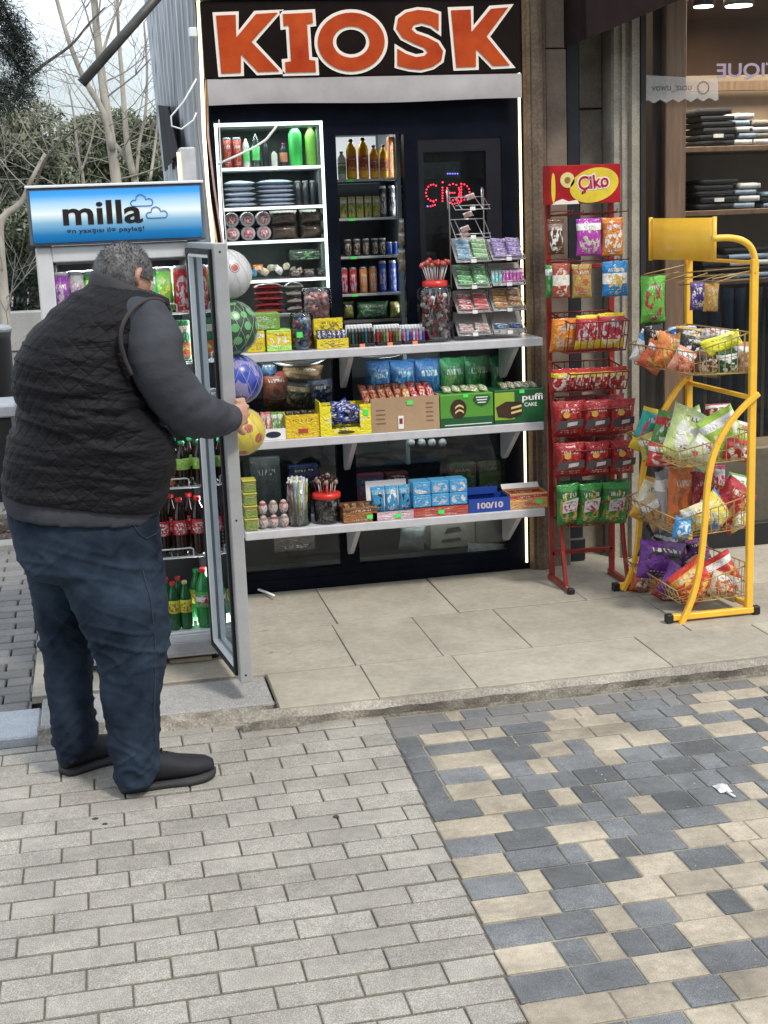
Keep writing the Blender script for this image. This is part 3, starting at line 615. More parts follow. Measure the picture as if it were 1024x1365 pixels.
def folded(x0,x1,y0,y1,z0,n,th,mats,lab,sd=0,tilt=0):
    r=random.Random(sd); 
    T=thing('folded_clothes',lab,'clothes',((x0+x1)/2,(y0+y1)/2,z0),'folded clothes on boutique shelves')
    z=z0+.001
    for i in range(n):
        mb=MB(); dx=r.uniform(-.028,.028); nx,ny=10,6; vs=[]
        t=th*r.uniform(.85,1.15)
        for s in(0,1):
            for a in range(nx+1):
                for b in range(ny+1):
                    u,v_=a/nx,b/ny; e=min(1,min(u,1-u)*6)**.5*min(1,min(v_,1-v_)*5)**.5
                    vs.append((x0+(x1-x0)*u+dx,y0+(y1-y0)*v_,z+t/2+(s*2-1)*t/2*(.72+.26*e)+.004*noise.noise(V(u*5+i,v_*5,sd))*e))
        k=(nx+1)*(ny+1); fs=[]
        for s in(0,1):
            for a in range(nx):
                for b in range(ny):
                    q=s*k+a*(ny+1)+b; fs.append((q,q+ny+1,q+ny+2,q+1))
        for a in range(nx): q=a*(ny+1); fs+= [(q,q+ny+1,q+ny+1+k,q+k),(q+ny,q+k+ny,q+2*ny+1+k,q+2*ny+1)]
        for b in range(ny): q=b; fs+= [(q,q+k,q+k+1,q+1)]; q=nx*(ny+1)+b; fs+= [(q,q+1,q+k+1,q+k)]
        mb.add(vs,fs,True); part('garment',mb,mats[i%len(mats)],T); z+=t
    return T
cb=mat('black_cotton',(.012,.013,.017),.9); cg=mat('grey_knit',(.18,.165,.15),.95,bump=.3,bscale=200); cg2=mat('stone_knit',(.30,.28,.25),.95,bump=.3,bscale=200); cw=mat('white_cotton',(.6,.6,.62),.9); cl=mat('blue_cotton',(.25,.33,.43),.9); cbr=mat('brown_cotton',(.10,.06,.045),.9)
def cx(p,Y): return PY(p,200,Y).x
for (a,b,zi,n,th,ms,lab) in((862,894,0,6,.03,[cbr,cg,cg,cg2],'grey and brown knitwear stack left of the mullion on the upper shelf'),):
    folded(cx(a,7.42),cx(b,7.42),7.42,7.7,PY(880,213,7.4).z,n,th,ms,lab,3)
folded(cx(862,7.42),cx(894,7.42),7.42,7.7,PY(880,292,7.4).z,7,.026,[cg,cg2],'pale grey knitwear stack left of the mullion on the lower shelf',4)
for i,(a,b,k_,n,ms,lab) in enumerate(((934,978,0,6,[cb],'tall stack of black shirts beside the mullion on the top boutique shelf'),(980,1003,0,5,[cw,cl],'white and blue folded shirts in the middle of the top boutique shelf'),(1005,1040,0,4,[cw,cg2],'white folded shirts at the right end of the top boutique shelf'),
    (934,982,1,5,[cb],'stack of black tops with white tag on the second boutique shelf'),(985,1012,1,4,[cl,cw],'pale blue folded shirts on the second boutique shelf'),(1014,1045,1,3,[cl,cb],'blue and black folded jeans at the right end of the second boutique shelf'),(975,1040,2,5,[cl,cb,cw],'white and blue garments on the lowest boutique shelf'),(935,972,2,4,[cb],'black garments on the lowest boutique shelf'))):
    T=folded(cx(a,7.32),cx(b,7.32),7.32,7.6,zs[k_],n,.034,ms,lab,10+i)
    if i in(0,3): xx=(cx(a,7.32)+cx(b,7.32))/2; part('tag',MB().box(xx-.025,xx+.03,7.305,7.315,zs[k_]+.045,zs[k_]+.065),M_tagw,T)
# jeans rails lower: dark hanging denim
r=random.Random(8)
T=thing('hanging_jeans','row of dark jeans hanging below the boutique shelves','clothes',(3.6,7.4,.5)); 
for i in range(24):
    x=2.98+i*.085; mb=MB(); z1=zs[2]-.05; mb.loft([[V(x+.04*math.cos(a)*(.8+.2*math.sin(a*3+i)),7.28+.02*math.sin(i*2)+.03*math.sin(a),zz) for a in[2*math.pi*k/10 for k in range(10)]] for zz in(z1,z1-.3,z1-.6,z1-.9)])
    part('jeans',mb,mat('dark_denim_rail',(.008,.012,.02),.95,island=.3,spec=.05),T)
# ceiling lights of boutique
M_lamp=mat('spot_lamp',(1,.95,.85),.4,emit=(1,.93,.8),es=7,var=0)
spots=[(938,9,6.95,.05,1),(985,8,7.6,.075,0),(893,50,7.3,.007,0),(866,132,8.2,.03,0),(885,165,8.8,.045,0),(873,228,9.2,.022,0)]
for i,(px,py,Y,r_,hk) in enumerate(spots):
    p=PY(px,py,Y); T=thing('ceiling_spotlight',['round black-rimmed lamp nearest the shop mullion','flat glowing ceiling lamp in the upper right of the shop window','tiny bright spot lamp left of the mullion near the top','thin glowing lamp behind the window sticker','glowing lamp just above the grey knitwear','small glowing lamp between the two knitwear stacks'][i],'lamp',p,'lamps inside the boutique')
    part('housing',MB().lathe([(r_*1.15,.004),(r_*1.15,.06+hk*.03),(r_*.9,.07+hk*.03)],p,20),M_black,T); part('bulb',MB().lathe([(r_,-.002),(r_,.003)],p,20),M_lamp,T)
for x,y in((3.2,7.15),(4.4,7.2),(3.4,8.4)):
    ld=bpy.data.lights.new('boutique_lamp','AREA'); ld.energy=34; ld.size=.5; ld.color=(1,.86,.68); lo=bpy.data.objects.new('boutique_lamp',ld); SC.collection.objects.link(lo); lo.location=(x,y,3.0)
# dark canopy above shop at right
a,b=PY(782,52,6.1),PY(905,0,6.1)
mb=MB(); mb.prism([(a.x,a.z),(a.x,3.6),(4.0,3.6),(b.x+.5,b.z+(b.z-a.z)*.5/(b.x-a.x)),(PY(856,21,6.1).x,PY(856,21,6.1).z)],6.10,6.43)
single('awning',mb,mat('dark_awning',(.018,.011,.011),.8,spec=.1),'dark maroon awning edge hanging over the pilaster at the shop front','awning')
# niche + cooler lamps inside the kiosk
def area(name,loc,sx,sy,e,col=(1,1,1),rot=(0,0,0)):
    ld=bpy.data.lights.new(name,'AREA'); ld.shape='RECTANGLE'; ld.size=sx; ld.size_y=sy; ld.energy=e; ld.color=col; lo=bpy.data.objects.new(name,ld); SC.collection.objects.link(lo); lo.location=loc; lo.rotation_euler=rot; return lo
for i,z in enumerate([2.215]+[s-.02 for s in NS[:4]]): area('niche_lamp',(.84,6.47,z),.42,.03,0.6 if i==0 else .28,(.85,1,.95))
# ================================================================ PERSON
def fuse(mb,vox,it=6,fac=.5,disp=None,name='m'):
    me=mb.mesh(name); o=bpy.data.objects.new('tmp',me); C.link(o)
    r=o.modifiers.new('r','REMESH'); r.mode='VOXEL'; r.voxel_size=vox; r.use_smooth_shade=True
    if it: s=o.modifiers.new('s','SMOOTH'); s.iterations=it; s.factor=fac
    dg=bpy.context.evaluated_depsgraph_get(); m2=bpy.data.meshes.new_from_object(o.evaluated_get(dg)); bpy.data.objects.remove(o)
    if disp:
        nn=[v.normal.copy() for v in m2.vertices]
        for v,n_ in zip(m2.vertices,nn): v.co+=n_*disp(v.co,n_)
    m2.update(); m2.name=name; return m2
def body_part(name,me,m,parent,label=None):
    me.transform(Matrix.Translation(-_org[parent])); me.materials.clear(); me.materials.append(m)
    for p in me.polygons: p.use_smooth=True
    o=bpy.data.objects.new(name,me); C.link(o); o.parent=parent; _org[o]=_org[parent]
    if label: o['label']=label
    return o
def ringLR(Lp,Rp,Y,dep,n=32,p=2.4,Yr=None,tw=0):
    a,b=PY(*Lp,Y),PY(*Rp,Y if Yr is None else Yr); c=(a+b)/2; l=(b-a)/2; d=V(0,1,0); out=[]
    for k in range(n):
        t=2*math.pi*k/n; ct,s=math.cos(t),math.sin(t); e=2/p
        out.append(c+l*math.copysign(abs(ct)**e,ct)+d*dep*math.copysign(abs(s)**e,s))
    return out
def chain(mb,pts,n=14,sub=3):
    """tapering limb through (point, radius) pairs"""
    P=[list(p[0])+[p[1]] for p in pts]; out=[]
    for i in range(len(P)-1):
        a,b,c,d=[np.array(P[max(0,min(len(P)-1,i+q))],float) for q in(-1,0,1,2)]
        for t in range(sub):
            t/=sub; out.append(.5*((2*b)+(c-a)*t+(2*a-5*b+4*c-d)*t*t+(3*b-a-3*c+d)*t**3))
    out.append(np.array(P[-1])); mb.tube([V(*q[:3]) for q in out],[float(q[3]) for q in out],n)
    return mb
M_skin=mat('skin',(.50,.27,.19),.5,var=.12,scale=25,bump=.08,bscale=150)
def fabric(name,col,kind,col2=None):
    m=bpy.data.materials.new(name); m.use_nodes=True; t=m.node_tree; b=t.nodes['Principled BSDF']; _m[name]=m
    c=nd(t,'ShaderNodeTexCoord'); b.inputs['Roughness'].default_value=.9 if kind!='quilt' else .62; b.inputs['Specular IOR Level'].default_value=.15
    n=nd(t,'ShaderNodeTexNoise',Scale=5.0,Detail=6.0,Roughness=.6); t.links.new(c.outputs['Object'],n.inputs['Vector'])
    mr=nd(t,'ShaderNodeMapRange'); mr.inputs[1].default_value=.35; mr.inputs[2].default_value=.68; t.links.new(n.outputs['Fac'],mr.inputs[0])
    mxn=nd(t,'ShaderNodeMixRGB'); mxn.inputs[1].default_value=(*col,1); mxn.inputs[2].default_value=(*(col2 or col),1); t.links.new(mr.outputs[0],mxn.inputs[0]); t.links.new(mxn.outputs[0],b.inputs['Base Color'])
    f=nd(t,'ShaderNodeTexNoise',Scale=420.0,Detail=2.0); t.links.new(c.outputs['Object'],f.inputs['Vector'])
    b1=nd(t,'ShaderNodeBump',Strength=.35,Distance=.002); t.links.new(f.outputs['Fac'],b1.inputs['Height'])
    g=nd(t,'ShaderNodeTexNoise',Scale=1.0,Detail=4.0,Distortion=.8); mp_=nd(t,'ShaderNodeMapping'); mp_.inputs['Scale'].default_value=(7,7,34) if kind=='quilt' else (9,9,13); t.links.new(c.outputs['Object'],mp_.inputs[0]); t.links.new(mp_.outputs[0],g.inputs['Vector'])
    b2=nd(t,'ShaderNodeBump',Strength=.8 if kind=='quilt' else .5,Distance=.012); t.links.new(g.outputs['Fac'],b2.inputs['Height']); t.links.new(b1.outputs[0],b2.inputs['Normal']); last=b2
    if kind=='quilt':
        sx=nd(t,'ShaderNodeSeparateXYZ'); t.links.new(c.outputs['Object'],sx.inputs[0]); prev=None
        def M2(op,a,b_):
            q=nd(t,'ShaderNodeMath'); q.operation=op
            for i,z in enumerate((a,b_)):
                if z is None: continue
                if isinstance(z,(int,float)): q.inputs[i].default_value=z
                else: t.links.new(z,q.inputs[i])
            return q.outputs[0]
        xy=M2('ADD',sx.outputs['X'],M2('MULTIPLY',sx.outputs['Y'],-.9)); xs=M2('MULTIPLY',xy,.85)
        wob=M2('MULTIPLY',g.outputs['Fac'],.018)
        hs=[]
        for s_ in(1,-1):
            q=M2('ADD',M2('ADD',M2('MULTIPLY',xs,s_),sx.outputs['Z']),wob); q=M2('ABSOLUTE',M2('SINE',M2('MULTIPLY',q,math.pi/.048),None),None); hs.append(M2('POWER',q,.4))
        h=M2('MINIMUM',hs[0],hs[1]); b3=nd(t,'ShaderNodeBump',Strength=.5,Distance=.006); t.links.new(h,b3.inputs['Height']); t.links.new(b2.outputs[0],b3.inputs['Normal']); last=b3
    t.links.new(last.outputs[0],b.inputs['Normal']); return m
M_vest=fabric('quilted_nylon',(.006,.006,.0075),'quilt',(.011,.011,.013)); M_sw=fabric('charcoal_wool',(.040,.043,.052),'wool',(.062,.066,.077)); M_jean=fabric('denim',(.006,.011,.021),'denim',(.030,.047,.073))
MAN=thing('person','heavy man in a black quilted vest and dark jeans holding the open fridge door','person',(-.02,4.45,0))
WR=lambda a,fz,sx: (lambda co,n: a*noise.noise(V(co.x*sx,co.y*sx,co.z*fz))+a*.5*noise.noise(V(co.x*sx*2.3,co.y*sx*2.3+4,co.z*fz*2.1)))
# jeans
mb=MB()
mb.loft([ringLR((8,676),(213,680),4.48,.185),ringLR((12,700),(214,702),4.48,.185),ringLR((18,725),(217,728),4.48,.185),ringLR((26,752),(220,757),4.47,.18),ringLR((45,768),(215,772),4.46,.13)])
mb.loft([ringLR((66,735),(219,742),4.43,.14,p=2.1),ringLR((86,788),(224,790),4.41,.14,p=2.1),ringLR((110,840),(227,838),4.41,.125,p=2.1),ringLR((130,885),(221,880),4.40,.11,p=2.1),ringLR((134,930),(214,925),4.38,.10,p=2.1),ringLR((141,975),(213,968),4.37,.10,p=2.1),ringLR((147,1005),(215,995),4.36,.10,p=2.1),ringLR((151,1030),(214,1017),4.365,.10,p=2.1),ringLR((154,1046),(208,1034),4.365,.095,p=2.1)])
mb.loft([ringLR((30,745),(130,750),4.56,.13,p=2.1),ringLR((40,790),(128,795),4.60,.12,p=2.1),ringLR((50,840),(126,842),4.61,.11,p=2.1),ringLR((58,885),(124,885),4.61,.11,p=2.1),ringLR((62,930),(124,925),4.58,.10,p=2.1),ringLR((68,970),(129,958),4.58,.10,p=2.1),ringLR((72,995),(131,975),4.585,.10,p=2.1),ringLR((76,1014),(128,992),4.59,.095,p=2.1)])
def jd(co,n):
    z=co.z; a=.0025+.011*math.exp(-((z-.12)/.12)**2)+.011*math.exp(-((z-.50)/.10)**2)+.008*math.exp(-((z-.78)/.07)**2)
    r1=max(0,1-2.2*abs(noise.noise(V(co.x*3.2+n.x*.4,co.y*3,z*19+co.x*7+co.y*4)))); r2=max(0,1-2.2*abs(noise.noise(V(co.x*6,co.y*5+3,z*15-co.x*13))))
    return .75*a*r1**3+a*.5*r2**4+.003*noise.noise(V(co.x*9,co.y*9,z*9))-a*.3
me=fuse(mb,.0065,5,.5,jd,'jeans'); J=body_part('jeans',me,M_jean,MAN)
# pocket edge, back pocket seam, side seam
M_th=mat('jean_stitch',(.03,.038,.05),.8)
sn=MB()
def onto(pts,off=.004):
    """drop pixel-laid stitching onto the denim surface"""
    out=[]; dg=bpy.context.evaluated_depsgraph_get(); dg.update()
    for x,y in pts:
        d=ray(x,y).normalized(); o_=cC-_org[J]; ok,l,nn_,_=J.ray_cast(o_,d)
        if ok: out.append(l+_org[J]+nn_*off)
    return out
bpy.context.view_layer.update()
for ln in(((190,760),(200,800),(206,850),(206,900),(204,950),(206,990)),((176,697),(186,712),(194,718),(206,712),(211,706)),((96,690),(98,694),(114,697),(130,696))):
    q=onto(ln)
    if len(q)>1: sn.tube(q,.0013,5)
part('stitching',sn,M_th,MAN)
# sweater: hem + sleeves
mb=MB(); mb.loft([ringLR((1,640),(212,655),4.48,.205),ringLR((4,668),(210,682),4.48,.205),ringLR((10,684),(207,692),4.48,.20),ringLR((14,680),(203,688),4.48,.17)])
SH=PY(198,432,4.36); arm=[(V(.06,4.48,PY(180,430,4.42).z),.085),(SH+V(0,.02,-.01),.088),(PY(207,478,4.34),.090),(PY(228,520,4.36),.087),(PY(251,546,4.42),.084),(PY(279,557,4.60),.072),(PY(297,558,4.76),.057),(PY(308,558,4.83),.049)]
chain(mb,arm,20,3)
Lsh=V(-.10,4.62,1.40)
chain(mb,[(V(-.05,4.52,1.42),.08),(Lsh,.085),(V(-.10,4.76,1.26),.078),(V(-.06,4.88,1.14),.066),(V(.04,4.98,1.12),.05)],16,3)
def sd(co,n):
    a=.003+(.006 if co.x>.2 and co.z>1.0 else 0); return a*noise.noise(V(co.x*10-co.z*14,co.y*8,co.z*16))
me=fuse(mb,.009,5,.5,sd,'sweater'); body_part('sweater',me,M_sw,MAN)
# vest
mb=MB(); mb.loft([ringLR((3,630),(224,650),4.48,.215),ringLR((-1,652),(216,676),4.48,.215),ringLR((6,640),(205,662),4.48,.19)][1::-1]+[ringLR((6,610),(232,628),4.48,.22),ringLR((14,580),(234,598),4.48,.225),ringLR((24,552),(226,575),4.47,.22),ringLR((17,520),(206,545),4.47,.215),ringLR((17,490),(188,510),4.46,.205),ringLR((26,462),(186,482),4.46,.195),ringLR((44,438),(196,455),4.46,.18),ringLR((66,416),(213,432),4.47,.155),ringLR((90,398),(222,416),4.48,.125),ringLR((112,384),(226,402),4.50,.10),ringLR((122,374),(224,398),4.52,.085)])
def vd(co,n):
    a=.005+.008*math.exp(-((co.z-1.27)/.05)**2)+.005*math.exp(-((co.z-1.0)/.05)**2)
    d=a*noise.noise(V(co.x*3,co.y*3,co.z*24))+a*.6*noise.noise(V(co.x*8,co.y*8,co.z*40+co.x*10))
    u=.85*(co.x-.9*(co.y)); q=min(abs(math.sin((u+co.z)*math.pi/.048)),abs(math.sin((co.z-u)*math.pi/.048)))
    return d*1.5+.009*max(0,1-2.6*abs(noise.noise(V(co.x*1.5,co.y*1.5,co.z*17+co.x*4))))**3*(.5+.5*math.exp(-((co.z-1.25)/.12)**2))+.0030*q**.5*(.25+.75*max(0,min(1,(co.x+.18)*4)))
me=fuse(mb,.0055,3,.5,vd,'vest'); VE=body_part('vest',me,M_vest,MAN)
col=MB(); col.loft([ringLR((116,384),(230,420),4.52,.10),ringLR((118,372),(229,414),4.53,.105),ringLR((121,362),(226,402),4.54,.105),ringLR((126,358),(220,394),4.545,.098),ringLR((131,364),(214,396),4.545,.088)],cap=True)
me=fuse(col,.006,2,.5,None,'collar'); body_part('collar',me,mat('collar_black',(.014,.014,.017),.7,bump=.2),MAN)
# armhole piping
ah=MB(); pts=[]
for (x,y,Y) in((226,412,4.47),(214,400,4.42),(196,400,4.36),(178,411,4.30),(165,430,4.265),(161,452,4.26),(166,476,4.27),(176,500,4.28)): pts.append(PY(x,y,Y))
pp=[V(*q) for q in [list(a) for a in pts]]; chain(ah,[(p,.0065) for p in pp],10,4); part('armhole_trim',ah,mat('armhole_brown',(.035,.028,.028),.8),VE)
# body: one continuous skin surface under the clothes
mb=MB()
mb.loft([ringLR((55,705),(180,708),4.48,.11),ringLR((35,600),(200,620),4.48,.16),ringLR((40,500),(175,520),4.47,.15),ringLR((80,430),(205,445),4.48,.11),ringLR((125,395),(212,408),4.52,.07)])
hc=PY(165,368,4.60)
chain(mb,[(V(.07,4.50,1.50),.075),(hc+V(0,-.01,-.06),.066),(hc+V(.01,0,0),.06)],14,3)
ax=V(.80,.55,-.32).normalized()           # where the face looks
up=V(.25,.2,1); up=(up-ax*up.dot(ax)).normalized(); sd_=ax.cross(up)
def hp(f,u,s): return hc+ax*f+up*u+sd_*s
HM=Matrix((ax,sd_,up)).transposed().to_4x4(); HM.translation=hc
mb.lathe([(max(.001,.5*math.sin(math.pi*i/14)),-.5*math.cos(math.pi*i/14)) for i in range(15)],(0,0,0),24,M=HM@Matrix.Diagonal((.195,.155,.20,1)))
mb.lathe([(max(.001,.5*math.sin(math.pi*i/10)),-.5*math.cos(math.pi*i/10)) for i in range(11)],(0,0,0),18,M=HM@Matrix.Translation((.045,0,-.065))@Matrix.Diagonal((.12,.115,.12,1)))
chain(mb,[(hp(.088,.02,0),.010),(hp(.108,-.012,0),.014),(hp(.100,-.028,0),.013)],8,2)       # nose
chain(mb,[(hp(.080,.035,-.035),.010),(hp(.090,.032,0),.010),(hp(.080,.035,.035),.010)],8,2)   # brow
chain(mb,[(hp(.092,-.060,-.02),.006),(hp(.098,-.058,0),.008),(hp(.092,-.060,.02),.006)],8,2)   # lips
chain(mb,[(hp(.075,-.10,-.012),.018),(hp(.078,-.10,.012),.018)],8,2)
for s in(1,-1): chain(mb,[(hp(.005,.022,s*.076),.009),(hp(-.008,.012,s*.084),.011),(hp(-.008,-.01,s*.083),.010),(hp(.004,-.028,s*.076),.007)],8,2)
for p0,p1 in(((170,740),(165,1020)),):
    chain(mb,[(PY(160,720,4.44),.085),(PY(172,850,4.42),.06),(PY(178,960,4.39),.045),(PY(182,1012,4.38),.040),(PY(190,1022,4.40),.030)],14,3)
    chain(mb,[(PY(84,720,4.56),.085),(PY(90,850,4.62),.06),(PY(96,940,4.60),.045),(PY(103,975,4.59),.040),(PY(110,985,4.61),.030)],14,3)
chain(mb,[(a[0],a[1]*.72) for a in arm],14,3); chain(mb,[(V(-.05,4.52,1.42),.06),(Lsh,.06),(V(-.10,4.76,1.26),.055),(V(-.06,4.88,1.14),.045),(V(.04,4.98,1.12),.033)],12,3)
# right hand closing on the door edge
W0=PY(306,557,4.82)
Hx=V(.50,4.925,0)
kn=[PY(321,534,4.885),PY(326,543,4.89),PY(327,553,4.89),PY(325,563,4.885)]
mb.loft([[W0+V(0,0,0)+a*.026*math.cos(t)+b*.019*math.sin(t) for t in[2*math.pi*k/14 for k in range(14)]] for a,b in((V(0,0,1),V(.8,-.6,0)),)]+
        [[(W0.lerp(kn[1].lerp(kn[2],.5),q))+V(0,0,1)*(.03+.012*q)*math.cos(t)+V(.75,-.6,0)*.017*math.sin(t) for t in[2*math.pi*k/14 for k in range(14)]] for q in(.35,.7,1)])
for i,k_ in enumerate(kn):
    ln=[.040,.044,.041,.033][i]; z=k_.z
    a=k_; b=k_+V(.012,.034,-.003); c=b+V(-.006,ln*.75,-.003); d=c+V(-.020,ln*.28,-.002)
    chain(mb,[(k_-V(.02,.03,0),.0105),(a,.0105),(b,.0098),(c,.0088),(d,.0078)],9,3)
th0=W0.lerp(kn[3],.45)+V(0,0,-.01); chain(mb,[(th0,.014),(PY(319,572,4.87),.0125),(PY(324,577,4.90),.0105),(PY(327,575,4.925),.009)],9,3)
# left hand, relaxed, reaching into the fridge
lw=V(.04,4.98,1.12); chain(mb,[(lw,.028),(lw+V(.05,.045,0),.033),(lw+V(.085,.07,-.005),.03)],12,3)
for i in range(4):
    s=V(-.01,.01,.028-.019*i); a=lw+V(.085,.07,0)+s; chain(mb,[(a-V(.02,.015,0),.010),(a+V(.03,.02,-.004),.0095),(a+V(.05,.028,-.018),.0085),(a+V(.056,.03,-.033),.0075)],8,2)
chain(mb,[(lw+V(.03,.0,.02),.013),(lw+V(.065,.005,.03),.011),(lw+V(.09,.02,.022),.009)],8,2)
me=fuse(mb,.0048,3,.5,None,'body'); BODY=body_part('body',me,M_skin,MAN)
# hair cap: short grey
mb=MB(); hv=[];r=random.Random(2)
HM2=HM@Matrix.Diagonal((.211,.171,.213,1)); N1,N2=30,18; vs=[]
for i in range(N2+1):
    for k in range(N1):
        th=math.pi*i/N2; ph=2*math.pi*k/N1; vs.append(V(.5*math.sin(th)*math.cos(ph),.5*math.sin(th)*math.sin(ph),.5*math.cos(th)))
fs=[]
def hairy(p): return not (p.x>.30 and p.z<.32) and not(p.z<-.20 and p.x>-.05) and p.z>-.36 and not(abs(p.y)>.36 and p.x>-.08 and p.z<.02)
for i in range(N2):
    for k in range(N1):
        q=[i*N1+k,i*N1+(k+1)%N1,(i+1)*N1+(k+1)%N1,(i+1)*N1+k]; c=sum((vs[j] for j in q),V(0,0,0))/4
        if hairy(c): fs.append(q)
mb.add([HM2@p+V(0,0,.0015*noise.noise(p*20)) for p in vs],fs,True)
for i in range(5200):   # short hairs
    u,v_=r.random(),r.random(); th=math.acos(1-2*u); ph=2*math.pi*v_; p=V(.5*math.sin(th)*math.cos(ph),.5*math.sin(th)*math.sin(ph),.5*math.cos(th))
    if not hairy(p): continue
    b=HM2@p; n_=(HM2.to_3x3()@p).normalized(); f=(V(0,0,-1)-n_*n_.dot(V(0,0,-1)))*.7+n_*.45+V(r.gauss(0,.25),r.gauss(0,.25),r.gauss(0,.25)); f.normalize(); s=f.cross(n_).normalized()*.0011
    mb.add([b-s,b+s,b+f*r.uniform(.006,.012)],[(0,1,2)])
part('hair',mb,mat('grey_hair',(.10,.098,.097),.6,var=.5,scale=30,col2=(.025,.025,.026),island=.7),MAN)
# shoes
M_shoe=mat('black_shoe',(.009,.010,.014),.75,var=.2,bump=.15); M_sole=mat('shoe_sole',(.025,.025,.027),.7)
def shoe(heel,toe,lab):
    d=(toe-heel); L_=d.length; d.normalize(); s=V(-d.y,d.x,0); rings=[];sol=[]
    for t,wd,ht in((0,.032,.070),(.04,.040,.095),(.12,.044,.11),(.25,.046,.112),(.38,.048,.105),(.5,.052,.088),(.65,.057,.070),(.8,.054,.060),(.92,.040,.048),(.985,.022,.034)):
        c=heel+d*L_*t; z0=.020+.008*max(0,t-.8)*4; rings.append([c+s*wd*math.copysign(abs(math.cos(a))**.8,math.cos(a))+V(0,0,z0+(ht-.0)*(math.sin(a)*.5+.5)) for a in[2*math.pi*k/16 for k in range(16)]])
    for z in(.002,.012,.022):
        o=[]
        for k in range(32):
            a=2*math.pi*k/32; t=.5-.5*math.cos(a); wd=np.interp(t,[0,.05,.25,.45,.68,.85,.95,1],[.02,.042,.046,.048,.062,.057,.038,.0]); c=heel+d*(L_*(t*1.03-.015)); o.append(c+s*wd*(1.06 if z<.02 else 1)*(1 if a<math.pi else -1)+V(0,0,z+.006*max(0,t-.75)*4))
        sol.append(o)
    q=part('shoe',MB().loft(rings),M_shoe,MAN,lab); part('sole',MB().loft(sol),M_sole,q)
    lc=MB()
    for i in range(4): c=heel+d*L_*(.40+.055*i); h=.136-.014*i; lc.tube([c-s*.022+V(0,0,h-.012),c+V(0,0,h+.003),c+s*.022+V(0,0,h-.012)],.0026,6)
    part('laces',lc,M_black,q)
shoe(PZ(157,1058,0)+V(.01,.02,0),PZ(288,1038,0)+V(0,.035,0),'right shoe, toe pointing right'); shoe(PZ(80,1038,0)+V(.01,.035,0),PZ(80,1038,0)+V(.235,.175,0),None)
# ================================================================ FRIDGE
FX0,FX1,FY0,FY1=-.185,.432,5.42,6.02
F=thing('drinks_fridge','tall white drinks fridge with a blue lit header and its glass door open','fridge',((FX0+FX1)/2,5.7,.07))
t=.055
IX0,IX1=-.125,.385
mb=MB().box(FX0,IX0,FY0,FY1,.10,1.75,.006).box(IX1,FX1,FY0,FY1,.10,1.75,.006).box(IX0,IX1,FY0,FY1,1.69,1.748,.004).box(IX0,IX1,FY0+.004,FY1,.102,.195,.004)
part('cabinet',mb,mat('fridge_white',(.60,.61,.62),.35,var=.05),F)
part('back_liner',MB().box(IX0,IX1,FY1-.04,FY1-.03,.195,1.69),mat('fridge_back',(.035,.038,.042),.5,var=.2),F)
part('liner',MB().box(IX0+.001,IX0+.008,FY0+.03,FY1-.04,.195,1.69).box(IX1-.008,IX1-.001,FY0+.03,FY1-.04,.195,1.69).box(IX0,IX1,FY0+.03,FY1-.04,1.68,1.69),mat('fridge_liner',(.22,.23,.24),.5,var=.1),F)
part('floor_tray',MB().box(IX0,IX1,FY0+.01,FY1-.04,.196,.205,.002),M_white,F)
part('vent_grille',MB().box(FX0+.03,FX1-.03,FY0-.006,FY0+.003,.115,.165,.002),mat('grille_grey',(.4,.4,.41),.5),F)
for x in(FX0+.05,FX1-.05): part('foot',MB().lathe([(.02,.07),(.02,.10)],(x,FY0+.07,0),10).lathe([(.02,.07),(.02,.10)],(x,FY1-.07,0),10),M_black,F)
FS=[1.485,1.292,1.05,.80,.517]
for z in FS:
    mb=MB()
    for i in range(23): x=IX0+.012+(IX1-IX0-.024)*i/22; mb.tube([(x,FY0+.035,z-.004),(x,FY1-.05,z-.004)],.0018,5)
    mb.tube([(IX0+.009,FY0+.035,z-.008),(IX1-.009,FY0+.035,z-.008)],.005,8); mb.tube([(IX0+.009,FY1-.1,z-.008),(IX1-.009,FY1-.1,z-.008)],.003,6)
    x1=IX1-.06; mb.tube([(IX0+.03,FY0+.03,z-.006),(IX0+.03,FY0+.025,z+.03),(x1-.01,FY0+.025,z+.03),(x1,FY0+.026,z+.025),(x1,FY0+.03,z-.006)],.0032,6)
    part('shelf',mb,M_white,F)
area('fridge_lamp',((IX0+IX1)/2,FY0+.10,1.67),.4,.05,2.6,(.95,1,1)); area('fridge_lamp',((IX0+IX1)/2,FY0+.12,.21),.45,.12,1.0,(.95,1,1),(math.pi,0,0)); area('fridge_lamp',(IX1-.012,FY0+.06,1.0),1.3,.02,2.2,(.95,1,1),(0,R_(90),0))
# header
hd=[(FX0-.012,FX1+.015)]
def gradm():
    m=bpy.data.materials.new('sky_print'); m.use_nodes=True; t=m.node_tree; b=t.nodes['Principled BSDF']; c=nd(t,'ShaderNodeTexCoord'); s=nd(t,'ShaderNodeSeparateXYZ'); t.links.new(c.outputs['Generated'],s.inputs[0])
    r=nd(t,'ShaderNodeValToRGB'); e=r.color_ramp.elements; e[0].position=0; e[0].color=(.003,.09,.25,1); e[1].position=1; e[1].color=(.04,.25,.62,1)
    for p,c_ in((.15,(.01,.14,.34,1)),(.38,(.18,.36,.50,1)),(.55,(.62,.70,.72,1)),(.75,(.32,.52,.72,1)),(.9,(.05,.30,.68,1))): q=e.new(p); q.color=c_
    t.links.new(s.outputs['Z'],r.inputs[0]); t.links.new(r.outputs[0],b.inputs['Base Color']); b.inputs['Roughness'].default_value=.25; t.links.new(r.outputs[0],b.inputs['Emission Color']); b.inputs['Emission Strength'].default_value=.35; return m
h=part('header',MB().box(FX0-.015,FX1+.018,5.395,5.60,1.752,1.962,.006),mat('header_edge',(.10,.12,.14),.4),F)
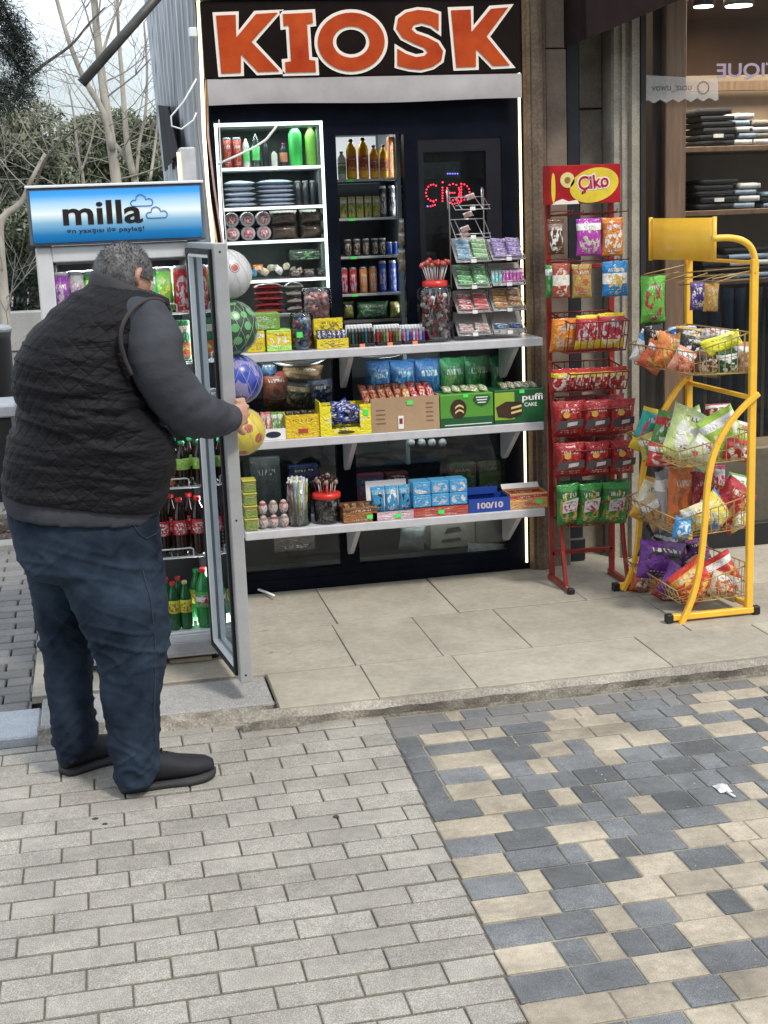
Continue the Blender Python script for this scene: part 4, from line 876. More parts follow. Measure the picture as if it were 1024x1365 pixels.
part('header_top',MB().box(FX0-.018,FX1+.02,5.388,5.60,1.9622,1.972,.002),M_white,h)
part('header_panel',MB().box(FX0-.002,FX1+.004,5.391,5.3945,1.763,1.952),gradm(),h)
M_ink=mat('dark_ink',(.018,.012,.012),.4)
yh=5.3905
def PH(x,y): p=PY(x,y,yh); return p
text('milla',.088,facM(PH(137,283).x,yh,PH(137,283).z),M_ink,'lettering',F,bold=.022,width=.292)
text('ən yaxşısı ilə paylaş!',.021,facM(PH(141,307).x,yh,PH(141,307).z),M_ink,'lettering',F,bold=.012,width=.285)
M_cl=mat('cloud_blue',(.03,.22,.55),.4)
for cx_,cy_,s in((190,270,1),(210,286,.95)):
    p=PH(cx_,cy_); o=[(-.038,-.012),(-.044,0),(-.034,.010),(-.024,.010),(-.020,.024),(-.004,.030),(.010,.022),(.014,.012),(.028,.014),(.038,.004),(.034,-.010),(.022,-.012),(-.038,-.012)]
    part('cloud_outline',MB().tube([(p.x+a*s,yh-.001,p.z+b*s) for a,b in smooth(o,3)],.0022,5),M_cl,F)
# door
ang=math.atan2(.49,.055); H0=V(.374,5.414,0); DU=V(.061,-.487,0).normalized(); DT=V(DU.y*-1,DU.x,0); DT=V(.9922,.1243,0)
DM=Matrix((DU,DT,V(0,0,1))).transposed().to_4x4(); DM.translation=H0
DL,DZ0,DZ1,DW=.49,.135,1.745,.046
M_al=mat('door_aluminium',(.42,.43,.44),.38,.25,var=.06)
mb=MB()
mb.box(DL-.045,DL,0,DW,DZ0,DZ1,.003,DM).box(0,.04,0,DW,DZ0,DZ1,.003,DM).box(.04,DL-.045,.0,DW,DZ1-.05,DZ1-.0005,.002,DM).box(.04,DL-.045,0,DW,DZ0+.0005,DZ0+.05,.002,DM)
Dr=part('door',mb,M_al,F)
g=.006
mb=MB()
for a,b in((.03,.048),(DL-.06,DL-.038)): mb.box(a,b,-g*2,-.0005,DZ0+.02,DZ1-.02,.002,DM)
for a,b in((DZ0+.02,DZ0+.038),(DZ1-.038,DZ1-.02)): mb.box(.048,DL-.06,-g*2,-.0005,a,b,.002,DM)
part('gasket',mb,M_black,Dr)
mb=MB()
for a,b in((.052,.062),(DL-.075,DL-.064)): mb.box(a,b,-.008,.012,DZ0+.045,DZ1-.045,.002,DM)
for a,b in((DZ0+.04,DZ0+.052),(DZ1-.052,DZ1-.04)): mb.box(.062,DL-.075,-.008,.012,a,b,.002,DM)
part('inner_trim',mb,M_white,Dr)
part('pane',MB().box(.04,DL-.045,.018,.024,DZ0+.05,DZ1-.05,0,DM),glass('door_glass',(.85,.9,.9),2.2),Dr)
mb=MB()
for z in(DZ0+.03,DZ1-.03,DZ0+.62): mb.lathe([(.004,-.0008),(.004,.001)],(0,0,0),10,M=DM@Matrix.Translation((DL,DW*.45,z))@Matrix.Rotation(R_(90),4,'Y'))
part('screw',mb,M_black,Dr)
single('cardboard_wedge',MB().box(.20,.37,5.44,5.55,.0705,.088,.004,Matrix.Translation((0,0,0))),mat('cardboard_old',(.32,.25,.17),.8,bump=.2),'crumpled scrap of cardboard wedged under the fridge','cardboard')
# ================================================================ BALLS
def ballm(name,base,fn):
    m=bpy.data.materials.new(name); m.use_nodes=True; t=m.node_tree; b=t.nodes['Principled BSDF']; b.inputs['Roughness'].default_value=.3; c=nd(t,'ShaderNodeTexCoord')
    vo=nd(t,'ShaderNodeTexVoronoi',Scale=fn[0]); vo.inputs['Randomness'].default_value=fn[3]; t.links.new(c.outputs['Object'],vo.inputs['Vector'])
    r=nd(t,'ShaderNodeValToRGB'); r.color_ramp.interpolation='CONSTANT'; e=r.color_ramp.elements; e[0].color=(*fn[1],1); e[1].position=fn[2]; e[1].color=(*base,1)
    for p,cc in fn[4:]: q=e.new(p); q.color=(*cc,1)
    t.links.new(vo.outputs['Distance'],r.inputs[0]); t.links.new(r.outputs[0],b.inputs['Base Color']); return m
M_net=mat('net_string',(.55,.55,.5),.6)
top=PY(316,320,5.75)
BL=[(303,366,.100,ballm('white_ball_print',(.50,.50,.52),(9.0,(.40,.07,.05),.20,.9,(.23,(.03,.03,.03)),(.25,(.50,.50,.52)))),'white football with red and black marks, topmost of the hanging balls'),
    (308,437,.112,ballm('green_ball_print',(.018,.035,.026),(19.0,(.13,.38,.15),.40,.30,(.44,(.03,.07,.04)))),'black ball with bright green spots hanging second from top'),
    (317,506,.103,ballm('blue_ball_print',(.04,.07,.38),(13.0,(.015,.03,.22),.30,1,(.55,(.25,.22,.42)))),'blue and purple ball hanging third from top'),
    (322,575,.100,ballm('yellow_ball_print',(.58,.46,.05),(15.0,(.36,.09,.05),.33,1,)),'yellow ball with red patches, lowest of the hanging balls')]
for x,y,r_,m,lab in BL:
    p=PY(x,y,5.75); T=thing('ball',lab,'ball',p,'balls hanging in nets beside the fridge door')
    part('ball_shell',MB().ball(p,r_,32,20),m,T); mb=MB()
    for k in range(12):
        for s in(1,-1):
            pts=[]
            for j in range(13): th=math.pi*j/12; ph=2*math.pi*k/12+s*th*.5; pts.append(p+V(math.sin(th)*math.cos(ph),math.sin(th)*math.sin(ph),math.cos(th))*(r_+.002))
            mb.tube(pts,.0007,4,False)
    mb.tube([p+V(0,0,r_),p+V(0,0,r_+.04)],.003,6); part('net',mb,M_net,T)
p=PY(303,335,5.75); single('string',MB().tube([p,PY(296,250,6.0),PY(292,160,6.3)],.003,6),M_net,'pale string that the net of balls hangs from','string')
# ================================================================ WRAPPED GOODS helpers
_pm={}
def pouch_me(w,h,t,var=0,crimp=.05,nu=14,nv=18):
    key=(round(w,3),round(h,3),round(t,3),var)
    if key in _pm: return _pm[key].copy() if False else _pm[key]
    r=random.Random(var*7+int(w*1000)); mb=MB(); vs=[]; o=r.uniform(0,50)
    for s in(-1,1):
        for i in range(nu+1):
            for j in range(nv+1):
                u,v_=i/nu,j/nv; e=min(v_,1-v_); q=max(0,e-crimp)/(.5-crimp); prof=(1-(1-q)**2.6)**.62*(1-abs(2*u-1)**2.8)**.6
                wr=.10*noise.noise(V(u*6+o,v_*5,s*3))+(.25*(1-q)**3)*math.sin(u*38+o+3*noise.noise(V(u*3,v_*3,o)))
                y=s*t/2*max(0.02,prof*(1+wr)); x=(u-.5)*w*(1-.07*math.sin(math.pi*v_))+ .01*w*noise.noise(V(v_*5,s,o)); z=(v_-.5)*h*(1+.015*math.sin(u*9+o))
                y+=t*.08*noise.noise(V(u*2,v_*2,o+9)); vs.append((x,y,z))
    k=(nu+1)*(nv+1); fs=[]
    for s in(0,1):
        for i in range(nu):
            for j in range(nv): q=s*k+i*(nv+1)+j; f=(q,q+nv+1,q+nv+2,q+1); fs.append(f if s==0 else f[::-1])
    for i in range(nu): q=i*(nv+1); fs+=[(q,q+k,q+nv+1+k,q+nv+1),(q+nv,q+2*nv+1,q+2*nv+1+k,q+nv+k)]
    for j in range(nv): fs+=[(j,j+1,j+1+k,j+k)]; q=nu*(nv+1)+j; fs+=[(q,q+k,q+k+1,q+1)]
    mb.add(vs,fs,True); me=mb.mesh('pouch'); me.materials.append(None); _pm[key]=me; return me
def setm(o,m):
    if len(o.data.materials)==0: o.data.materials.append(None)
    o.material_slots[0].link='OBJECT'; o.material_slots[0].material=m; return o
def pouch(c,w,h,t,m,lab,cat='snack bag',group=None,rot=(0,0,0),var=0,name='snack_bag'):
    o=inst(name,pouch_me(w,h,t,var),c,rot,lab,cat,group); setm(o,m); return o
def prod_box(x0,x1,z0,z1,Y,d,m,lab,cat='box',name='sweet_box',group=None,tagat=None,c=.003):
    T=thing(name,lab,cat,((x0+x1)/2,Y+d/2,z0),group); part('carton',MB().box(x0,x1,Y,Y+d,z0+.001,z1,c),m,T)
    if tagat: part('price_tag',MB().box(tagat[0]-.012,tagat[0]+.012,Y-.003,Y-.0015,tagat[1]-.008,tagat[1]+.008),M_tag,T)
    return T
def tray_box(x0,x1,z0,z1,Y,d,m,lab,cat='box',name='display_box',tagat=None,flap=None,group=None):
    T=thing(name,lab,cat,((x0+x1)/2,Y+d/2,z0),group); z=z0+.001; w_=.004
    mb=MB().box(x0,x1,Y,Y+w_,z,z1).box(x0,x1,Y+d-w_,Y+d,z,z1).box(x0,x0+w_,Y+w_,Y+d-w_,z,z1).box(x1-w_,x1,Y+w_,Y+d-w_,z,z1).box(x0+w_,x1-w_,Y+w_,Y+d-w_,z,z+w_)
    part('carton',mb,m,T)
    if flap: part('flap',MB().add([(x0,Y+d,z1),(x1,Y+d,z1),(x1,Y+d+.02,z1+flap),(x0,Y+d+.02,z1+flap)],[(0,1,2,3)]).add([(x0,Y+d+.002,z1),(x1,Y+d+.002,z1),(x1,Y+d+.022,z1+flap),(x0,Y+d+.022,z1+flap)],[(0,3,2,1)]),M_tagw if flap>.0 else m,T)
    if tagat: part('price_tag',MB().box(tagat[0]-.014,tagat[0]+.014,Y-.003,Y-.0015,tagat[1]-.009,tagat[1]+.009),M_tag,T)
    return T
def bars(n,x0,x1,z,Y,ms,lab,cat,group,w=.03,h=.10,t=.015,rot=(R_(-65),0,0),name='wrapped_bar',rows=1,dy=.05,dz=.006,rz=.1,sd=0):
    r=random.Random(sd+n); k=0
    for j in range(rows):
        for i in range(n):
            x=x0+(x1-x0)*(i+.5)/n; mm=ms[k%len(ms)] if not callable(ms) else ms(i,j); k+=1
            ll=lab.format(nth(i,n),['front','second','third','back'][j] if rows>1 else '')
            pouch(V(x,Y+j*dy,z+j*dz+r.uniform(-.002,.002)),w,h,t,mm,ll,cat,group,(rot[0]+r.gauss(0,.06),rot[1]+r.gauss(0,.05),rot[2]+r.gauss(0,rz)),k%4,name)
W=(.75,.75,.75); BK=(.015,.015,.018); RD=(.45,.02,.02); YL=(.75,.58,.02); GR=(.04,.28,.06); BL_=(.02,.08,.45); OR=(.70,.22,.02); BR=(.10,.04,.015); LG=(.45,.75,.15); PU=(.17,.03,.25); TN=(.45,.32,.18); PK=(.7,.15,.3); LB=(.12,.38,.65); DG=(.015,.09,.03); SV=(.35,.35,.36); CR=(.7,.62,.42)
# ================================================================ RED RACK
M_rr=mat('red_rack_paint',(.26,.022,.016),.35,var=.15,coat=.3); RY=6.17
RR=thing('red_rack','tall red wire rack of hanging snack bags under a red header card','rack',(2.2,6.05,.07))
lp_,rp_=PZ(735,770,.08),PZ(815,757,.08)
xl,xr=2.068,2.372
mb=MB()
for x in(xl,xr): mb.bar((x,RY,.085),(x,RY,2.0 if x==xl else 1.99),.026,.02)
part('upright',mb,M_rr,RR)
for x,nm in((xl,'l'),(xr,'r')):
    mb=MB().bar((x-.004,RY+.02,.083),(x-.004,5.90,.083),.024); pts=[(x-.004,5.95,.09),(x-.004,6.0,.25),(x-.004,6.05,.5),(x-.004,6.09,.75),(x-.004,6.13,1.0),(x-.004,6.165,1.12)]
    for a,b in zip(pts,pts[1:]): mb.bar(a,b,.017,.022)
    q=part('foot',mb,M_rr,RR); part('foot_cap',MB().box(x-.02,x+.012,5.875,5.902,.071,.099,.004),M_black,q)
for z_,w_ in((.20,.02),(1.55,.02),(.62,.012)): part('cross_bar',MB().bar((xl,RY,z_),(xr,RY,z_),w_),M_rr,RR)
def wbasket(T,c8,nx,ny,nz,m,r_=.0022,rim=.0038,name='wire_basket',skip_top=True):
    """wire basket from 8 corners: bottom fl,fr,br,bl then top fl,fr,br,bl"""
    b,t=c8[:4],c8[4:]; mb=MB()
    for i in range(4): mb.tube([t[i],t[(i+1)%4]],rim,6); mb.tube([b[i],b[(i+1)%4]],r_*1.2,5); mb.tube([b[i],t[i]],r_*1.2,5)
    for i in range(4):
        n=nx if i%2==0 else ny
        for k in range(1,n): f=k/n; mb.tube([lerp(b[i],b[(i+1)%4],f),lerp(t[i],t[(i+1)%4],f)],r_,4,False)
        for k in range(1,nz): f=k/nz; mb.tube([lerp(b[i],t[i],f),lerp(b[(i+1)%4],t[(i+1)%4],f)],r_,4,False)
    for k in range(1,nx): f=k/nx; mb.tube([lerp(b[0],b[1],f),lerp(b[3],b[2],f)],r_,4,False)
    for k in range(1,ny): f=k/ny; mb.tube([lerp(b[0],b[3],f),lerp(b[1],b[2],f)],r_,4,False)
    return part(name,mb,m,T)
M_rw=mat('red_wire',(.22,.02,.016),.4,.1)
RYF=5.93
for k,(yt,yb) in enumerate(((432,470),(500,522),(548,582),(602,634),(672,702))):
    z0=PY(790,yb,RYF).z; z1=PY(790,yt,RYF).z+.01
    a,b=xl+.012,xr-.012; f=RYF-.02
    wbasket(RR,[V(a,f+.05,z0),V(b,f+.05,z0),V(b,RY,z0),V(a,RY,z0),V(a,f,z1),V(b,f,z1),V(b,RY,z1+.03),V(a,RY,z1+.03)],9,6,2,M_rw)
for py in(284,348):
    z=PY(840,py,RYF).z; mb=MB()
    mb.tube([(xl,RY,z),(xr,RY,z)],.004,6)
    for i in range(6): x=xl+.02+.052*i; mb.tube([(x,RY,z),(x,RYF-.03,z+.01),(x,RYF-.04,z+.022)],.0026,5)
    mb.tube([(xl,RY,z+.012),(xl-.004,6.05,z+.02),(xl+.02,RYF,z+.02)],.0026,5); part('hook_rail',mb,M_rw,RR)
HC=thing('header_card','glossy red header card reading Çiko with a yellow oval on top of the red rack','sign',(2.22,6.10,1.83))
x0,x1,z0,z1=2.030,2.400,1.832,2.003
part('card',MB().box(x0,x1,6.115,6.122,z0,z1,.002),mat('card_red',(.42,.012,.018),.25,var=.2,scale=6,coat=.5),HC)
part('side_strip',MB().box(x0,x0+.03,6.1125,6.1145,z0,z1),mat('card_dark_red',(.22,.01,.012),.3),HC)
def disc(cx,cz,rx,rz,y,m,nm,T=None,n=28,th=.0012,tilt=0):
    pts=[]
    for k in range(n): a=2*math.pi*k/n; p,q=rx*math.cos(a),rz*math.sin(a); pts.append((cx+p*math.cos(tilt)-q*math.sin(tilt),cz+p*math.sin(tilt)+q*math.cos(tilt)))
    return part(nm,MB().prism(pts,y-th,y),m,T)
M_yel=mat('card_yellow',(.72,.55,.05),.3,var=.1); M_ylo=mat('card_pale_yellow',(.72,.62,.25),.3)
disc(2.272,1.912,.118,.075,6.1140,M_yel,'oval',HC,tilt=.22); disc(2.145,1.938,.034,.034,6.1140,M_ylo,'flower',HC); disc(2.145,1.938,.014,.014,6.1125,mat('card_olive',(.25,.16,.02),.4),'flower_centre',HC)
disc(2.078,1.905,.010,.066,6.1140,M_yel,'ornament',HC)
text('Çiko',.088,facM(2.268,6.1115,1.92)@Matrix.Rotation(.10,4,'Z'),M_wh,'lettering',HC,bold=.075,width=.158,ext=0); text('Çiko',.076,facM(2.268,6.1105,1.92)@Matrix.Rotation(.10,4,'Z'),mat('card_crimson',(.45,.01,.06),.3),'lettering',HC,bold=.02,width=.145,ext=0)
part('white_splash',MB().prism([(2.07,z0),(2.20,z0),(2.19,z0+.018),(2.15,z0+.012),(2.12,z0+.024),(2.09,z0+.014)],6.1128,6.114),M_wh,HC)
def rp(px0,py0,px1,py1,Y,m,lab,group,t=.035,rot=None,var=0,cat='snack bag'):
    a,b,c,d=fb(px0,py0,px1,py1,Y); return pouch(V((a+b)/2,Y,(c+d)/2),b-a,d-c,t,m,lab,cat,group,rot or (0,0,0),var)
G1='snack bags on the red rack'
rp(730,292,752,339,5.95,pk(BR,(.25,.15,.12),W,'band'),'brown bag of white seeds at the left of the red rack top row',G1,.03)
rp(768,291,802,341,5.93,pk((.42,.05,.38),W,(.5,.55,.4),'band'),'purple and white snack bag in the top row of the red rack',G1)
rp(802,290,831,341,5.94,pk((.62,.22,.04),(.5,.12,.03),W,'band'),'orange and brown snack bag at the right of the red rack top row',G1)
rp(727,353,747,397,5.98,pk(GR,W,(.3,.5,.2)),'green bag tucked behind a white one at the left of the second row',G1)
rp(736,351,760,397,5.94,pk((.35,.07,.05),W,CR,'mid'),'brown-red bag with white nuts window, second row of the red rack',G1,.03)
rp(762,352,789,397,5.94,pk((.42,.28,.08),(.35,.15,.05),(.4,.12,.05)),'narrow tan nut bag in the middle of the second row of the red rack',G1,.03)
rp(802,348,837,395,5.93,pk((.02,.20,.50),W,(.6,.42,.1),'mid'),'bright blue nut bag at the right of the second row of the red rack',G1)
rp(733,423,772,470,5.99,pk((.72,.25,.02),(.6,.2,.03),(.6,.5,.4),'base'),'plain orange snack bag leaning in the third row of the red rack',G1,.045,(.25,0,.1))
rp(766,419,800,466,5.96,pk((.50,.04,.06),(.8,.6,.03),W,'base'),'yellow-topped red snack bag in the middle of the third row',G1,.045,(.2,0,.05),1)
rp(796,416,832,464,5.95,pk((.52,.05,.08),(.8,.6,.03),W,'base'),'yellow-topped red snack bag at the right of the third row',G1,.045,(.2,0,-.05),2)
for i,(a,b) in enumerate(((733,768),(760,790),(784,812),(808,834))): rp(a,490-i,b,524-i,5.97,pk(RD,(.75,.58,.03),W,'band'),nth(i,4)+' yellow and red bag in the fourth row of the red rack',G1,.05,(.35,0,0),i)
for rw,(y0,y1,nm) in enumerate(((534,582,'fifth'),(589,636,'sixth'))):
    for i,(a,b) in enumerate(((738,779),(776,814),(812,846))):
        T=rp(a-(2 if rw==0 else -1),y0-i*1.5,b,y1-i*2,5.94,pk((.30,.012,.015),(.26,.01,.015),(.40,.04,.03),'mid'),f'{nth(i,3)} dark red snack bag in the {nm} row of the red rack',G1,.06,(.12,.0,.05*(i-1)),i)
        w=T.dimensions
        p=PY((a+b)/2-2,(y0+y1)/2+5-i*1.5,5.90); q=PY((a+b)/2-6,y0+13-i*1.5,5.903)
        me=MB(); ww=(PY(b,y0,5.9)-PY(a,y0,5.9)).x
        for nm2,poly,m_ in(('bag_band',[(-.46*ww,-.028),(.42*ww,-.018),(.42*ww,.020),(-.38*ww,.012)],mat('band_grey',(.06,.055,.06),.35)),('bag_logo',[(-.12*ww,-.012),(.30*ww,-.006),(.30*ww,.012),(-.12*ww,.006)],mat('logo_white',(.5,.42,.45),.4))):
            pass
        vs=lambda P,dy:[(T.location.x*0+x,dy,z) for x,z in P]
        o=bpy.data.objects.new('bag_band',MB().prism([(-.46*ww,-.040),(.42*ww,-.030),(.42*ww,.004),(-.38*ww,-.002)],-.0345,-.0325).mesh('bag_band')); o.data.materials.append(mat('band_grey',(.06,.055,.06),.35)); C.link(o); o.parent=T
        o=bpy.data.objects.new('bag_logo',MB().prism([(-.10*ww,-.028),(.22*ww,-.022),(.24*ww,-.006),(-.08*ww,-.010)],-.0365,-.0348).mesh('bag_logo')); o.data.materials.append(mat('logo_white',(.5,.42,.45),.4)); C.link(o); o.parent=T
        o=bpy.data.objects.new('bag_emblem',MB().prism([(-.12*ww+.016*math.cos(a_*math.pi/8),.026+.014*math.sin(a_*math.pi/8)) for a_ in range(16)],-.036,-.030).mesh('bag_emblem')); o.data.materials.append(mat('emblem_gold',(.65,.38,.08),.35)); C.link(o); o.parent=T
    for i in range(2): rp(752+i*40,y0-8-i,792+i*40,y1-14,6.06,pk((.22,.01,.012),(.2,.01,.01),(.3,.03,.03)),f'{["left","right"][i]} dark red bag standing behind the {nm} row',G1,.05,(.1,0,0),3)
for i,(a,b) in enumerate(((742,772),(770,802),(800,838))):
    T=rp(a,644-i,b,700-i,5.94,pk((.03,.22,.04),(.02,.12,.03),(.5,.3,.06),'band'),f'{nth(i,3)} green and white snack bag in the lowest row of the red rack',G1,.06,(.15,.06*(i-1),0),i)
    o=bpy.data.objects.new('bag_panel',MB().prism([(-.038,-.030),(.030,-.022),(.040,.038),(-.036,.024)],-.0355,-.0320).mesh('bag_panel')); o.data.materials.append(pk((.5,.5,.5),(.5,.5,.5),(.35,.02,.08),'mid')); C.link(o); o.parent=T
for i in range(3): rp(744+i*30,640-i,772+i*32,680,6.05,pk(DG,(.02,.1,.02),(.2,.25,.1)),f'{nth(i,3)} dark green bag behind the lowest row of the red rack',G1,.05,(.1,0,0),4)
# ================================================================ YELLOW RACK
M_yr=mat('yellow_rack_paint',(.92,.52,.045),.35,var=.05,coat=.3,bump=.03); M_yw=mat('cream_wire',(.42,.28,.10),.35,.2)
YN,YF_=5.33,5.88
YR=thing('yellow_rack','yellow metal snack rack with four wire baskets and a blank curved header','rack',(2.5,5.6,.07))
def poly_bar(mb,pts,w,h=None):
    for a,b in zip(pts,pts[1:]): d=(b-a).normalized()*w*.12; mb.bar(a-d,b+d,w,h)
def frame(Y,post,leg,foot,arc,cap_w):
    mb=MB(); P=lambda l:[PY(x,y,Y) for x,y in l]
    q=P(post); mb.bar(q[0],q[-1],.030,.026)
    if arc: mb.tube([PY(x,y,Y) for x,y in smooth(arc,4)],.014,10)
    o=part('side_frame',mb,M_yr,YR)
    mb=MB(); poly_bar(mb,[V(*(PY(x,y,Y)-V(0,.024,0))) for x,y in smooth(leg,3)],.024,.022); part('curved_leg',mb,M_yr,YR)
    a,b=PY(*foot[0],Y),PY(*foot[1],Y); a.z=b.z=.092; f_=part('foot_bar',MB().bar(a,b,.028,.026),M_yr,YR)
    for e,d in((a,-1),(b,1)): part('foot_cap',MB().box(e.x-.012 if d>0 else e.x-.02,e.x+.02 if d>0 else e.x+.012,e.y-.017,e.y+.017,.071,.108,.004),M_black,f_)
    return o
frame(YN,[(1006,345),(998,812)],[(1007,524),(988,541),(966,568),(949,602),(940,645),(936,700),(930,752),(920,795),(904,832)],[(893,829),(1006,816)],[(1005,365),(1006,345),(1001,330),(990,321),(972,317),(950,318)],0)
frame(YF_,[(918,345),(918,772)],[(914,500),(897,522),(877,556),(861,596),(853,640),(850,690),(846,735),(838,765),(828,785)],[(822,787),(925,777)],None,0)
for a,b,w_ in((PY(998,806,YN),PY(918,770,YF_),.022),(PY(1000,530,YN),PY(918,510,YF_),.018),(PY(1005,350,YN),PY(918,345,YF_),.014)): part('rear_bar',MB().bar(a,b,w_),M_yr,YR)
a,b=PY(953,318,YN),PY(868,318,YF_); mb=MB(); vs=[]; n=16
zt,zb=PY(953,290,YN).z,PY(953,346,YN).z; zt2,zb2=PY(866,291,YF_).z,PY(866,346,YF_).z
for i in range(n+1):
    f=i/n; p=lerp(b,a,f); bow=.035*math.sin(math.pi*f); 
    for dx in(0,.004): vs+=[(p.x-bow+dx,p.y,lerp(V(0,0,zb2),V(0,0,zb),f).z),(p.x-bow+dx,p.y,lerp(V(0,0,zt2),V(0,0,zt),f).z)]
mb.add(vs,[(4*i,4*i+4,4*i+5,4*i+1) for i in range(n)]+[(4*i+2,4*i+3,4*i+7,4*i+6) for i in range(n)]+[(4*i+1,4*i+5,4*i+7,4*i+3) for i in range(n)]+[(4*i,4*i+2,4*i+6,4*i+4) for i in range(n)]+[(0,1,3,2),(4*n,4*n+2,4*n+3,4*n+1)],True)
part('header_plate',mb,M_yr,YR)
part('header_edge',MB().tube([(a.x-.002,a.y,zb-.004),(a.x-.002,a.y,zt+.004)],.009,8),M_yr,YR)
part('header_edge',MB().tube([(b.x-.002,b.y,zb2-.004),(b.x-.002,b.y,zt2+.004)],.009,8),M_yr,YR)
# hanging rails at top
mb=MB()
for (p,q) in (((1003,356),(855,368)),((1003,364),(880,372)),((1003,372),(905,380))):
    mb.tube([PY(*p,YN),PY(*q,YF_-.02)],.003,6)
mb.tube([PY(918,352,YF_),PY(858,366,YF_)],.003,6); mb.tube([PY(1006,360,YN),PY(950,372,YN),PY(950,380,YN)],.003,6)
for i in range(5): f=i/4; mb.tube([lerp(PY(985,366,YN),PY(905,362,YF_),f),lerp(PY(945,380,YN),PY(862,375,YF_),f)],.0022,5)
part('hook_rail',mb,M_yw,YR)
def YB(nr,nf,ff,nrb,nfb,ffb):
    c=lambda p,Y:PY(*p,Y); d=.012
    NR,NF,FF=c(nr,YN+d),c(nf,YN+d),c(ff,YF_-d); FR=V(PY(918,400,YF_).x-.01,YF_-d,NR.z)
    nr_,nf_,ff_=c(nrb,YN+d),c(nfb,YN+d),c(ffb,YF_-d); fr_=V(FR.x-.005,YF_-d,nr_.z)
    ff_.z=(ff_.z+nf_.z)/2; 
    wbasket(YR,[ff_,nf_,nr_,fr_,FF,NF,NR,FR],13,9,2,M_yw,.0019,.0032)
    return dict(x0=max(NF.x,FF.x)-.03,x1=NR.x-.03,z=(nf_.z+nr_.z)/2,zt=NF.z)
B1=YB((1001,443),(924,470),(838,458),(999,497),(926,500),(847,487))
B2=YB((1000,575),(905,602),(836,577),(998,612),(908,623),(846,601))
B3=YB((1000,660),(905,694),(834,662),(998,703),(908,717),(846,690))
B4=YB((1000,752),(902,788),(834,746),(998,793),(908,805),(850,778))
x=PY(868,477,5.75); part('label_plate',MB().box(-.008,0,-.10,.10,-.028,.028,.002,Matrix.Translation((x.x-.0,5.74,x.z))@Matrix.Rotation(.10,4,'Z')),M_yr,YR)
G2='snack bags in the yellow rack baskets'
def yb(px0,py0,px1,py1,Y,m,lab,rot,var=0,t=.06):
    a,b,c,d=fb(px0,py0,px1,py1,Y); return pouch(V((a+b)/2,Y,(c+d)/2),(b-a),(d-c),t,m,lab,'snack bag',G2,rot,var)
gold=(.50,.28,.06)
yb(853,368,888,430,5.80,pk((.12,.42,.05),(.12,.42,.05),(.35,.03,.06)),'green and red snack bag hanging at the upper left of the yellow rack',(0,0,.1),1,.05)
yb(920,376,940,413,5.55,pk((.10,.05,.30),(.06,.03,.15),W),'small purple snack bag hanging at the top of the yellow rack',(0,0,-.1),2,.03)
yb(938,378,958,415,5.50,pk(gold,(.5,.3,.1),(.7,.5,.2)),'small gold snack bag hanging at the top of the yellow rack',(0,.05,0),3,.03)
L1=[(845,440,880,485,5.82,pk(W,(.1,.3,.6),(.6,.3,.1)),'white and blue snack bag at the far left of the top basket',(.3,.3,.2)),
(858,432,884,475,5.78,pk(BK,BK,(.7,.3,.05)),'black snack bag with orange print in the top basket',(.2,-.1,.1)),
(872,446,918,492,5.66,pk((.72,.20,.05),(.7,.25,.05),(.75,.5,.1)),'bright orange snack bag amid the top basket',(-.2,.35,.15)),
(903,448,944,486,5.56,pk(BK,(.02,.02,.02),W),'black snack bag with white print in the top basket',(-.2,.3,0)),
(936,446,990,474,5.46,pk((.75,.72,.03),(.65,.6,.02),(.5,.6,.03)),'yellow snack bag lying on top of the top basket',(-.4,-.25,0)),
(890,434,932,455,5.76,pk((.05,.18,.5),W,W),'blue and white snack bag at the back of the top basket',(-.5,0,.1)),
(930,438,975,456,5.72,pk(W,(.6,.6,.6),(.4,.1,.1)),'white snack bag at the back of the top basket',(-.5,.1,0)),
(895,465,930,500,5.50,pk((.7,.3,.2),W,(.5,.05,.05)),'orange and white snack bag low at the front of the top basket',(.1,.5,0)),
(925,470,962,503,5.45,pk(BR,BK,(.5,.4,.3)),'dark brown snack bag low in the top basket',(.1,.2,0)),
(955,466,985,500,5.42,pk(DG,W,W),'dark green and white snack bag low in the top basket',(.1,-.1,0)),
(972,455,1000,495,5.44,pk((.4,.2,.1),W,(.6,.5,.4)),'brown snack bag against the post in the top basket',(.1,.1,0))]
L2=[(846,545,888,604,5.80,pk((.02,.35,.30),(.7,.5,.03),(.6,.05,.1),'base'),'teal snack bag with red print at the left of the second basket',(.1,.35,.1)),
(868,550,912,612,5.70,pk((.10,.25,.06),(.5,.03,.03),W),'dark green and red snack bag in the second basket',(.0,.3,.1)),
(886,546,955,618,5.56,pk((.48,.58,.22),(.55,.62,.35),(.72,.72,.66),'all',sc=5),'big lime and white snack bag in the middle of the second basket',(-.25,.45,.05)),
(938,548,990,608,5.47,pk((.35,.55,.08),W,(.72,.72,.66),sc=5),'white and green snack bag at the right of the second basket',(-.15,-.45,0)),
(965,585,1000,615,5.42,pk(RD,(.6,.1,.1),W),'red snack bag low at the right of the second basket',(.1,.2,0)),
(862,590,905,622,5.62,pk((.6,.05,.04),W,W),'red and white snack bag low at the front of the second basket',(.1,.1,0)),
(940,538,975,560,5.78,pk((.3,.02,.03),W,W),'dark red snack bag at the back of the second basket',(-.3,0,0))]
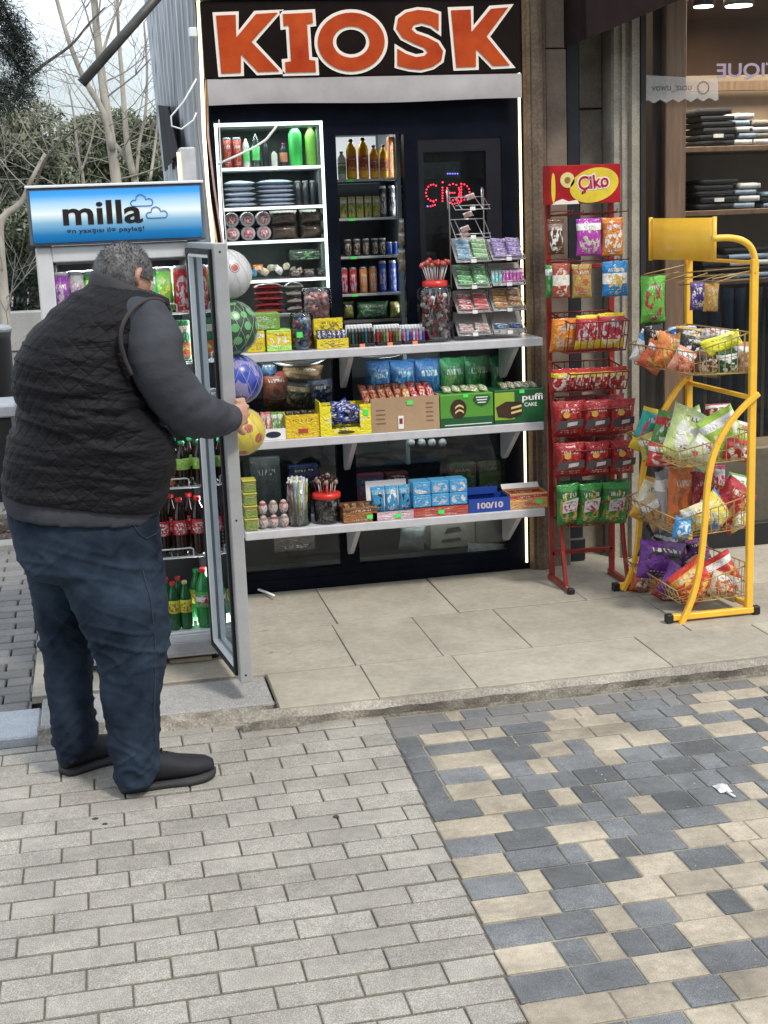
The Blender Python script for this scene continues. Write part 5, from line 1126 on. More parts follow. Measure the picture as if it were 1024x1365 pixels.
L3=[(846,638,888,696,5.80,pk(CR,(.65,.35,.05),W,'base'),'cream and orange snack bag at the left of the third basket',(.1,.4,.1)),
(874,626,898,708,5.70,pk(SV,W,(.5,.5,.5)),'silver bag standing upright in the third basket',(.0,-.1,.3)),
(889,624,925,700,5.62,pk((.62,.16,.04),(.6,.2,.05),(.3,.12,.06),'base'),'tall orange bag with brown top in the third basket',(.0,.05,.1)),
(918,630,950,690,5.60,pk((.25,.01,.02),(.2,.01,.02),(.4,.1,.1)),'dark maroon snack bag behind the leg in the third basket',(-.1,.15,0)),
(945,620,965,660,5.70,pk((.6,.02,.12),W,W),'crimson snack bag at the back of the third basket',(-.1,.1,0)),
(950,642,998,705,5.45,pk((.42,.015,.03),(.4,.02,.02),(.5,.3,.1)),'long dark red snack bag at the right of the third basket',(-.1,.7,0)),
(930,662,975,700,5.43,pk((.7,.6,.1),(.1,.3,.65),W,'base'),'yellow and blue snack bag in the third basket',(-.1,.9,0)),
(898,690,920,718,5.36,pk((.05,.3,.65),(.05,.3,.65),W),'small bright blue snack bag at the front of the third basket',(0,.2,0)),
(910,672,950,705,5.40,pk((.7,.65,.4),W,(.7,.5,.1)),'pale yellow snack bag low in the third basket',(-.1,-.3,0)),
(968,632,998,660,5.60,pk((.15,.35,.08),W,W),'green snack bag at the back right of the third basket',(-.2,.3,0))]
L4=[(852,706,908,748,5.78,pk(BK,BK,(.4,.4,.4)),'black snack bag with white print in the bottom basket',(-.1,.35,.1)),
(848,722,915,772,5.68,pk((.13,.03,.22),(.10,.02,.18),(.03,.02,.03),sc=4),'large purple snack bag in the bottom basket',(-.2,.2,.1)),
(880,755,925,798,5.55,pk((.13,.03,.22),(.1,.02,.18),(.4,.3,.05)),'smaller purple snack bag low in the bottom basket',(-.2,.6,.1)),
(898,752,950,802,5.46,pk((.55,.04,.02),(.6,.3,.05),(.7,.45,.1)),'red and yellow snack bag at the front of the bottom basket',(-.2,-.6,0)),
(932,742,982,785,5.48,pk((.55,.03,.03),W,(.7,.4,.06)),'red snack bag with yellow print at the right of the bottom basket',(-.2,-.4,0)),
(915,718,945,748,5.74,pk(PU,BK,(.3,.2,.1)),'dark purple bag at the back of the bottom basket',(-.2,-.2,0)),
(842,752,870,790,5.82,pk((.5,.1,.03),(.7,.5,.1),W),'yellow and red snack bag at the far left of the bottom basket',(.1,.2,0))]
L1+=[(855,458,890,495,5.74,pk((.6,.1,.05),W,(.7,.5,.1)),'red and white snack bag half buried at the left of the top basket',(.2,.6,.1)),(900,436,935,470,5.68,pk((.55,.35,.05),BR,W),'golden snack bag at the back of the top basket',(-.3,.2,0)),(945,455,975,485,5.58,pk((.1,.3,.5),W,W),'pale blue snack bag deep in the top basket',(-.2,.5,0))]
L2+=[(852,575,885,612,5.74,pk((.55,.45,.1),W,(.1,.4,.2)),'yellow snack bag low at the left of the second basket',(.2,-.3,0)),(915,585,955,622,5.44,pk((.55,.6,.4),W,(.6,.1,.1),sc=5),'pale green snack bag pressed against the front of the second basket',(.1,.7,0)),(905,545,940,585,5.75,pk((.3,.45,.1),W,W),'green snack bag at the back of the second basket',(-.2,-.3,0)),(960,560,998,600,5.60,pk((.65,.62,.55),(.5,.1,.1),W),'cream snack bag behind the post side of the second basket',(-.2,.3,0))]
L3+=[(858,655,895,705,5.72,pk((.5,.35,.2),W,(.3,.15,.05)),'brown and white snack bag low at the left of the third basket',(.1,-.5,0)),(925,665,965,708,5.55,pk((.45,.08,.05),W,(.6,.4,.1)),'red snack bag deep in the middle of the third basket',(.1,.4,0)),(965,672,996,708,5.45,pk((.6,.5,.15),(.1,.3,.1),W),'mustard snack bag low at the right of the third basket',(.1,-.4,0))]
L4+=[(870,770,905,800,5.66,pk((.4,.05,.04),(.6,.4,.1),W),'small red snack bag at the bottom of the bottom basket',(-.2,.5,0)),(945,765,985,797,5.42,pk((.6,.5,.35),W,(.5,.1,.05)),'cream snack bag at the right end of the bottom basket',(-.2,.4,0)),(905,735,945,768,5.66,pk((.08,.02,.12),BK,(.4,.3,.1)),'dark purple bag in the middle of the bottom basket',(-.2,-.5,0))]
for i,(a,b,c,d,Y,m,lab,rot) in enumerate(L1+L2+L3+L4): yb(a,b,c,d,Y,m,lab,rot,i%5,.12 if 'big ' in lab or 'large' in lab or 'bright orange' in lab else .085)
# ================================================================ KIOSK GOODS
_lm={}
def lathe_me(key,prof,n=18):
    if key not in _lm: me=MB().lathe(prof,(0,0,0),n).mesh(key); me.materials.append(None); _lm[key]=me
    return _lm[key]
def bottle(x,Y,z,h,r,body,capm,labm,lab,group,cat='bottle',name='bottle',style='pet',liq=None):
    """bottle with shoulder and neck; parts: bottle_body, cap, wrap_label"""
    T=thing(name,lab,cat,(x,Y,z),group)
    if style=='pet': prof=[(r*.75,.0),(r*.95,.04*h),(r,.10*h),(r*.94,.30*h),(r*.98,.45*h),(r,.60*h),(r*.92,.70*h),(r*.60,.82*h),(r*.36,.90*h),(r*.34,.95*h)]
    elif style=='slim': prof=[(r*.9,0),(r,.05*h),(r,.72*h),(r*.8,.80*h),(r*.38,.90*h),(r*.36,.95*h)]
    elif style=='cone': prof=[(r*.95,0),(r,.06*h),(r,.75*h),(r*.7,.85*h),(r*.2,.97*h)]
    k=(style,round(r,4),round(h,3)); o=lpart('bottle_body',lathe_me('bb%s'%(k,),prof),T); setm(o,body)
    if capm: o=lpart('cap',lathe_me('cap%s'%(k,),[(r*.42,.93*h),(r*.44,.94*h),(r*.44,.995*h),(r*.38,h)],14),T); setm(o,capm)
    if labm: a,b=(.36,.62) if style=='pet' else (.2,.6); o=lpart('wrap_label',lathe_me('lb%s'%(k,),[(r*.99,a*h),(r*1.015,a*h+.001),(r*1.02,b*h-.001),(r*.99,b*h)]),T); setm(o,labm)
    return T
def can(x,Y,z,h,r,m,lab,group,name='drink_can'):
    T=thing(name,lab,'can',(x,Y,z),group); k=(round(r,4),round(h,3))
    o=lpart('can_body',lathe_me('can%s'%(k,),[(r*.8,0),(r,.04*h),(r,.92*h)]),T); setm(o,m)
    o=lpart('lid',lathe_me('lid%s'%(k,),[(r,.92*h),(r*.82,.985*h),(r*.84,h),(r*.78,h),(r*.76,.985*h)]),T); setm(o,M_al)
    return T
def carton(x,Y,z,w,h,d,m,lab,group,cat='carton',name='juice_carton'):
    T=thing(name,lab,cat,(x,Y+d/2,z),group); part('carton',MB().box(x-w/2,x+w/2,Y,Y+d,z+.001,z+h,.002),m,T); return T
def paint(n,c,r=.3,**k): return mat(n,c,r,var=.06,**k)
cola=mat('cola_liquid',(.018,.007,.004),.08,var=.1); rcap=paint('red_cap',(.55,.02,.02)); gcap=paint('green_cap',(.03,.35,.12)); bcap=paint('black_cap',(.012,.012,.012))
gpet=mat('green_pet',(.02,.22,.05),.08,var=.15); dkg=mat('dark_green_pet',(.012,.10,.03),.08,var=.2)
redl=pk((.55,.02,.03),(.55,.02,.03),W,'mid',sc=14); lime=pk((.30,.62,.10),(.25,.55,.08),(.65,.68,.15),'mid'); yell=pk((.68,.60,.05),(.65,.55,.05),(.25,.15,.03),'mid')
# ---- fridge
gf='drinks inside the open fridge'
def fx(px,py,Y=5.5): return PY(px,py,Y).x
for i,(px,m,l,yy) in enumerate(((83,pk(PU,(.25,.05,.3),(.4,.3,.4)),'purple drink can at the left end of the top fridge shelf',5.47),(103,pk(SV,SV,(.3,.1,.3)),'silver drink can beside the purple one on the top fridge shelf',5.49),(124,pk(GR,LG,W),'green drink can behind the man on the top fridge shelf',5.50),
    (205,pk((.1,.5,.25),W,(.1,.4,.2)),'pale green drink can on the top fridge shelf',5.50),(219,pk((.16,.48,.08),(.12,.4,.06),(.65,.6,.10),'base'),'bright green lemon drink can on the top fridge shelf',5.48),(244,pk((.50,.02,.04),(.48,.02,.03),(.7,.6,.6)),'large red cola can at the right end of the top fridge shelf',5.47))):
    can(fx(px,395),yy,FS[0],.168 if i<5 else .172,.033 if i<5 else .036,m,l,gf)
for i,(px,l) in enumerate(((218,'fruit juice carton with green band on the second fridge shelf, left'),(243,'fruit juice carton with green band on the second fridge shelf, right'),(190,'fruit juice carton behind the man on the second fridge shelf'))):
    T=carton(fx(px,460),5.475,FS[1],.062,.155,.06,pk((.02,.16,.05),(.65,.62,.45),(.02,.16,.05),'band',sc=5),l,gf)
    x=T.location.x; part('fruit_print',MB().box(x-.030,x+.030,5.4735,5.4745,FS[1]+.012,FS[1]+.07),pk((.60,.12,.03),(.6,.1,.05),(.8,.65,.05),'base',sc=5),T)
for i,px in enumerate((105,150,185,243)): can(fx(px,540),5.50,FS[2],.12,.031,pk(SV,RD,W,'mid'),f'{nth(i,4)} silver drink can on the third fridge shelf',gf)
for i,px in enumerate((222,243,266)):
    if i==0: bottle(fx(px,620),5.475,FS[3],.17,.03,pk((.62,.16,.04),W,W),rcap,pk(OR,(.7,.2,.1),W,'mid'),'orange drink bottle on the fourth fridge shelf beside the vest',gf)
    else: bottle(fx(px,620),5.475,FS[3],.175,.030,cola,gcap,lime,['','left','right'][i]+' green-capped dark drink bottle with lime label on the fourth fridge shelf',gf)
for i,px in enumerate((95,122,150,176,216,240,264)): bottle(fx(px,700),5.475+(.0),FS[4],.232,.031,cola,rcap,redl,f'{nth(i,7)} red-capped cola bottle in the front row of the fifth fridge shelf',gf)
for i,px in enumerate((229,253)): bottle(fx(px,690,5.56),5.56,FS[4],.232,.031,cola,rcap,redl,f'{["left","right"][i]} red-capped cola bottle in the second row of the fifth fridge shelf',gf)
for i,px in enumerate((216,231,247)): bottle(fx(px,800),5.48,.206,.20,.026,dkg,rcap if i<2 else paint('gold_cap',(.5,.4,.2)),yell,f'{nth(i,3)} small green bottle with yellow label on the fridge floor',gf)
for i,px in enumerate((222,238)): bottle(fx(px,790,5.56),5.56,.206,.20,.026,dkg,rcap,yell,f'{["left","right"][i]} small green bottle in the back row on the fridge floor',gf)
bottle(fx(273,800),5.485,.206,.245,.038,gpet,rcap,pk((.08,.35,.10),W,(.5,.02,.05),'mid',sc=7),'large bright green bottle at the right of the fridge floor',gf)
for i,px in enumerate((212,232,252)): can(fx(px,395,5.58),5.58,FS[0],.165,.033,pk(*[((.45,.03,.04),(.5,.05,.05),W),((.1,.35,.1),LG,W),((.5,.03,.04),(.4,.02,.03),W)][i]),f'{nth(i,3)} can in the second row on the top fridge shelf',gf)
for i,px in enumerate((215,235,255)): carton(fx(px,460,5.56),5.56,FS[1],.05,.15,.05,pk((.02,.16,.05),(.6,.35,.1),(.5,.1,.05),'band',sc=5),f'{nth(i,3)} juice carton in the second row on the second fridge shelf',gf)
for i,px in enumerate((232,254,272)): bottle(fx(px,615,5.56),5.56,FS[3],.175,.030,cola,gcap,lime,f'{nth(i,3)} green-capped dark bottle in the second row of the fourth fridge shelf',gf)
bottle(fx(262,780,5.58),5.58,.206,.22,.030,gpet,gcap,yell,'green bottle with yellow label behind the large one on the fridge floor',gf)
# ---- niche display (upper left)
gn='goods in the lit display niche'; YN1=6.50
def nx(px,py,Y=YN1): return PY(px,py,Y).x
z0=NS[0]; redc=pk((.30,.03,.02),(.25,.02,.02),(.45,.1,.05)); pgr=mat('pale_plastic',(.5,.55,.5),.2,var=.1); bgn=mat('bright_green',(.05,.50,.10),.25,var=.25,scale=6); ylg=mat('yellow_green',(.25,.62,.10),.25,var=.2,scale=6)
can(nx(303,200),YN1,z0,.135,.021,redc,'left dark red cylinder on the top display shelf',gn,'tall_tin'); can(nx(316,200),YN1,z0,.135,.021,redc,'right dark red cylinder on the top display shelf',gn,'tall_tin')
bottle(nx(328,200),YN1,z0,.135,.016,pgr,None,mat('green_label',(.15,.7,.2),.4),'pale tube with green foot on the top display shelf',gn,style='slim')
bottle(nx(341,200),YN1,z0,.16,.018,M_clear,None,mat('green_label',(.15,.7,.2),.4),'clear tube with green label on the top display shelf',gn,style='slim')
bottle(nx(354,200),YN1,z0,.12,.014,mat('dark_plastic',(.02,.025,.03),.3),bcap,None,'slim black bottle on the top display shelf',gn,style='slim')
bottle(nx(365,210),YN1-.02,z0,.075,.014,pgr,bcap,None,'tiny clear bottle on the top display shelf',gn,style='slim')
bottle(nx(378,205),YN1,z0,.105,.018,mat('dark_plastic',(.02,.025,.03),.3),paint('purple_cap',(.3,.03,.2)),mat('peach_label',(.6,.25,.15),.4),'black bottle with purple top and peach label on the top display shelf',gn,style='slim')
bottle(nx(394,200),YN1,z0,.19,.031,bgn,paint('pale_tip',(.5,.8,.5)),None,'tall bright green pointed bottle on the top display shelf',gn,style='cone')
bottle(nx(415,200),YN1,z0,.18,.028,ylg,paint('pale_tip',(.5,.8,.5)),None,'yellow-green pointed bottle at the right of the top display shelf',gn,style='cone')
pad=mat('pale_blue_pack',(.42,.48,.58),.4,var=.12,scale=9)
for s,(a,b,n,l) in enumerate(((297,340,5,'left'),(343,391,6,'right'))):
    x0,x1=nx(a,255),nx(b,255); h=.118/n
    for i in range(n): pouch(V((x0+x1)/2+random.uniform(-.004,.004),6.50,NS[1]+h*(i+.5)),x1-x0,.12,h*1.15,pad,f'pale blue flat pack in the {l} stack, {ORD[i]} from the bottom','pack',gn,(R_(90),0,0),i%3,'flat_pack')
for i in range(4): can(nx(397+i*10,255),6.50,NS[1],.11,.015,mat('dark_tin',(.04,.045,.05),.3),f'{nth(i,4)} dark slim tin at the right of the second display shelf',gn,'slim_tin')
pinkm=mat('pink_roll',(.42,.24,.26),.7,var=.15); 
for r_ in range(2):
    for c_ in range(3):
        x=nx(308+c_*21,300); z=NS[2]+.034+r_*.062; T=thing('wrapped_roll',f'{["lower","upper"][r_]} {nth(c_,3)} pink roll wrapped in clear film on the third display shelf','roll',(x,6.46,z),gn)
        q=MB().lathe([(.031,-.05),(.033,-.045),(.033,.045),(.031,.05)],(0,0,0),16,M=Matrix.Translation((x,6.5,z))@Matrix.Rotation(R_(90),4,'X')); part('roll',q,mat('film_grey',(.40,.38,.40),.25,var=.2),T)
        part('rose_print',MB().lathe([(.022,0),(.022,.0015)],(0,0,0),14,M=Matrix.Translation((x,6.449,z))@Matrix.Rotation(R_(90),4,'X')),pk((.50,.12,.14),(.5,.15,.15),W),T)
for r_ in range(2):
    for c_ in range(2):
        x=nx(377+c_*39,297); pouch(V(x,6.47,NS[2]+.034+r_*.064),.128,.066,.06,mat('brown_pack',(.075,.055,.042),.22,var=.5,scale=20,bump=.3,bscale=20),f'{["lower","upper"][r_]} {["left","right"][c_]} brown foil pack at the right of the third display shelf','pack',gn,(0,0,0),r_*2+c_,'foil_pack')
bags=[(344,358,OR),(352,362,CR),(362,357,CR),(372,360,W),(382,355,CR),(390,361,(.3,.25,.2)),(338,364,(.05,.25,.4)),(398,363,TN)]
for i,(px,py,c_) in enumerate(bags): p=PY(px,py,6.47+.01*(i%3)); pouch(V(p.x,p.y,max(p.z,NS[3]+.02)),.05,.035,.03,pk(c_,c_,W),f'{nth(i,8)} small wrapped cake heaped on the glass display shelf','cake',gn,(.4*(i%3),.5*(i%2),.3*i),i%4,'wrapped_cake')
for i in range(3):
    x=nx(392+i*18,358); pouch(V(x,6.46,NS[3]+.02),.055,.035,.03,pk((.08,.06,.06),BK,(.3,.25,.25)),f'{nth(i,3)} dark wrapped cake at the right of the glass display shelf','cake',gn,(.1,0,0),i,'wrapped_cake')
prod_box(nx(386,335),nx(434,335),NS[3]+.075,NS[3]+.125,6.5,.12,pk((.04,.05,.05),(.05,.08,.05),(.12,.3,.1)),'dark flat carton under the third display shelf','carton',group=gn)
for c_,(a,b,n,m,l) in enumerate(((338,378,5,pk((.22,.015,.02),(.2,.02,.02),(.5,.3,.3)),'dark red'),(380,404,4,pk((.20,.18,.17),(.1,.08,.08),W),'silver-grey'))):
    x0,x1=nx(a,400,6.45),nx(b,400,6.45)
    for i in range(n): h=.135/n; pouch(V((x0+x1)/2,6.45,NS[4]+h*(i+.5)),x1-x0,.10,h*1.05,m,f'{l} packet in the stack on the lowest display shelf, {ORD[i]} from the bottom','packet',gn,(R_(90),0,0),i%3,'packet')
# ---- counter shelf 1
gc='goods on the top counter shelf'; Y1=6.14; Z1=ST[1]
def bx(a,b,t,u,Y=Y1): x0,x1,q,z1=fb(a,t,b,u,Y); return x0,x1,z1
x0,x1,z1=bx(333,374,418,440); zz=PY(350,440,Y1+.03).z
a0,a1,az=bx(330,354,440,468); prod_box(a0,a1,Z1,zz-.002,Y1+.02,.10,pk(YL,W,(.5,.4,.05),'band'),'small yellow box at the left end of the counter',group=gc)
a0,a1,az=bx(356,389,440,467); prod_box(a0,a1,Z1,zz-.002,Y1+.01,.10,pk(YL,LG,W,'base'),'yellow and green box with white blossom print on the counter',group=gc)
prod_box(x0,x1,zz-.001,z1,Y1+.02,.10,pk((.18,.34,.06),(.15,.3,.05),(.35,.5,.25)),'green box lying on two yellow boxes at the left of the counter',group=gc)
T=tray_box(*bx(352,389,467,467)[:2],Z1+.000,Z1+.001,Y1+.5,.01,M_tagw,'x') if False else None
def jar(px0,px1,pyt,pyb,Y,z,lab,lidm,fill,n,rr,cat='jar',group=gc,rim=True,sticker=None,name='sweet_jar',shape='round'):
    x0,x1,_,z1=fb(px0,pyt,px1,pyb,Y); r_=(x1-x0)/2; x=(x0+x1)/2; Yc=Y+r_; h=z1-z
    T=thing(name,lab,cat,(x,Yc,z),group); part('jar_body',MB().lathe([(r_*.92,z+.001),(r_,z+.012),(r_,z+h*.86),(r_*.93,z+h*.93),(r_*.86,z+h*.97)],(x,Yc,0),24),M_clear,T)
    if lidm: part('lid',MB().lathe([(r_*.92,z+h*.94),(r_*.95,z+h*.945),(r_*.95,z+h*1.0),(r_*.86,z+h*1.01)],(x,Yc,0),24),lidm,T)
    r=random.Random(int(px0)); mbs=[MB() for _ in fill]
    for i in range(n):
        a=r.uniform(0,6.28); q=(r_*.86-rr)*math.sqrt(r.uniform(.25,1)); zz_=z+rr+.004+(h*.84-2*rr)*(i/n); mbs[i%len(fill)].ball((x+q*math.cos(a),Yc+q*math.sin(a),zz_),rr*r.uniform(.85,1.1),8,6)
    for k,(mb_,m_) in enumerate(zip(mbs,fill)): o=part('sweets',mb_,m_,T); o['kind']='stuff'
    if sticker: part('price_tag',MB().box(x+sticker[0]-.013,x+sticker[0]+.013,Y-.004,Y-.002,z+sticker[1]-.012,z+sticker[1]+.012),M_tag,T)
    return T,x,Yc,r_,z+h
jar(389,421,416,467,Y1,Z1,'clear tub of blue and red toy sweets with green price tag on the counter',None,[paint('toy_blue',(.1,.2,.5)),paint('toy_white',(.5,.5,.55)),paint('toy_red',(.4,.05,.1)),paint('toy_teal',(.1,.35,.35))],70,.011,sticker=(-.02,.07))
# yellow two-tier display box with blue sweets
a0,a1,az=bx(422,464,425,466); T=tray_box(a0,a1,Z1,Z1+.045,Y1-.005,.11,pk(YL,YL,(.25,.2,.05),'mid'),'yellow display box with dark blue sweets on the counter',group=gc)
part('header_card',MB().box(a0,a1-.012,Y1+.06,Y1+.064,Z1+.045,az),pk(YL,YL,(.25,.2,.05),'mid'),T)
bars(6,a0+.005,a1-.005,Z1+.062,Y1+.03,[pk((.015,.025,.10),BK,W)],'{} dark blue sweet in the yellow counter box','sweet',gc,w=.024,h=.05,t=.02,rot=(R_(-40),0,0))
p=PY(418,470,6.2); jar(405,446,383,430,Y1+.075,az-.03 if False else Z1+.118,'clear tub of pink gumballs with green star sticker stacked on the counter',None,[paint('gum_pink',(.55,.25,.25)),paint('gum_rose',(.45,.15,.17)),paint('gum_cream',(.6,.45,.38))],70,.012,name='gumball_tub')
single('tub_riser',MB().box(fb(405,430,446,432,Y1+.075)[0],fb(405,430,446,432,Y1+.075)[1],Y1+.115,Y1+.215,Z1+.001,Z1+.116,.003),pk(CR,RD,OR,'band'),'carton that the pink gumball tub stands on at the counter','box',gc)
T=_last=None
# markers and lighters in three stands
gm='lighters standing on the counter'
for k,(a,b,pal,n,l) in enumerate(((465,500,[(.02,.03,.03),(.02,.12,.15),(.06,.03,.02),BK],8,'dark'),(503,536,[RD,BR,(.1,.2,.06),(.4,.3,.2)],8,'red and brown'),(538,568,[PK,LB,PU,(.5,.5,.6)],7,'pink and blue'))):
    x0,x1,z1=bx(a,b,434,462); T=thing('lighter_stand',f'white stand holding {l} lighters on the counter','stand',((x0+x1)/2,Y1+.04,Z1),gc)
    part('tray',MB().box(x0,x1,Y1,Y1+.08,Z1+.001,Z1+.014,.002),M_black,T); part('back_card',MB().box(x0,x1,Y1+.075,Y1+.08,Z1+.014,z1),M_tagw,T)
    part('price_tag',MB().box((x0+x1)/2-.012,(x0+x1)/2+.012,Y1-.003,Y1-.001,Z1,Z1+.014),mat('orange_tag',(.8,.25,.12),.5),T)
    for j in range(2):
        for i in range(n):
            x=x0+(x1-x0)*(i+.5)/n; zt=z1-.012+j*.012; c_=pal[(i+j)%len(pal)]; T2=thing('lighter',f'{nth(i,n)} lighter in the {["front","back"][j]} row of the {l} stand','lighter',(x,Y1+.02+j*.03,Z1+.014),gm)
            part('body',MB().box(x-.0052,x+.0052,Y1+.012+j*.03,Y1+.026+j*.03,Z1+.015,zt-.016,.002),mat('lighter_%.2f_%.2f_%.2f'%c_,c_,.25,var=.3,scale=60),T2); part('head',MB().box(x-.005,x+.005,Y1+.013+j*.03,Y1+.025+j*.03,zt-.0158,zt,.002),M_steel if j==0 else M_tagw,T2)
# lollipop jar
lol=[mat('lolly_red',(.40,.03,.02),.2,var=.4,scale=40),mat('lolly_rose',(.45,.12,.09),.2,var=.4,scale=40)]; rl=paint('red_lid',(.60,.03,.02))
T,x,Yc,r_,zt=jar(563,610,380,451,Y1-.005,Z1,'clear jar of red lollipops with a red stand lid bristling with lollipops on the counter',None,lol+[M_tagw],75,.0125,name='lollipop_jar')
part('stand_lid',MB().lathe([(r_*.66,zt-.012),(r_*.70,zt-.008),(r_*.70,zt+.014),(r_*.55,zt+.018)],(x,Yc,0),24),rl,T)
r=random.Random(4); st=MB()
for i in range(22):
    a=r.uniform(0,6.28); q=r_*.5*math.sqrt(r.random()); b=V(x+q*math.cos(a),Yc+q*math.sin(a),zt+.01); e=V(x+q*1.75*math.cos(a),Yc+q*1.75*math.sin(a),zt+.085+r.uniform(0,.03)*(1-q/r_)); 
    T2=part('lollipop',MB().ball(e,.0125,10,7),lol[i%2],T); part('stick',MB().tube([b,e],.0018,5),M_tagw,T2)
for i in range(16):
    a=r.uniform(0,6.28); b=V(x+r_*.7*math.cos(a),Yc+r_*.7*math.sin(a),Z1+.05+.05*r.random()); st.tube([b,V(x+r_*.3*math.cos(a+1),Yc+r_*.3*math.sin(a+1),zt-.02)],.0018,5)
part('sticks',st,M_tagw,T)
# gum racks
gg='gum packets in the wire gum racks'
def gumrack(px0,px1,ptop,pbot,tiers,lab,empty=0):
    x0,x1,zb,z1=fb(px0,ptop,px1,pbot,Y1+.01); T=thing('gum_rack',lab,'rack',((x0+x1)/2,6.2,Z1),gc); Yb,Yt=Y1+.10,Y1+.16
    for x in(x0,x1): part('side_wire',MB().tube([(x,Y1+.12,Z1+.003),(x,Y1+.12,z1-.01),(x+(-.008),Y1+.115,z1),(x-.014,Y1+.10,z1-.01),(x-.014,Y1+.09,z1-.09)],.0032,6),M_wire,T)
    for i,(pt,pb,cs) in enumerate(tiers):
        zt_,zb_=PY((px0+px1)/2,pt,Y1).z,PY((px0+px1)/2,pb,Y1).z
        mb=MB(); ya=Y1+.01
        mb.tube([(x0,Yb+.02,zt_),(x0,ya,zb_),(x1,ya,zb_),(x1,Yb+.02,zt_)],.0025,5); mb.tube([(x0,Yb+.02,zt_),(x1,Yb+.02,zt_)],.0025,5); mb.tube([(x0,ya,zb_+.018),(x1,ya,zb_+.018)],.0022,5)
        for f in(.2,.8): mb.tube([(x0+(x1-x0)*(f-.06),Yb+.02,zt_),(x0+(x1-x0)*f,ya+.002,zb_)],.002,5)
        sh=part('tier',mb,M_wire,T)
        part('price_tag',MB().box((x0+x1)/2-.014,(x0+x1)/2+.010,ya-.006,ya-.004,zb_-.004,zb_+.012),M_tagw,sh)
        if cs is None: continue
        part('card_back',MB().add([(x0+.004,Yb+.015,zt_),(x1-.004,Yb+.015,zt_),(x1-.004,ya+.006,zb_-.002),(x0+.004,ya+.006,zb_-.002)],[(0,1,2,3)]).add([(x0+.004,Yb+.017,zt_-.002),(x1-.004,Yb+.017,zt_-.002),(x1-.004,ya+.008,zb_-.004),(x0+.004,ya+.008,zb_-.004)],[(0,3,2,1)]),mat('card_grey',(.36,.34,.32),.6),sh)
        nr,vert,mats_,nm,fr=cs; 
        dzz=(zt_-zb_)
        if vert:
            for k in range(vert): x=x0+(x1-x0)*(k+.5)/vert; pouch(V(x,ya+.035,zb_+dzz*.42),(x1-x0)/vert*.98,dzz*.8,.014,mats_[k*len(mats_)//vert],f'{nth(k,vert)} upright {nm} gum packet in its rack tier','gum',gg,(-.5,.15,0),k%4,'gum_packet')
        else:
            for c_ in range(2):
                for k in range(nr): f=(k+.5)/nr*fr; x=x0+(x1-x0)*(.27+.46*c_); pouch(V(x,ya+.012+f*.08,zb_+.012+dzz*f),(x1-x0)*.42,.030,.015,mats_[c_],f'{["left","right"][c_]} {nm} gum packet, {ORD[k]} from the front of its tier','gum',gg,(-.6,.12,0),(k+c_)%4,'gum_packet')
    return T
tl=[(262,279,None),(292,317,None),(318,349,(4,0,[pk((.30,.45,.55),W,(.1,.3,.5)),pk((.15,.42,.10),W,(.5,.5,.5))],'blue and green mint',.85)),(354,384,(4,0,[pk((.05,.30,.08),W,(.3,.6,.3)),pk((.06,.35,.08),(.1,.4,.1),W)],'dark green mint',.85)),(389,417,(3,0,[pk((.50,.06,.07),W,W),pk((.55,.12,.12),W,(.5,.02,.05))],'red strawberry',.75)),(418,447,(2,0,[pk((.5,.42,.42),W,(.4,.1,.1))]*2,'pale pink and white',.35))]
T=gumrack(609,655,250,449,tl,'tall chrome wire gum rack on the counter, its top tiers nearly empty')
for i,(px,py) in enumerate(((627,262),(624,286),(620,305),(619,313))): p=PY(px,py,Y1+.04); pouch(p,.045,.028,.012,pk((.35,.25,.22),W,(.3,.1,.1)),f'{["topmost","second","third","lowest"][i]} lone packet in the nearly empty top of the tall gum rack','gum',gg,(-.5,-.3,0),i,'gum_packet')
tr=[(319,346,(4,0,[pk((.20,.13,.38),(.35,.3,.5),(.45,.4,.55))]*2,'violet',.9)),(352,380,(0,9,[pk((.1,.5,.5),W,W)]+[pk((.42,.04,.35),W,(.6,.3,.5))]*3,'magenta and teal')+( .9,)),(386,414,(3,0,[pk((.60,.30,.06),W,(.3,.1,.05)),pk((.62,.28,.05),(.3,.1,.05),W)],'orange',.85)),(416,444,(1,0,[pk((.04,.10,.25),W,(.3,.4,.5))]*2,'dark blue',.4))]
gumrack(658,701,318,446,tr,'shorter chrome wire gum rack at the right end of the counter')
# ---- shelf 2
g2='goods on the middle shelf'; Z2=ST[2]; Y2=6.12
x0,x1,z1=bx(346,381,568,586,Y2); T=tray_box(x0-.02,x1,Z2,Z2+.05,Y2,.13,M_tagw,'white tray with dark oval logo holding coloured bars on the middle shelf',group=g2); disc((x0+x1)/2+.003,Z2+.024,.034,.014,Y2-.0005,mat('navy_ink',(.02,.025,.05),.4),'oval_logo',T)
bars(5,x0-.015,x1-.005,Z2+.075,Y2+.05,[pk((.5,.12,.12),(.6,.3,.3),W),pk((.5,.12,.12),(.6,.3,.3),W),pk((.5,.12,.12),(.6,.3,.3),W),pk((.12,.35,.05),W,W),pk((.12,.35,.05),W,W)],'{} upright bar in the white tray on the middle shelf','chocolate bar',g2,w=.028,h=.09,t=.014,rot=(-.2,.1,0))
x0,x1,z1=bx(381,427,549,584,Y2); T=tray_box(x0,x1,Z2,z1-.012,Y2,.13,pk((.72,.50,.02),(.70,.46,.02),(.7,.5,.03)),'plain yellow box with small red square on the middle shelf',group=g2); part('red_square',MB().box((x0+x1)/2-.022,(x0+x1)/2+.022,Y2-.002,Y2-.0005,Z2+.022,Z2+.042),mat('label_red',(.5,.06,.05),.4),T)
bars(4,x0+.01,x1-.01,z1-.028,Y2+.06,[pk((.03,.025,.03),BK,(.1,.08,.05))],'{} dark bar in the plain yellow box on the middle shelf','chocolate bar',g2,w=.035,h=.10,t=.02)
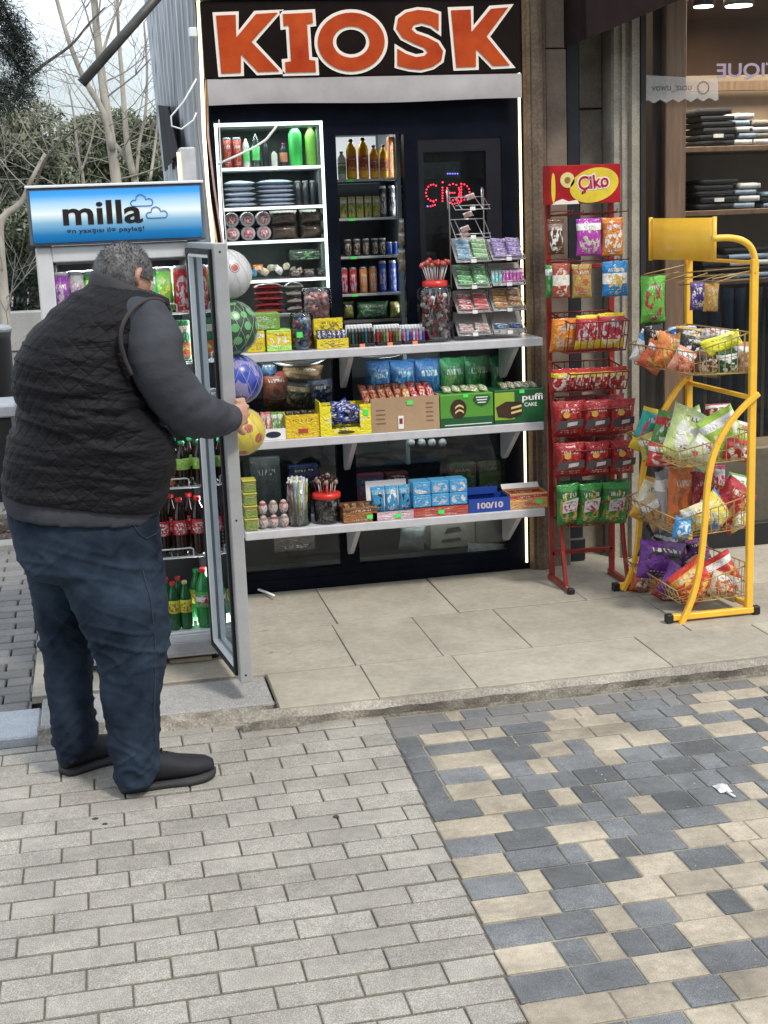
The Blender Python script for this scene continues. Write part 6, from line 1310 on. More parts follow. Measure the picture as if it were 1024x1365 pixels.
x0,x1,z1=bx(427,495,540,584,Y2-.01); T=thing('display_box','bright yellow display box with cut-out front full of blue bars on the middle shelf','box',((x0+x1)/2,6.18,Z2),g2)
ym=pk((.78,.68,.03),(.78,.66,.03),(.7,.7,.4)); w_=.22*(x1-x0); part('carton',MB().box(x0,x0+w_,Y2-.01,Y2-.006,Z2+.001,z1).box(x1-w_,x1,Y2-.01,Y2-.006,Z2+.001,z1).box(x0+w_,x1-w_,Y2-.01,Y2-.006,Z2+.001,Z2+.035).box(x0,x0+.004,Y2-.006,Y2+.12,Z2+.001,z1+.02).box(x1-.004,x1,Y2-.006,Y2+.12,Z2+.001,z1+.0).box(x0+.004,x1-.004,Y2+.116,Y2+.12,Z2+.001,z1),ym,T)
part('price_tag',MB().box(x1-.035,x1-.012,Y2-.013,Y2-.0115,Z2+.085,Z2+.112),M_tag,T); part('logo',MB().prism([((x0+x1)/2+.04*math.cos(a*.3927)-.0,Z2+.014+.007*math.sin(a*.3927)) for a in range(16)],Y2-.0125,Y2-.0112),mat('ink_brown',(.08,.05,.02),.5),T)
r=random.Random(6)
for i in range(18): pouch(V(x0+w_+.012+(x1-x0-2*w_-.02)*r.random(),Y2+.015+.05*r.random(),Z2+.055+.085*(i/18)),.085,.03,.018,pk((.03,.06,.33),(.02,.04,.22),W),'blue and white wrapped bar heaped in the yellow display box','chocolate bar','blue bars heaped in the yellow display box',(-.4,r.uniform(-.5,.5),r.uniform(-.6,.6)),i%5,'wrapped_bar')
x0,x1,z1=bx(495,586,529,581,Y2-.01); cbm=mat('cardboard',(.40,.27,.16),.75,var=.08,scale=5,bump=.15); T=tray_box(x0,x1,Z2,z1,Y2-.01,.16,cbm,'brown cardboard carton of red bars in the middle of the middle shelf',tagat=((x0+x1)/2+.022,z1-.028),group=g2)
xc=(x0+x1)/2; part('white_label',MB().box(xc-.035,xc-.010,Y2-.0125,Y2-.011,Z2+.012,Z2+.072),M_tagw,T); part('maroon_mark',MB().box(xc-.030,xc-.015,Y2-.0135,Y2-.0126,Z2+.035,Z2+.060),mat('maroon_ink',(.25,.03,.04),.5),T)
for k,(cx_,n_,ww) in enumerate(((x0+.045,4,.045),(x1-.045,5,.035))):
    for j in range(n_): part('print_line',MB().box(cx_-ww/2,cx_+ww/2*(1-.2*(j%2)),Y2-.0115,Y2-.0105,Z2+.04+j*.02,Z2+.045+j*.02),mat('faded_ink',(.22,.12,.08),.7),T)
bars(9,x0-.03,x1-.01,z1+.006,Y2+.05,[pk((.28,.04,.03),(.35,.1,.05),(.5,.35,.2))]*5+[pk((.60,.30,.03),RD,W)]*1+[pk((.50,.03,.03),(.6,.1,.05),W)]*3,'{} red bar in the {} row above the cardboard carton','chocolate bar',g2,w=.038,h=.10,t=.022,rot=(-1.0,.1,0),rows=2,dy=.05,dz=.016,sd=3)
x0,x1,z1=bx(587,658,525,572,Y2-.01); T=prod_box(x0,x1,Z2,z1,Y2-.01,.16,paint('cake_green',(.09,.30,.04),.35),'green cake box with round chocolate cake picture on the middle shelf',group=g2,tagat=(x0+.48*(x1-x0),z1-.008))
yf=Y2-.0105; part('dark_band',MB().box(x0+.001,x1-.001,yf-.001,yf,Z2+.002,Z2+.045),paint('cake_dark_green',(.015,.10,.035),.35),T)
xk=x0+.34*(x1-x0); zk=Z2+.085; disc(xk,zk,.038,.045,yf-.001,mat('cake_brown',(.05,.022,.012),.5,var=.3),'cake_picture',T); 
for j in range(2): part('cream_layer',MB().prism([(xk-.016+.04*t_,zk-.022+.022*j+.012*math.sin(t_*3.1)) for t_ in(0,.25,.5,.75,1)]+[(xk-.016+.04*t_,zk-.013+.022*j+.012*math.sin(t_*3.1)) for t_ in(1,.75,.5,.25,0)],yf-.0035,yf-.0025),paint('cream_filling',(.75,.58,.25)),T)
xs_=x0+.78*(x1-x0); part('shield_logo',MB().prism([(xs_-.042,zk+.042),(xs_-.03,zk+.058),(xs_+.03,zk+.058),(xs_+.042,zk+.042),(xs_+.03,zk+.02),(xs_,zk+.006),(xs_-.03,zk+.02)],yf-.0025,yf-.001),paint('cake_dark_green',(.015,.10,.035),.35),T)
for j in range(3): part('white_line',MB().box(xs_-.028+.004*j,xs_+.028-.004*j,yf-.0035,yf-.0026,zk+.046-.012*j,zk+.051-.012*j),M_tagw,T)
part('white_line',MB().box(x0+.02,x1-.01,yf-.002,yf-.0011,Z2+.010,Z2+.014),M_tagw,T)
x0,x1,z1=bx(659,726,519,569,Y2-.01); T=prod_box(x0,x1,Z2,z1,Y2-.01,.16,paint('cake_dark_green',(.015,.10,.035),.35),'dark green cake box with layered cake picture at the right end of the middle shelf',group=g2,tagat=(x0+.55*(x1-x0),z1-.010))
part('lime_panel',MB().box(x0+.002,x0+.40*(x1-x0),yf-.001,yf,Z2+.02,z1-.01),paint('cake_lime',(.30,.45,.05)),T)
xq=x0+.32*(x1-x0); part('cake_picture',MB().prism([(xq-.07,Z2+.08),(xq-.02,Z2+.105),(xq+.055,Z2+.10),(xq+.052,Z2+.04),(xq+.0,Z2+.025),(xq-.06,Z2+.035)],yf-.003,yf-.002),mat('cake_brown',(.05,.022,.012),.5,var=.3),T)
for j in range(2): part('cream_layer',MB().prism([(xq+.002,Z2+.045+.022*j),(xq+.052,Z2+.055+.022*j),(xq+.052,Z2+.065+.022*j),(xq+.002,Z2+.055+.022*j)],yf-.0045,yf-.0035),paint('cream_filling',(.75,.58,.25)),T)
text('puffi',.040,facM(x0+.76*(x1-x0),yf-.002,Z2+.115),M_tagw,'lettering',T,bold=.02,width=.10,ext=0); text('CAKE',.018,facM(x0+.72*(x1-x0),yf-.002,Z2+.085),M_tagw,'lettering',T,bold=.02,ext=0)
text('2 pcs',.022,facM(x0+.16*(x1-x0),yf-.003,Z2+.13),M_tagw,'lettering',T,ext=0) if False else None
for (a,b,m_,l) in((590,650,pk((.25,.35,.12),(.2,.15,.1),W),'green'),(668,715,pk((.2,.22,.1),(.3,.2,.1),W),'olive')):
    x0,x1,z1=bx(a,b,516,524,Y2+.05); bars(5,x0,x1,Z2+.168,Y2+.06,[m_],'{} '+l+' wrapped cake on top of its cake box','cake',g2,w=.05,h=.06,t=.02,rot=(-1.2,.2,0),name='wrapped_cake')
# behind glass, middle level
gb='bags behind the kiosk glass'; M_in=mat('inner_shelf',(.10,.10,.10),.6)
single('inner_shelf',MB().box(.61,1.92,6.46,6.75,Z2-.03,Z2-.01),M_in,'inner shelf behind the kiosk glass at the middle level','shelf'); single('inner_shelf',MB().box(.61,1.92,6.46,6.75,Z2-.44,Z2-.42),M_in,'inner shelf behind the kiosk glass at the lower level','shelf')
for i in range(6):
    a=487+i*33; m_=pk((.02,.10,.28),(.02,.08,.22),(.10,.25,.35)) if i<3 else pk((.02,.16,.05),(.02,.12,.04),(.15,.25,.08)); x0,x1,q,z1=fb(a,481-i*1.5,a+36,545,6.56); pouch(V((x0+x1)/2,6.56,(z1+Z2)/2),x1-x0,z1-Z2,.07,m_,f'{["leftmost","middle","rightmost"][i%3]} {"blue" if i<3 else "dark green"} crisp bag standing behind the right kiosk pane','crisp bag',gb,(0,0,.1),i%5)
for i,(a,b,c_,d,m_,l) in enumerate(((350,385,495,540,pk((.22,.03,.02),(.25,.05,.03),(.3,.12,.05)),'dark red packets stacked behind the left pane'),(378,415,510,545,pk((.03,.03,.03),(.35,.2,.08),(.3,.2,.1)),'brown and black packet behind the left pane'),(410,450,505,545,pk((.02,.025,.08),BK,(.2,.2,.3)),'navy packet behind the left pane'),(375,430,484,508,pk((.35,.20,.10),(.2,.08,.04),(.45,.3,.15)),'orange and brown packet lying high behind the left pane'),(345,370,480,505,pk((.02,.05,.10),BK,(.05,.1,.2)),'dark teal packet behind the left pane'))):
    x0,x1,q,z1=fb(a,c_,b,d,6.53); pouch(V((x0+x1)/2,6.53,(q+z1)/2),x1-x0,z1-q,.06,m_,l,'packet',gb,(.1,.15*(i%2),0),i)
single('white_arc',MB().lathe([(.02,0),(.10,.005),(.13,.022),(.132,.024),(.127,.022),(.09,.010)],(0,0,0),28,M=Matrix.Translation((PY(400,484,6.5).x,6.55,PY(400,488,6.5).z))),M_white,'white arc reflection shaped as a bowl rim just under the counter behind the left pane','bowl')  # stands in for a white arc reflection, modelled as a bowl rim
single('white_arc',MB().lathe([(.02,0),(.08,.005),(.11,.012),(.112,.014),(.10,.012)],(0,0,0),28,M=Matrix.Translation((PY(508,478,6.5).x,6.55,PY(508,478,6.5).z))),M_white,'white plate just under the counter behind the right pane','plate')
for i in range(4): p=PY(548+i*14,590,6.50); single('white_ball',MB().ball(p,.020,14,10),mat('dull_white',(.30,.30,.31),.5),f'{nth(i,4)} small white ball in the row behind the kiosk glass','ball','small white balls behind the glass',loc=p)
# ---- shelf 3
g3='goods on the lowest shelf'; Z3=ST[3]; Y3=6.12
x0,x1,z1=bx(326,343,640,713,Y3); h=(z1-Z3)/4
for i in range(4):
    T=thing('sweet_tub',f'yellow-green tub at the left end of the lowest shelf, {ORD[i]} from the bottom','tub',((x0+x1)/2,Y3+.04,Z3+h*i),g3); part('tub',MB().box(x0,x1,Y3,Y3+.08,Z3+h*i+.001,Z3+h*(i+1)-.008,.004),pk((.25,.30,.05),(.3,.2,.04),(.1,.25,.05)),T); part('lid',MB().box(x0-.002,x1+.002,Y3-.002,Y3+.082,Z3+h*(i+1)-.0078,Z3+h*(i+1),.002),paint('lid_yellow',(.55,.5,.08)),T)
for r_ in range(2):
    for c_ in range(3):
        x=PY(352+c_*14,690,Y3).x; z=Z3+.001+r_*.066; T=thing('chocolate_egg',f'{["lower","upper"][r_]} {nth(c_,3)} white and red chocolate egg on the lowest shelf','egg',(x,Y3+.03,z),g3)
        part('egg',MB().lathe([(max(.001,.0215*math.sin(math.pi*i/10)*(1-.10*math.cos(math.pi*i/10)*-1*.6)),z+.032-.032*math.cos(math.pi*i/10)) for i in range(11)],(x,Y3+.03,0),16),pk((.55,.5,.48),(.35,.05,.05) if (r_+c_)%2 else (.3,.25,.2),(.4,.2,.2),'band'),T)
T=thing('straw_jar','clear jar packed with striped candy straws on the lowest shelf','jar',(PY(401,690,Y3).x,Y3+.05,Z3),g3); x=T.location.x
r=random.Random(9); cs=[pk(W,W,(.5,.05,.1),'all',sc=16),pk((.15,.35,.5),W,W,'all',sc=14),pk((.5,.08,.08),W,W,'all',sc=14),pk((.6,.55,.1),W,(.3,.5,.1),'all',sc=14)]
for k in range(40):
    a=r.uniform(0,6.28); q=.045*math.sqrt(r.uniform(.2,1)); b=V(x+q*.8*math.cos(a),Y3+.055+q*.8*math.sin(a),Z3+.004); part('straw',MB().tube([b,b+V(r.uniform(-.02,.02),0,.19+r.uniform(0,.035))],.0055,6),cs[(k*7+k//5)%4],T)
part('jar_body',MB().lathe([(.052,Z3+.001),(.057,Z3+.01),(.057,Z3+.20)],(x,Y3+.058,0),22),M_clear,T)
dl=[mat('lolly_dark',(.05,.02,.02),.25,var=.5,scale=50),mat('lolly_cream',(.35,.27,.22),.3,var=.3,scale=50)]
T,x,Yc,r_,zt=jar(421,457,664,704,Y3,Z3,'jar of dark lollipops with a red spiked lid on the lowest shelf',None,dl,70,.010,group=g3,name='lollipop_jar')
part('stand_lid',MB().lathe([(r_*.98,zt-.010),(r_*1.06,zt-.006),(r_*1.06,zt+.014),(r_*.8,zt+.018)],(x,Yc,0),24),rl,T)
for i in range(20):
    a=i*2.4; q=r_*.75*math.sqrt((i+.5)/20); b=V(x+q*math.cos(a),Yc+q*math.sin(a),zt+.012); e=V(x+q*1.25*math.cos(a),Yc+q*1.25*math.sin(a),zt+.055+.045*(1-q/r_)); T2=part('lollipop',MB().ball(e,.0115,9,6),dl[0 if i%3 else 1],T); part('stick',MB().tube([b,e],.0018,5),rl if i%2 else M_tagw,T2)
x0,x1,z1=bx(458,503,676,702,Y3-.005); T=tray_box(x0,x1,Z3,z1,Y3-.005,.13,pk((.28,.11,.03),(.10,.03,.01),(.3,.14,.04),'band'),'brown orange box with green price tag on the lowest shelf',tagat=(x1-.035,Z3+.024),group=g3)
bars(4,x0+.01,x1-.01,z1-.01,Y3+.05,[pk((.10,.04,.02),(.2,.08,.03),TN)],'{} brown bar in the brown orange box','chocolate bar',g3,w=.035,h=.09,t=.015,rot=(-1.3,0,0))
x0,x1,z1=bx(497,552,683,698,Y3-.005); T=tray_box(x0,x1,Z3,z1+.005,Y3-.005,.13,pk((.60,.38,.45),(.6,.4,.45),W),'pink tray box of blue pouches with green price tag on the lowest shelf',tagat=(x0+.62*(x1-x0),Z3+.018),flap=.12,group=g3)
for i in range(3): xx=x0+(x1-x0)*(i+.5)/3; pouch(V(xx,Y3+.03,Z3+.095),(x1-x0)/3*.98,.12,.03,pk((.04,.26,.50),(.15,.4,.6),W if i==1 else BK,sc=5),f'{nth(i,3)} blue pouch in the pink tray box','pouch',g3,(-.1,0,.08*(i-1)),i,'pouch')
x0,x1,z1=bx(551,624,641,691,Y3-.005); w3=(x1-x0)/3
for r_ in range(2):
    for i in range(3):
        zA=Z3+.045+r_*(z1-Z3-.045)/2; zB=zA+(z1-Z3-.045)/2-.001; prod_box(x0+w3*i+.001,x0+w3*(i+1)-.001,zA,zB,Y3,.10,pk((.06,.32,.62),(.10,.38,.66),(.60,.62,.66) if i!=1 else (.5,.5,.6),'all',sc=5),f'{["lower","upper"][r_]} {nth(i,3)} light blue box in the stack of six on the lowest shelf','box',group=g3)
T=tray_box(x0,x1,Z3,Z3+.044,Y3-.006,.12,pk((.42,.06,.04),(.40,.05,.04),(.5,.15,.1)),'red tray under the stack of light blue boxes',tagat=((x0+x1)/2,Z3+.02),group=g3)
x0,x1,z1=bx(625,680,664,690,Y3-.005); T=tray_box(x0,x1,Z3,z1,Y3-.005,.13,paint('royal_blue_card',(.015,.06,.33),.4),'royal blue open box lettered 100/10 on the lowest shelf',group=g3)
text('100/10',.030,facM((x0+x1)/2+.004,Y3-.0075,(Z3+z1)/2),mat('pale_pink_ink',(.62,.50,.58),.4),'lettering',T,bold=.04,width=.125,ext=0)
part('flap',MB().box(x0,x1-.03,Y3+.10,Y3+.104,z1,z1+.035),paint('royal_blue_card',(.015,.06,.33),.4),T)
x0,x1,z1=bx(679,730,657,684,Y3-.005); T=tray_box(x0+.004,x1,Z3,z1,Y3-.005,.13,pk((.62,.33,.12),(.40,.04,.03),(.55,.15,.1),'band'),'orange and red open box at the right end of the lowest shelf',tagat=(x1-.04,Z3+.032),flap=.02,group=g3)
# below / behind lower panes
def bgbox(a,b,c_,d,Y,m,l): x0,x1,q,z1=fb(a,c_,b,d,Y); return prod_box(x0,x1,q,z1,Y,.15,m,l,'carton',group='cartons behind the lower panes',name='carton')
single('inner_shelf',MB().box(.61,1.92,6.46,6.75,.10,.115),M_in,'inner floor board behind the lowest kiosk panes','shelf')
cbg=mat('carton_grey',(.30,.27,.23),.8,var=.1); T=bgbox(574,634,696,730,6.50,cbg,'pale carton with dark print behind the lower right pane'); xm,zm=T.location.x,T.location.z
part('print',MB().prism([(xm-.045,zm+.075),(xm+.045,zm+.085),(xm+.03,zm+.105),(xm-.03,zm+.1)],6.498,6.4992).prism([(xm-.06,zm+.03),(xm+.04,zm+.035),(xm+.04,zm+.048),(xm-.06,zm+.045)],6.498,6.4992),mat('ink_black',(.04,.035,.03),.6),T)
bgbox(634,676,692,724,6.51,cbg,'second pale carton beside the printed one behind the lower right pane')
cl2=mat('plastic_wrap',(.32,.33,.33),.25,var=.3,scale=10,bump=.5,bscale=18)
for a,b,c_,d,l in((533,568,700,735,'crumpled clear plastic bag behind the lower right pane, left'),(622,672,724,758,'crumpled clear plastic bag on the floor behind the lower right pane')):
    x0,x1,q,z1=fb(a,c_,b,d,6.49); pouch(V((x0+x1)/2,6.50,(q+z1)/2),x1-x0,z1-q,.07,cl2,l,'plastic bag','plastic bags behind the lower panes',(.2,.1,0),3,'plastic_bag')
x0,x1,q,z1=fb(480,745,620,772,6.49); single('dark_sack',MB().loft([[V(x0+(x1-x0)*t,6.52+.04*math.cos(a),q+(z1-q)*.5+(z1-q)*.5*math.sin(a)*(1+.3*math.sin(t*9))*math.sin(math.pi*min(.98,max(.02,t)))**.5) for a in [2*math.pi*k/12 for k in range(12)]] for t in[i/14 for i in range(15)]]),mat('dull_sack',(.06,.065,.07),.6,bump=.5,bscale=15),'dark sack lying behind the bottom of the right pane','sack')
for i,(a,b,c_,d,m_,l) in enumerate(((476,512,632,672,pk((.25,.05,.10),(.05,.15,.25),(.1,.2,.3)),'pink and blue printed box behind the right pane'),(515,545,630,650,pk((.2,.03,.03),BK,W),'dark red packet behind the right pane'),(600,635,618,655,pk((.10,.16,.07),(.2,.05,.03),(.2,.25,.1)),'dull green printed packet behind the right pane, left'),(640,668,616,652,pk((.12,.20,.07),(.2,.05,.03),(.2,.25,.1)),'dull green printed packet behind the right pane, right'),(385,425,620,650,pk((.01,.03,.12),BK,BK),'dark blue packet behind the left pane at the lower level'),(335,375,610,690,pk((.10,.11,.11),(.08,.09,.09),(.12,.13,.13)),'grey paper sheet behind the left pane'),(365,420,700,735,pk((.10,.07,.06),(.12,.08,.06),(.15,.1,.1)),'brown packet behind the bottom left pane'))):
    x0,x1,q,z1=fb(a,c_,b,d,6.56); prod_box(x0,x1,q,z1,6.56,.05,m_,l,'packet',group='packets behind the lower panes',name='packet')
# ---- drinks cooler seen through the doorway
CO=thing('drinks_cooler','grey drinks cooler inside the kiosk seen through the doorway, full of bottles','fridge',(1.33,6.9,.6)); YC=6.62
cx0,cx1=1.15,1.47
part('cabinet',MB().box(cx0-.02,cx0,YC,YC+.45,.6,2.25).box(cx1+.001,cx1+.02,YC,YC+.45,.6,2.25).box(cx0,cx1,YC+.42,YC+.45,.6,2.25),mat('cooler_grey',(.16,.19,.20),.5,var=.1),CO)
part('light_panel',MB().box(cx0+.01,cx1-.01,YC+.41,YC+.418,PY(492,238,YC+.4).z,2.2),mat('cooler_light',(.6,.63,.65),.5,emit=(.7,.75,.8),es=.35,var=0),CO)
CZ=[PY(492,p_,YC).z for p_ in(238,290,341,391)]
for z in CZ: 
    q=part('shelf',MB().box(cx0,cx1,YC,YC+.40,z-.012,z,.002),mat('cooler_shelf',(.34,.37,.38),.4),CO); part('edge_tag',MB().box(cx0+.08,cx0+.11,YC-.003,YC-.001,z-.012,z),M_tag,q)
gk='drinks in the cooler behind the doorway'
def kx(px,py): return PY(px,py,YC+.03).x
oj=mat('orange_juice',(.80,.42,.02),.12,var=.15); ogl=pk((.5,.12,.02),(.6,.2,.03),(.12,.04,.02),'base')
for i,(px,h_,r_) in enumerate(((469,.185,.025),(485,.19,.025),(499,.155,.021),(512,.155,.021))): bottle(kx(px,215),YC+.04,CZ[0],h_,r_,oj,bcap,ogl,f'{nth(i,4)} orange juice bottle on the top cooler shelf',gk,style='slim')
bottle(kx(456,215),YC+.04,CZ[0],.13,.02,pgr,gcap,pk((.1,.3,.1),W,RD),'green-capped bottle at the left of the top cooler shelf',gk,style='slim')
for i,px in enumerate((524,534)): carton(kx(px,210),YC+.03,CZ[0],.036,.19,.05,pk((.50,.18,.04),(.45,.15,.04),(.1,.3,.2)),f'{["left","right"][i]} tall orange carton on the top cooler shelf',gk)
for i,px in enumerate((458,469,480,491,502)): carton(kx(px,275),YC+.03,CZ[1],.034,.10,.04,pk((.30,.28,.06),(.35,.36,.33),(.03,.15,.04),'band',sc=5),f'{nth(i,5)} pineapple juice carton on the second cooler shelf',gk)
for i,px in enumerate((511,523,533)): can(kx(px,270),YC+.04,CZ[1],.145,.0185,pk((.025,.03,.035),BK,(.35,.35,.38)),f'{nth(i,3)} slim black can on the second cooler shelf',gk)
for i,px in enumerate((464,476,488,500,510)): can(kx(px,328),YC+.04,CZ[2],.08,.019,pk((.03,.03,.03),BK,(.35,.28,.2)),f'{nth(i,5)} short black can on the third cooler shelf',gk)
for i,px in enumerate((519,529)): can(kx(px,328),YC+.04,CZ[2],.06,.017,paint('navy_tin',(.01,.04,.2)),f'{["left","right"][i]} short navy can on the third cooler shelf',gk)
for i,(px,m_,l) in enumerate(((459,(.28,.02,.04),'crimson'),(471,(.32,.02,.03),'crimson'),(485,(.50,.20,.04),'orange'),(498,(.48,.18,.04),'orange'),(511,(.02,.05,.30),'blue'),(524,(.02,.05,.30),'blue'),(537,(.02,.05,.28),'blue'))): can(kx(px,373),YC+.04,CZ[3],.125 if i<4 else .15,.019,pk(m_,m_,(.35,.35,.45),'mid'),f'{nth(i,7)} can on the lowest cooler shelf, {l}',gk)
for i,(a,b,m_,l) in enumerate(((458,472,pk((.18,.2,.05),BK,(.3,.3,.1)),'olive packet'),(476,518,pk((.04,.14,.06),(.1,.2,.1),(.2,.3,.2)),'dark green packet'),(520,545,pk((.25,.22,.06),(.3,.2,.05),(.2,.3,.1)),'yellow packet'))):
    x0,x1,q,z1=fb(a,402,b,424,YC+.03); pouch(V((x0+x1)/2,YC+.04,(q+z1)/2),x1-x0,z1-q,.04,m_,l+' at the bottom of the cooler behind the doorway','packet',gk,(.1,0,0),i)
single('cooler_base_shelf',MB().box(cx0,cx1,YC,YC+.4,PY(500,426,YC).z-.012,PY(500,426,YC).z),M_in,'dark bottom shelf inside the cooler behind the doorway','shelf')
mb=MB()
for i,(px,py) in enumerate(((538,300),(537,318),(536,340),(538,352))): p=PY(px,py,6.50); pouch(p,.045,.06,.03,pk((.40,.33,.24),W,(.3,.2,.12)),f'{["topmost","second","third","lowest"][i]} pale snack packet hanging at the right side of the doorway','packet','packets hanging in the doorway',(0,.1,0),i)
area('cooler_lamp',(1.31,YC+.10,2.20),.25,.04,.9,(.9,.95,1)); area('cooler_lamp',(cx1-.005,YC+.02,1.75),.8,.015,.35,(.9,.95,1),(0,R_(90),0))
area('kiosk_lamp',(1.3,6.9,2.55),.5,.3,2.2,(.9,.95,1))
for z_,e_ in((1.15,.8),(.80,.5),(.40,.45)):  # unseen fill lights added to brighten the goods behind the panes
    for x_ in(.86,1.55): area('pane_fill',(x_,6.44+.012,z_),.45,.02,e_,(.92,1,.97),(R_(35),0,0))
# ================================================================ LITTER, STREET AND TREES
p=PZ(967,1056,0); r=random.Random(1)
mb=MB(); vs=[]
for i in range(9):
    for j in range(9):
        u,v_=i/8-.5,j/8-.5; q=max(0,1-(u*u+v_*v_)*3.2); vs.append((p.x+u*.042+.006*noise.noise(V(i,j,1)),p.y+.02+v_*.06,.004+.02*q*(.6+noise.noise(V(i*.8,j*.8,3)))))
mb.add(vs,[(i*9+j,i*9+9+j,i*9+10+j,i*9+j+1) for i in range(8) for j in range(8)],True).tube([(p.x,p.y-.01,.006),(p.x+.008,p.y-.05,.005)],.004,6)
single('crumpled_tissue',mb,mat('white_paper',(.68,.68,.67),.85,bump=.5,bscale=50),'crumpled white tissue lying on the patterned pavers at the right','tissue')
mb=MB(); 
for (x,y,z) in((385,870,ZP),(400,862,ZP),(372,868,ZP),(410,856,ZP),(360,838,ZP),(380,828,ZP),(352,846,ZP),(395,880,ZP),(375,820,ZP),(405,868,ZP)):
    a=PZ(x,y,z+.0015)
    for k in range(3):
        b=a+V(r.uniform(-.05,.05),r.uniform(-.03,.03),0); c=b+V(r.uniform(-.06,.06),r.uniform(-.02,.02),0); w_=V(0,.003,0); mb.quad(b-w_,c-w_*.3,c+w_*.3,b+w_)
o=struct('white_scuffs',mb,mat('chalky_scuff',(.50,.49,.46),.9,var=.3,scale=90))
single('dark_spots',MB().lathe([(.010,.0),(.009,.0012)],PZ(140,1099,0)+V(0,0,.001),10).lathe([(.012,0),(.010,.0012)],PZ(127,1092,0)+V(0,0,.001),10).lathe([(.010,0),(.009,.0012)],PZ(448,1089,0)+V(0,0,.001),10),mat('old_gum',(.05,.045,.04),.8),'flattened dark chewing gum spots on the grey pavers','gum',kind='stuff')
rr=random.Random(77); mb=MB()
for i in range(420):
    x,y=rr.uniform(-.6,2.4),rr.uniform(2.4,4.75); s=rr.uniform(.0012,.004); a=rr.random()*3
    mb.add([(x+s*math.cos(a+k*2.09),y+s*math.sin(a+k*2.09),.0005) for k in range(3)]+[(x,y,s*.9)],[(0,1,3),(1,2,3),(2,0,3)])
single('grit',mb,mat('pale_grit',(.42,.40,.36),.9,island=.5),'fine pale grit scattered over the street pavers','grit',kind='stuff',loc=(.9,3.5,0))
# stone bench with black litter bin at the left edge
T=thing('park_bench','dark bench with pale stone top at the left edge beyond the pavement','bench',(-.95,9.6,.0)); 
a=PY(-80,545,9.6);b=PY(22,545,9.6)
part('seat',MB().box(a.x-.8,b.x,9.4,9.9,b.z-.03,b.z+.05,.01),M_gran2,T); part('base',MB().box(a.x-.8,b.x-.03,9.42,9.88,.02,b.z-.03,.01),M_black,T)
T=thing('litter_bin','black litter bin at the far left behind the man','bin',(-.9,9.8,0)); q=PY(-28,450,10.0); part('bin_body',MB().lathe([(.17,0),(.19,.05),(.20,q.z-.05),(.21,q.z)],(q.x,10.2,.02),20),M_black,T); part('rim',MB().lathe([(.21,q.z+.0),(.22,q.z+.02),(.20,q.z+.04)],(q.x,10.2,.02),20),M_steel,T)
M_barkp=mat('plane_bark',(.50,.47,.41),.85,var=.3,scale=3,stretch=(1,1,.35),col2=(.14,.12,.09),bump=.4,bscale=14); M_barkd=mat('dark_bark',(.07,.06,.05),.9,var=.3,bump=.5,bscale=12); M_twig=mat('twig_bark',(.30,.275,.235),.9)
def branchy(T,p,d,l,r0,depth,rnd,mbs,spread=.6,droop=0):
    mb=mbs[0] if depth>=2 else mbs[1]; pts=[p]; n=4
    for i in range(n): d=(d+V(rnd.gauss(0,.13),rnd.gauss(0,.13),rnd.gauss(0,.07)+.04-droop)).normalized(); pts.append(pts[-1]+d*l/n)
    mb.tube(pts,[r0*(1-.11*i) for i in range(n+1)],7 if depth>=2 else 4,False)
    if depth==0: return
    for k in range(3 if depth>1 else 4):
        q=pts[rnd.randint(2,n)]; a=V(rnd.gauss(0,1),rnd.gauss(0,1)*.7,rnd.gauss(0,.5)); a=(a-d*a.dot(d)).normalized(); branchy(T,q,(d+a*rnd.uniform(spread*.6,spread*1.5)).normalized(),l*rnd.uniform(.55,.8),r0*.52,depth-1,rnd,mbs,spread,droop)
def px_tree(lab,spec,Y,depth,seed,m,tw=True,name='bare_tree'):
    """spec: list of limbs as (pixel path, start radius, end radius) on the plane at distance Y"""
    rnd=random.Random(seed); base=PY(*spec[0][0][0],Y); T=thing(name,lab,'tree',(base.x,Y,0)); tr,tg,lf=MB(),MB(),MB()
    for path,ra,rb in spec:
        P=[PY(x,y,Y+(i*.015)) for i,(x,y) in enumerate(smooth(path,3))]; n=len(P); tr.tube(P,[ra+(rb-ra)*i/(n-1) for i in range(n)],10)
        for i in range(2,n):
            for _ in range(1):
                if rnd.random()<.48: d=V(rnd.gauss(0,1),rnd.gauss(0,.6),abs(rnd.gauss(.5,.6))).normalized(); branchy(T,P[i],d,rnd.uniform(.5,1.1)*Y/16,max(.005,min(.011,rb*.4)),depth,rnd,(tg,tg),.7)
    part('trunk',tr,m,T); part('crown',tg,M_twig,T); return T
px_tree('tall pale plane tree rising straight behind the fridge header',[([(163,330),(155,240),(146,175),(137,110),(130,50),(124,-20),(120,-60)],.066,.031),([(150,200),(138,150),(112,105),(92,55),(76,0),(66,-40)],.039,.017),([(134,80),(150,30),(170,-20)],.020,.008)],16,2,11,M_barkp)
px_tree('forked pale tree between the plane tree and the kiosk side',[([(186,330),(181,245),(172,215),(160,200),(152,190)],.051,.020),([(178,235),(170,195),(166,150),(162,95),(158,40),(156,-30)],.043,.015),([(182,235),(186,190),(194,150),(196,90),(192,30)],.023,.011),([(200,240),(206,200),(210,150),(205,90)],.020,.011)],17,2,12,M_barkp)
px_tree('pale mottled tree trunk at the far left edge of the street',[([(4,560),(8,470),(6,400),(0,320),(4,290),(28,270),(42,240),(60,205)],.062,.015)],13.8,1,13,M_barkp)
px_tree('thin leaning bare tree behind the fridge header at the left',[([(40,330),(45,260),(60,215),(80,190),(110,165)],.020,.008),([(30,110),(60,85),(95,60),(120,30),(140,10)],.020,.008)],15,2,14,M_barkd)
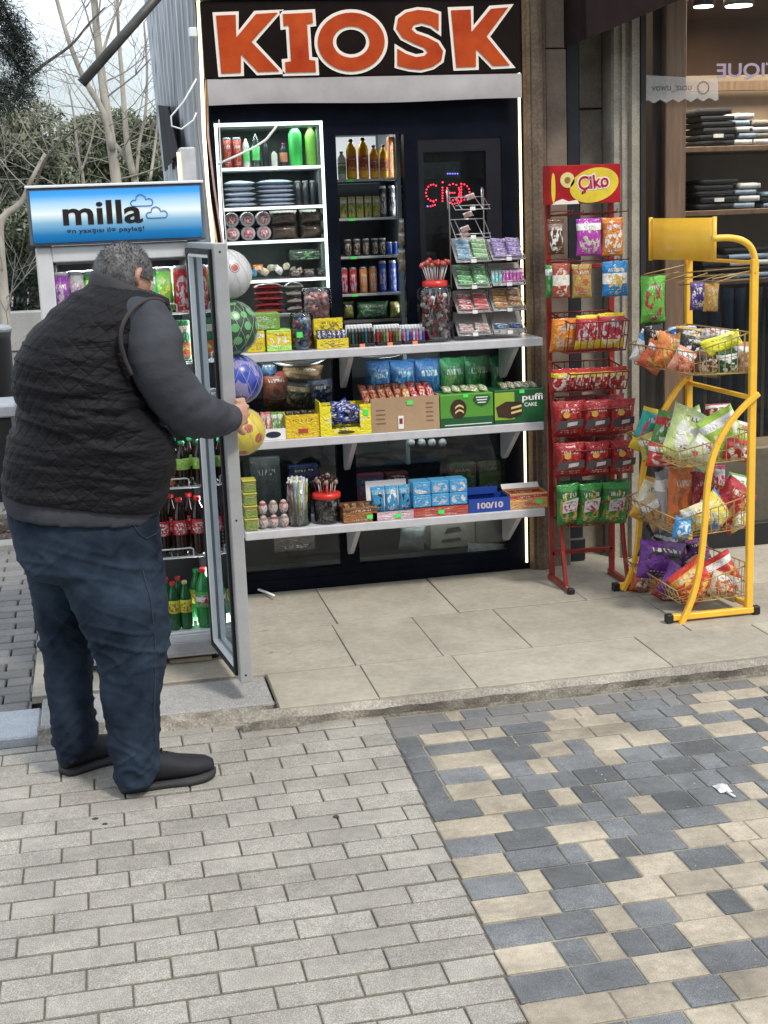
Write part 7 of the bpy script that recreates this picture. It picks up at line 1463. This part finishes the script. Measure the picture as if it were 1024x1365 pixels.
px_tree('bare grey tree behind the others near the kiosk',[([(110,340),(112,250),(104,205),(98,150),(90,110)],.031,.008),([(108,230),(120,195),(128,160)],.016,.006)],20,2,15,M_twig)
def leafmass(T,c,rx,ry,rz,n,s,rnd,holes=.0,lob=7):
    lobes=[(V(rnd.uniform(-.6,.6)*rx,rnd.uniform(-.6,.6)*ry,rnd.uniform(-.7,.75)*rz),rnd.uniform(.28,.5)) for _ in range(lob)]
    P=[]
    for i in range(n):
        l,k=lobes[rnd.randrange(lob)]; q=V(rnd.gauss(0,1),rnd.gauss(0,1),rnd.gauss(0,1)); q.normalize(); q*=rnd.random()**.35*k; p=c+l+V(q.x*rx,q.y*ry,q.z*rz)
        P.append(p)
    a=np.array([p[:] for p in P]); rs=np.random.RandomState(rnd.randrange(9999)); m=len(a)
    d1=rs.normal(size=(m,3)); d1/=np.linalg.norm(d1,axis=1)[:,None]; d2=rs.normal(size=(m,3)); d2-=d1*(d1*d2).sum(1)[:,None]; d2/=np.linalg.norm(d2,axis=1)[:,None]
    sz=s*rs.uniform(.5,1.4,(m,1)); vs=np.concatenate([a-d1*sz,a+d2*sz*.32,a+d1*sz,a-d2*sz*.32],1).reshape(-1,3)
    mb=MB(); mb.v=[tuple(v) for v in vs]; mb.f=[[4*i,4*i+1,4*i+2,4*i+3] for i in range(m)]; mb.sm=[False]*m; mb.mi=[0]*m; return mb
M_lf=[mat('evergreen_leaf',(.14,.17,.095),.7,island=.55),mat('dark_needle',(.022,.036,.026),.7,island=.5),mat('grey_green_leaf',(.19,.215,.145),.7,island=.5)]
rnd=random.Random(21)
def crown(lab,px,py,hwx,hhy,Y,n,s,m,basey=None,name='evergreen_tree',cat='tree'):
    c=PY(px,py,Y); k=Y/1850; rx,rz=hwx*k*1.05,hhy*k*.9; T=thing(name,lab,cat,(c.x,Y,-.05)); 
    part('trunk',MB().tube([(c.x,Y,-.05),(c.x+.1,Y,c.z*.5),(c.x,Y,c.z+rz*.5)],[.16,.12,.04],8),M_barkd,T); mb=leafmass(T,c,rx,rx*.8,rz,n,s,rnd,lob=14); o=part('crown',mb,m,T); return T
crown('broad grey-green evergreen behind the bare trees at the left',30,235,75,85,24,20000,.055,M_lf[2])
crown('dense evergreen rising behind the fridge header',110,225,70,75,27,20000,.06,M_lf[0])
crown('evergreen tree close to the kiosk side',205,215,48,90,25,18000,.055,M_lf[0])
crown('dark evergreen low behind the header at the left edge',15,330,60,75,26,20000,.055,M_lf[0])
crown('mid-height evergreen behind the plane tree trunk',160,260,60,60,29,15000,.06,M_lf[2])
crown('dark evergreen in the gap left of the kiosk side',235,300,40,80,24,12000,.055,M_lf[1])
crown('far evergreen beyond the left edge of the street',-70,240,70,110,28,15000,.06,M_lf[0])
# dark conifer branches hanging in at the upper left
c=PY(-40,60,9); T=thing('conifer_tree','dark conifer with drooping needles reaching in at the upper left corner','tree',(c.x-.6,9,0)); part('trunk',MB().tube([(c.x-.7,9,-.05),(c.x-.65,9,2),(c.x-.6,9,5)],[.16,.13,.07],9),M_barkd,T)
br,nd_=MB(),MB(); r=random.Random(31)
for (pth) in ([(-60,20),(-20,40),(10,70),(38,105)],[(-60,-30),(-10,-10),(15,30),(25,60)],[(-60,80),(-20,95),(10,115),(30,125)],[(-60,110),(-20,125),(0,135)],[(-60,-10),(-20,10),(20,40),(35,85)]):
    P=[PY(x,y,9+.05*i) for i,(x,y) in enumerate(smooth(pth,5))]; br.tube(P,[.016-.011*i/len(P) for i in range(len(P))],5)
    for i,p_ in enumerate(P[2:]):
        for _ in range(150):
            d=V(r.gauss(.2,.7),r.gauss(0,.7),r.gauss(-.5,.5)).normalized(); q=p_+V(r.gauss(0,.05),r.gauss(0,.05),r.gauss(-.02,.045)); s=V(r.gauss(0,1),r.gauss(0,1),r.gauss(0,1)).normalized()*.0030; e=q+d*r.uniform(.03,.07); nd_.add([q-s,q+s,e+s*.3,e-s*.3],[(0,1,2,3)])
part('branches',br,M_barkd,T); o=part('needles',nd_,M_lf[1],T)
# low far wall and white parked van glimpsed at the left
q0,q1=PY(-40,420,22),PY(40,420,22)
T=thing('stone_planter','low pale stone planter wall far behind at the left','wall',(q0.x,22,0)); part('wall',MB().box(q0.x-6,-.2,22,22.3,-.05,.55,.02),M_gran,T)
single('hedge',leafmass(None,V(-2.2,23,.6),4.5,.6,.7,9000,.07,random.Random(5),lob=18),M_lf[1],'dark clipped hedge behind the far planter wall','hedge')
VN=thing('parked_van','white van parked far behind the left tree trunk','van',(PY(36,420,30).x,30,0)); x=PY(36,440,30).x
part('body',MB().prism([(x-1.2,.35),(x+1.6,.35),(x+1.6,1.0),(x+1.35,1.5),(x+1.0,1.85),(x-1.2,1.9)],30,31.8),mat('van_white',(.55,.56,.58),.3,coat=.5,var=.04),VN); part('window',MB().prism([(x+.35,1.1),(x+1.25,1.1),(x+1.05,1.7),(x+.35,1.72)],29.99,29.998),M_black,VN)
for dx in(-.6,1.0): part('wheel',MB().lathe([(.30,-.09),(.33,-.07),(.33,.07),(.30,.09)],(0,0,0),20,M=Matrix.Translation((x+dx,30.05,.28))@Matrix.Rotation(R_(90),4,'X')),M_black,VN)

# unseen building added behind the camera to cut frontal fill and darken the glass
OB=thing('added_shade_building','plain stone building added out of view to shade the kiosk front','building',(1,-11,0))
mb=MB().box(-13,15,-13,-11,0,8.2); part('wall',mb,mat('shade_building_wall',(.30,.27,.23),.8,var=.15,scale=.6),OB)
for i in range(9):
    for j in range(2): x=-11.5+i*3; part('window',MB().box(x,x+1.3,-10.995,-10.95,1.2+j*3.4,3.2+j*3.4),mat('shade_building_window',(.03,.035,.04),.15),OB)
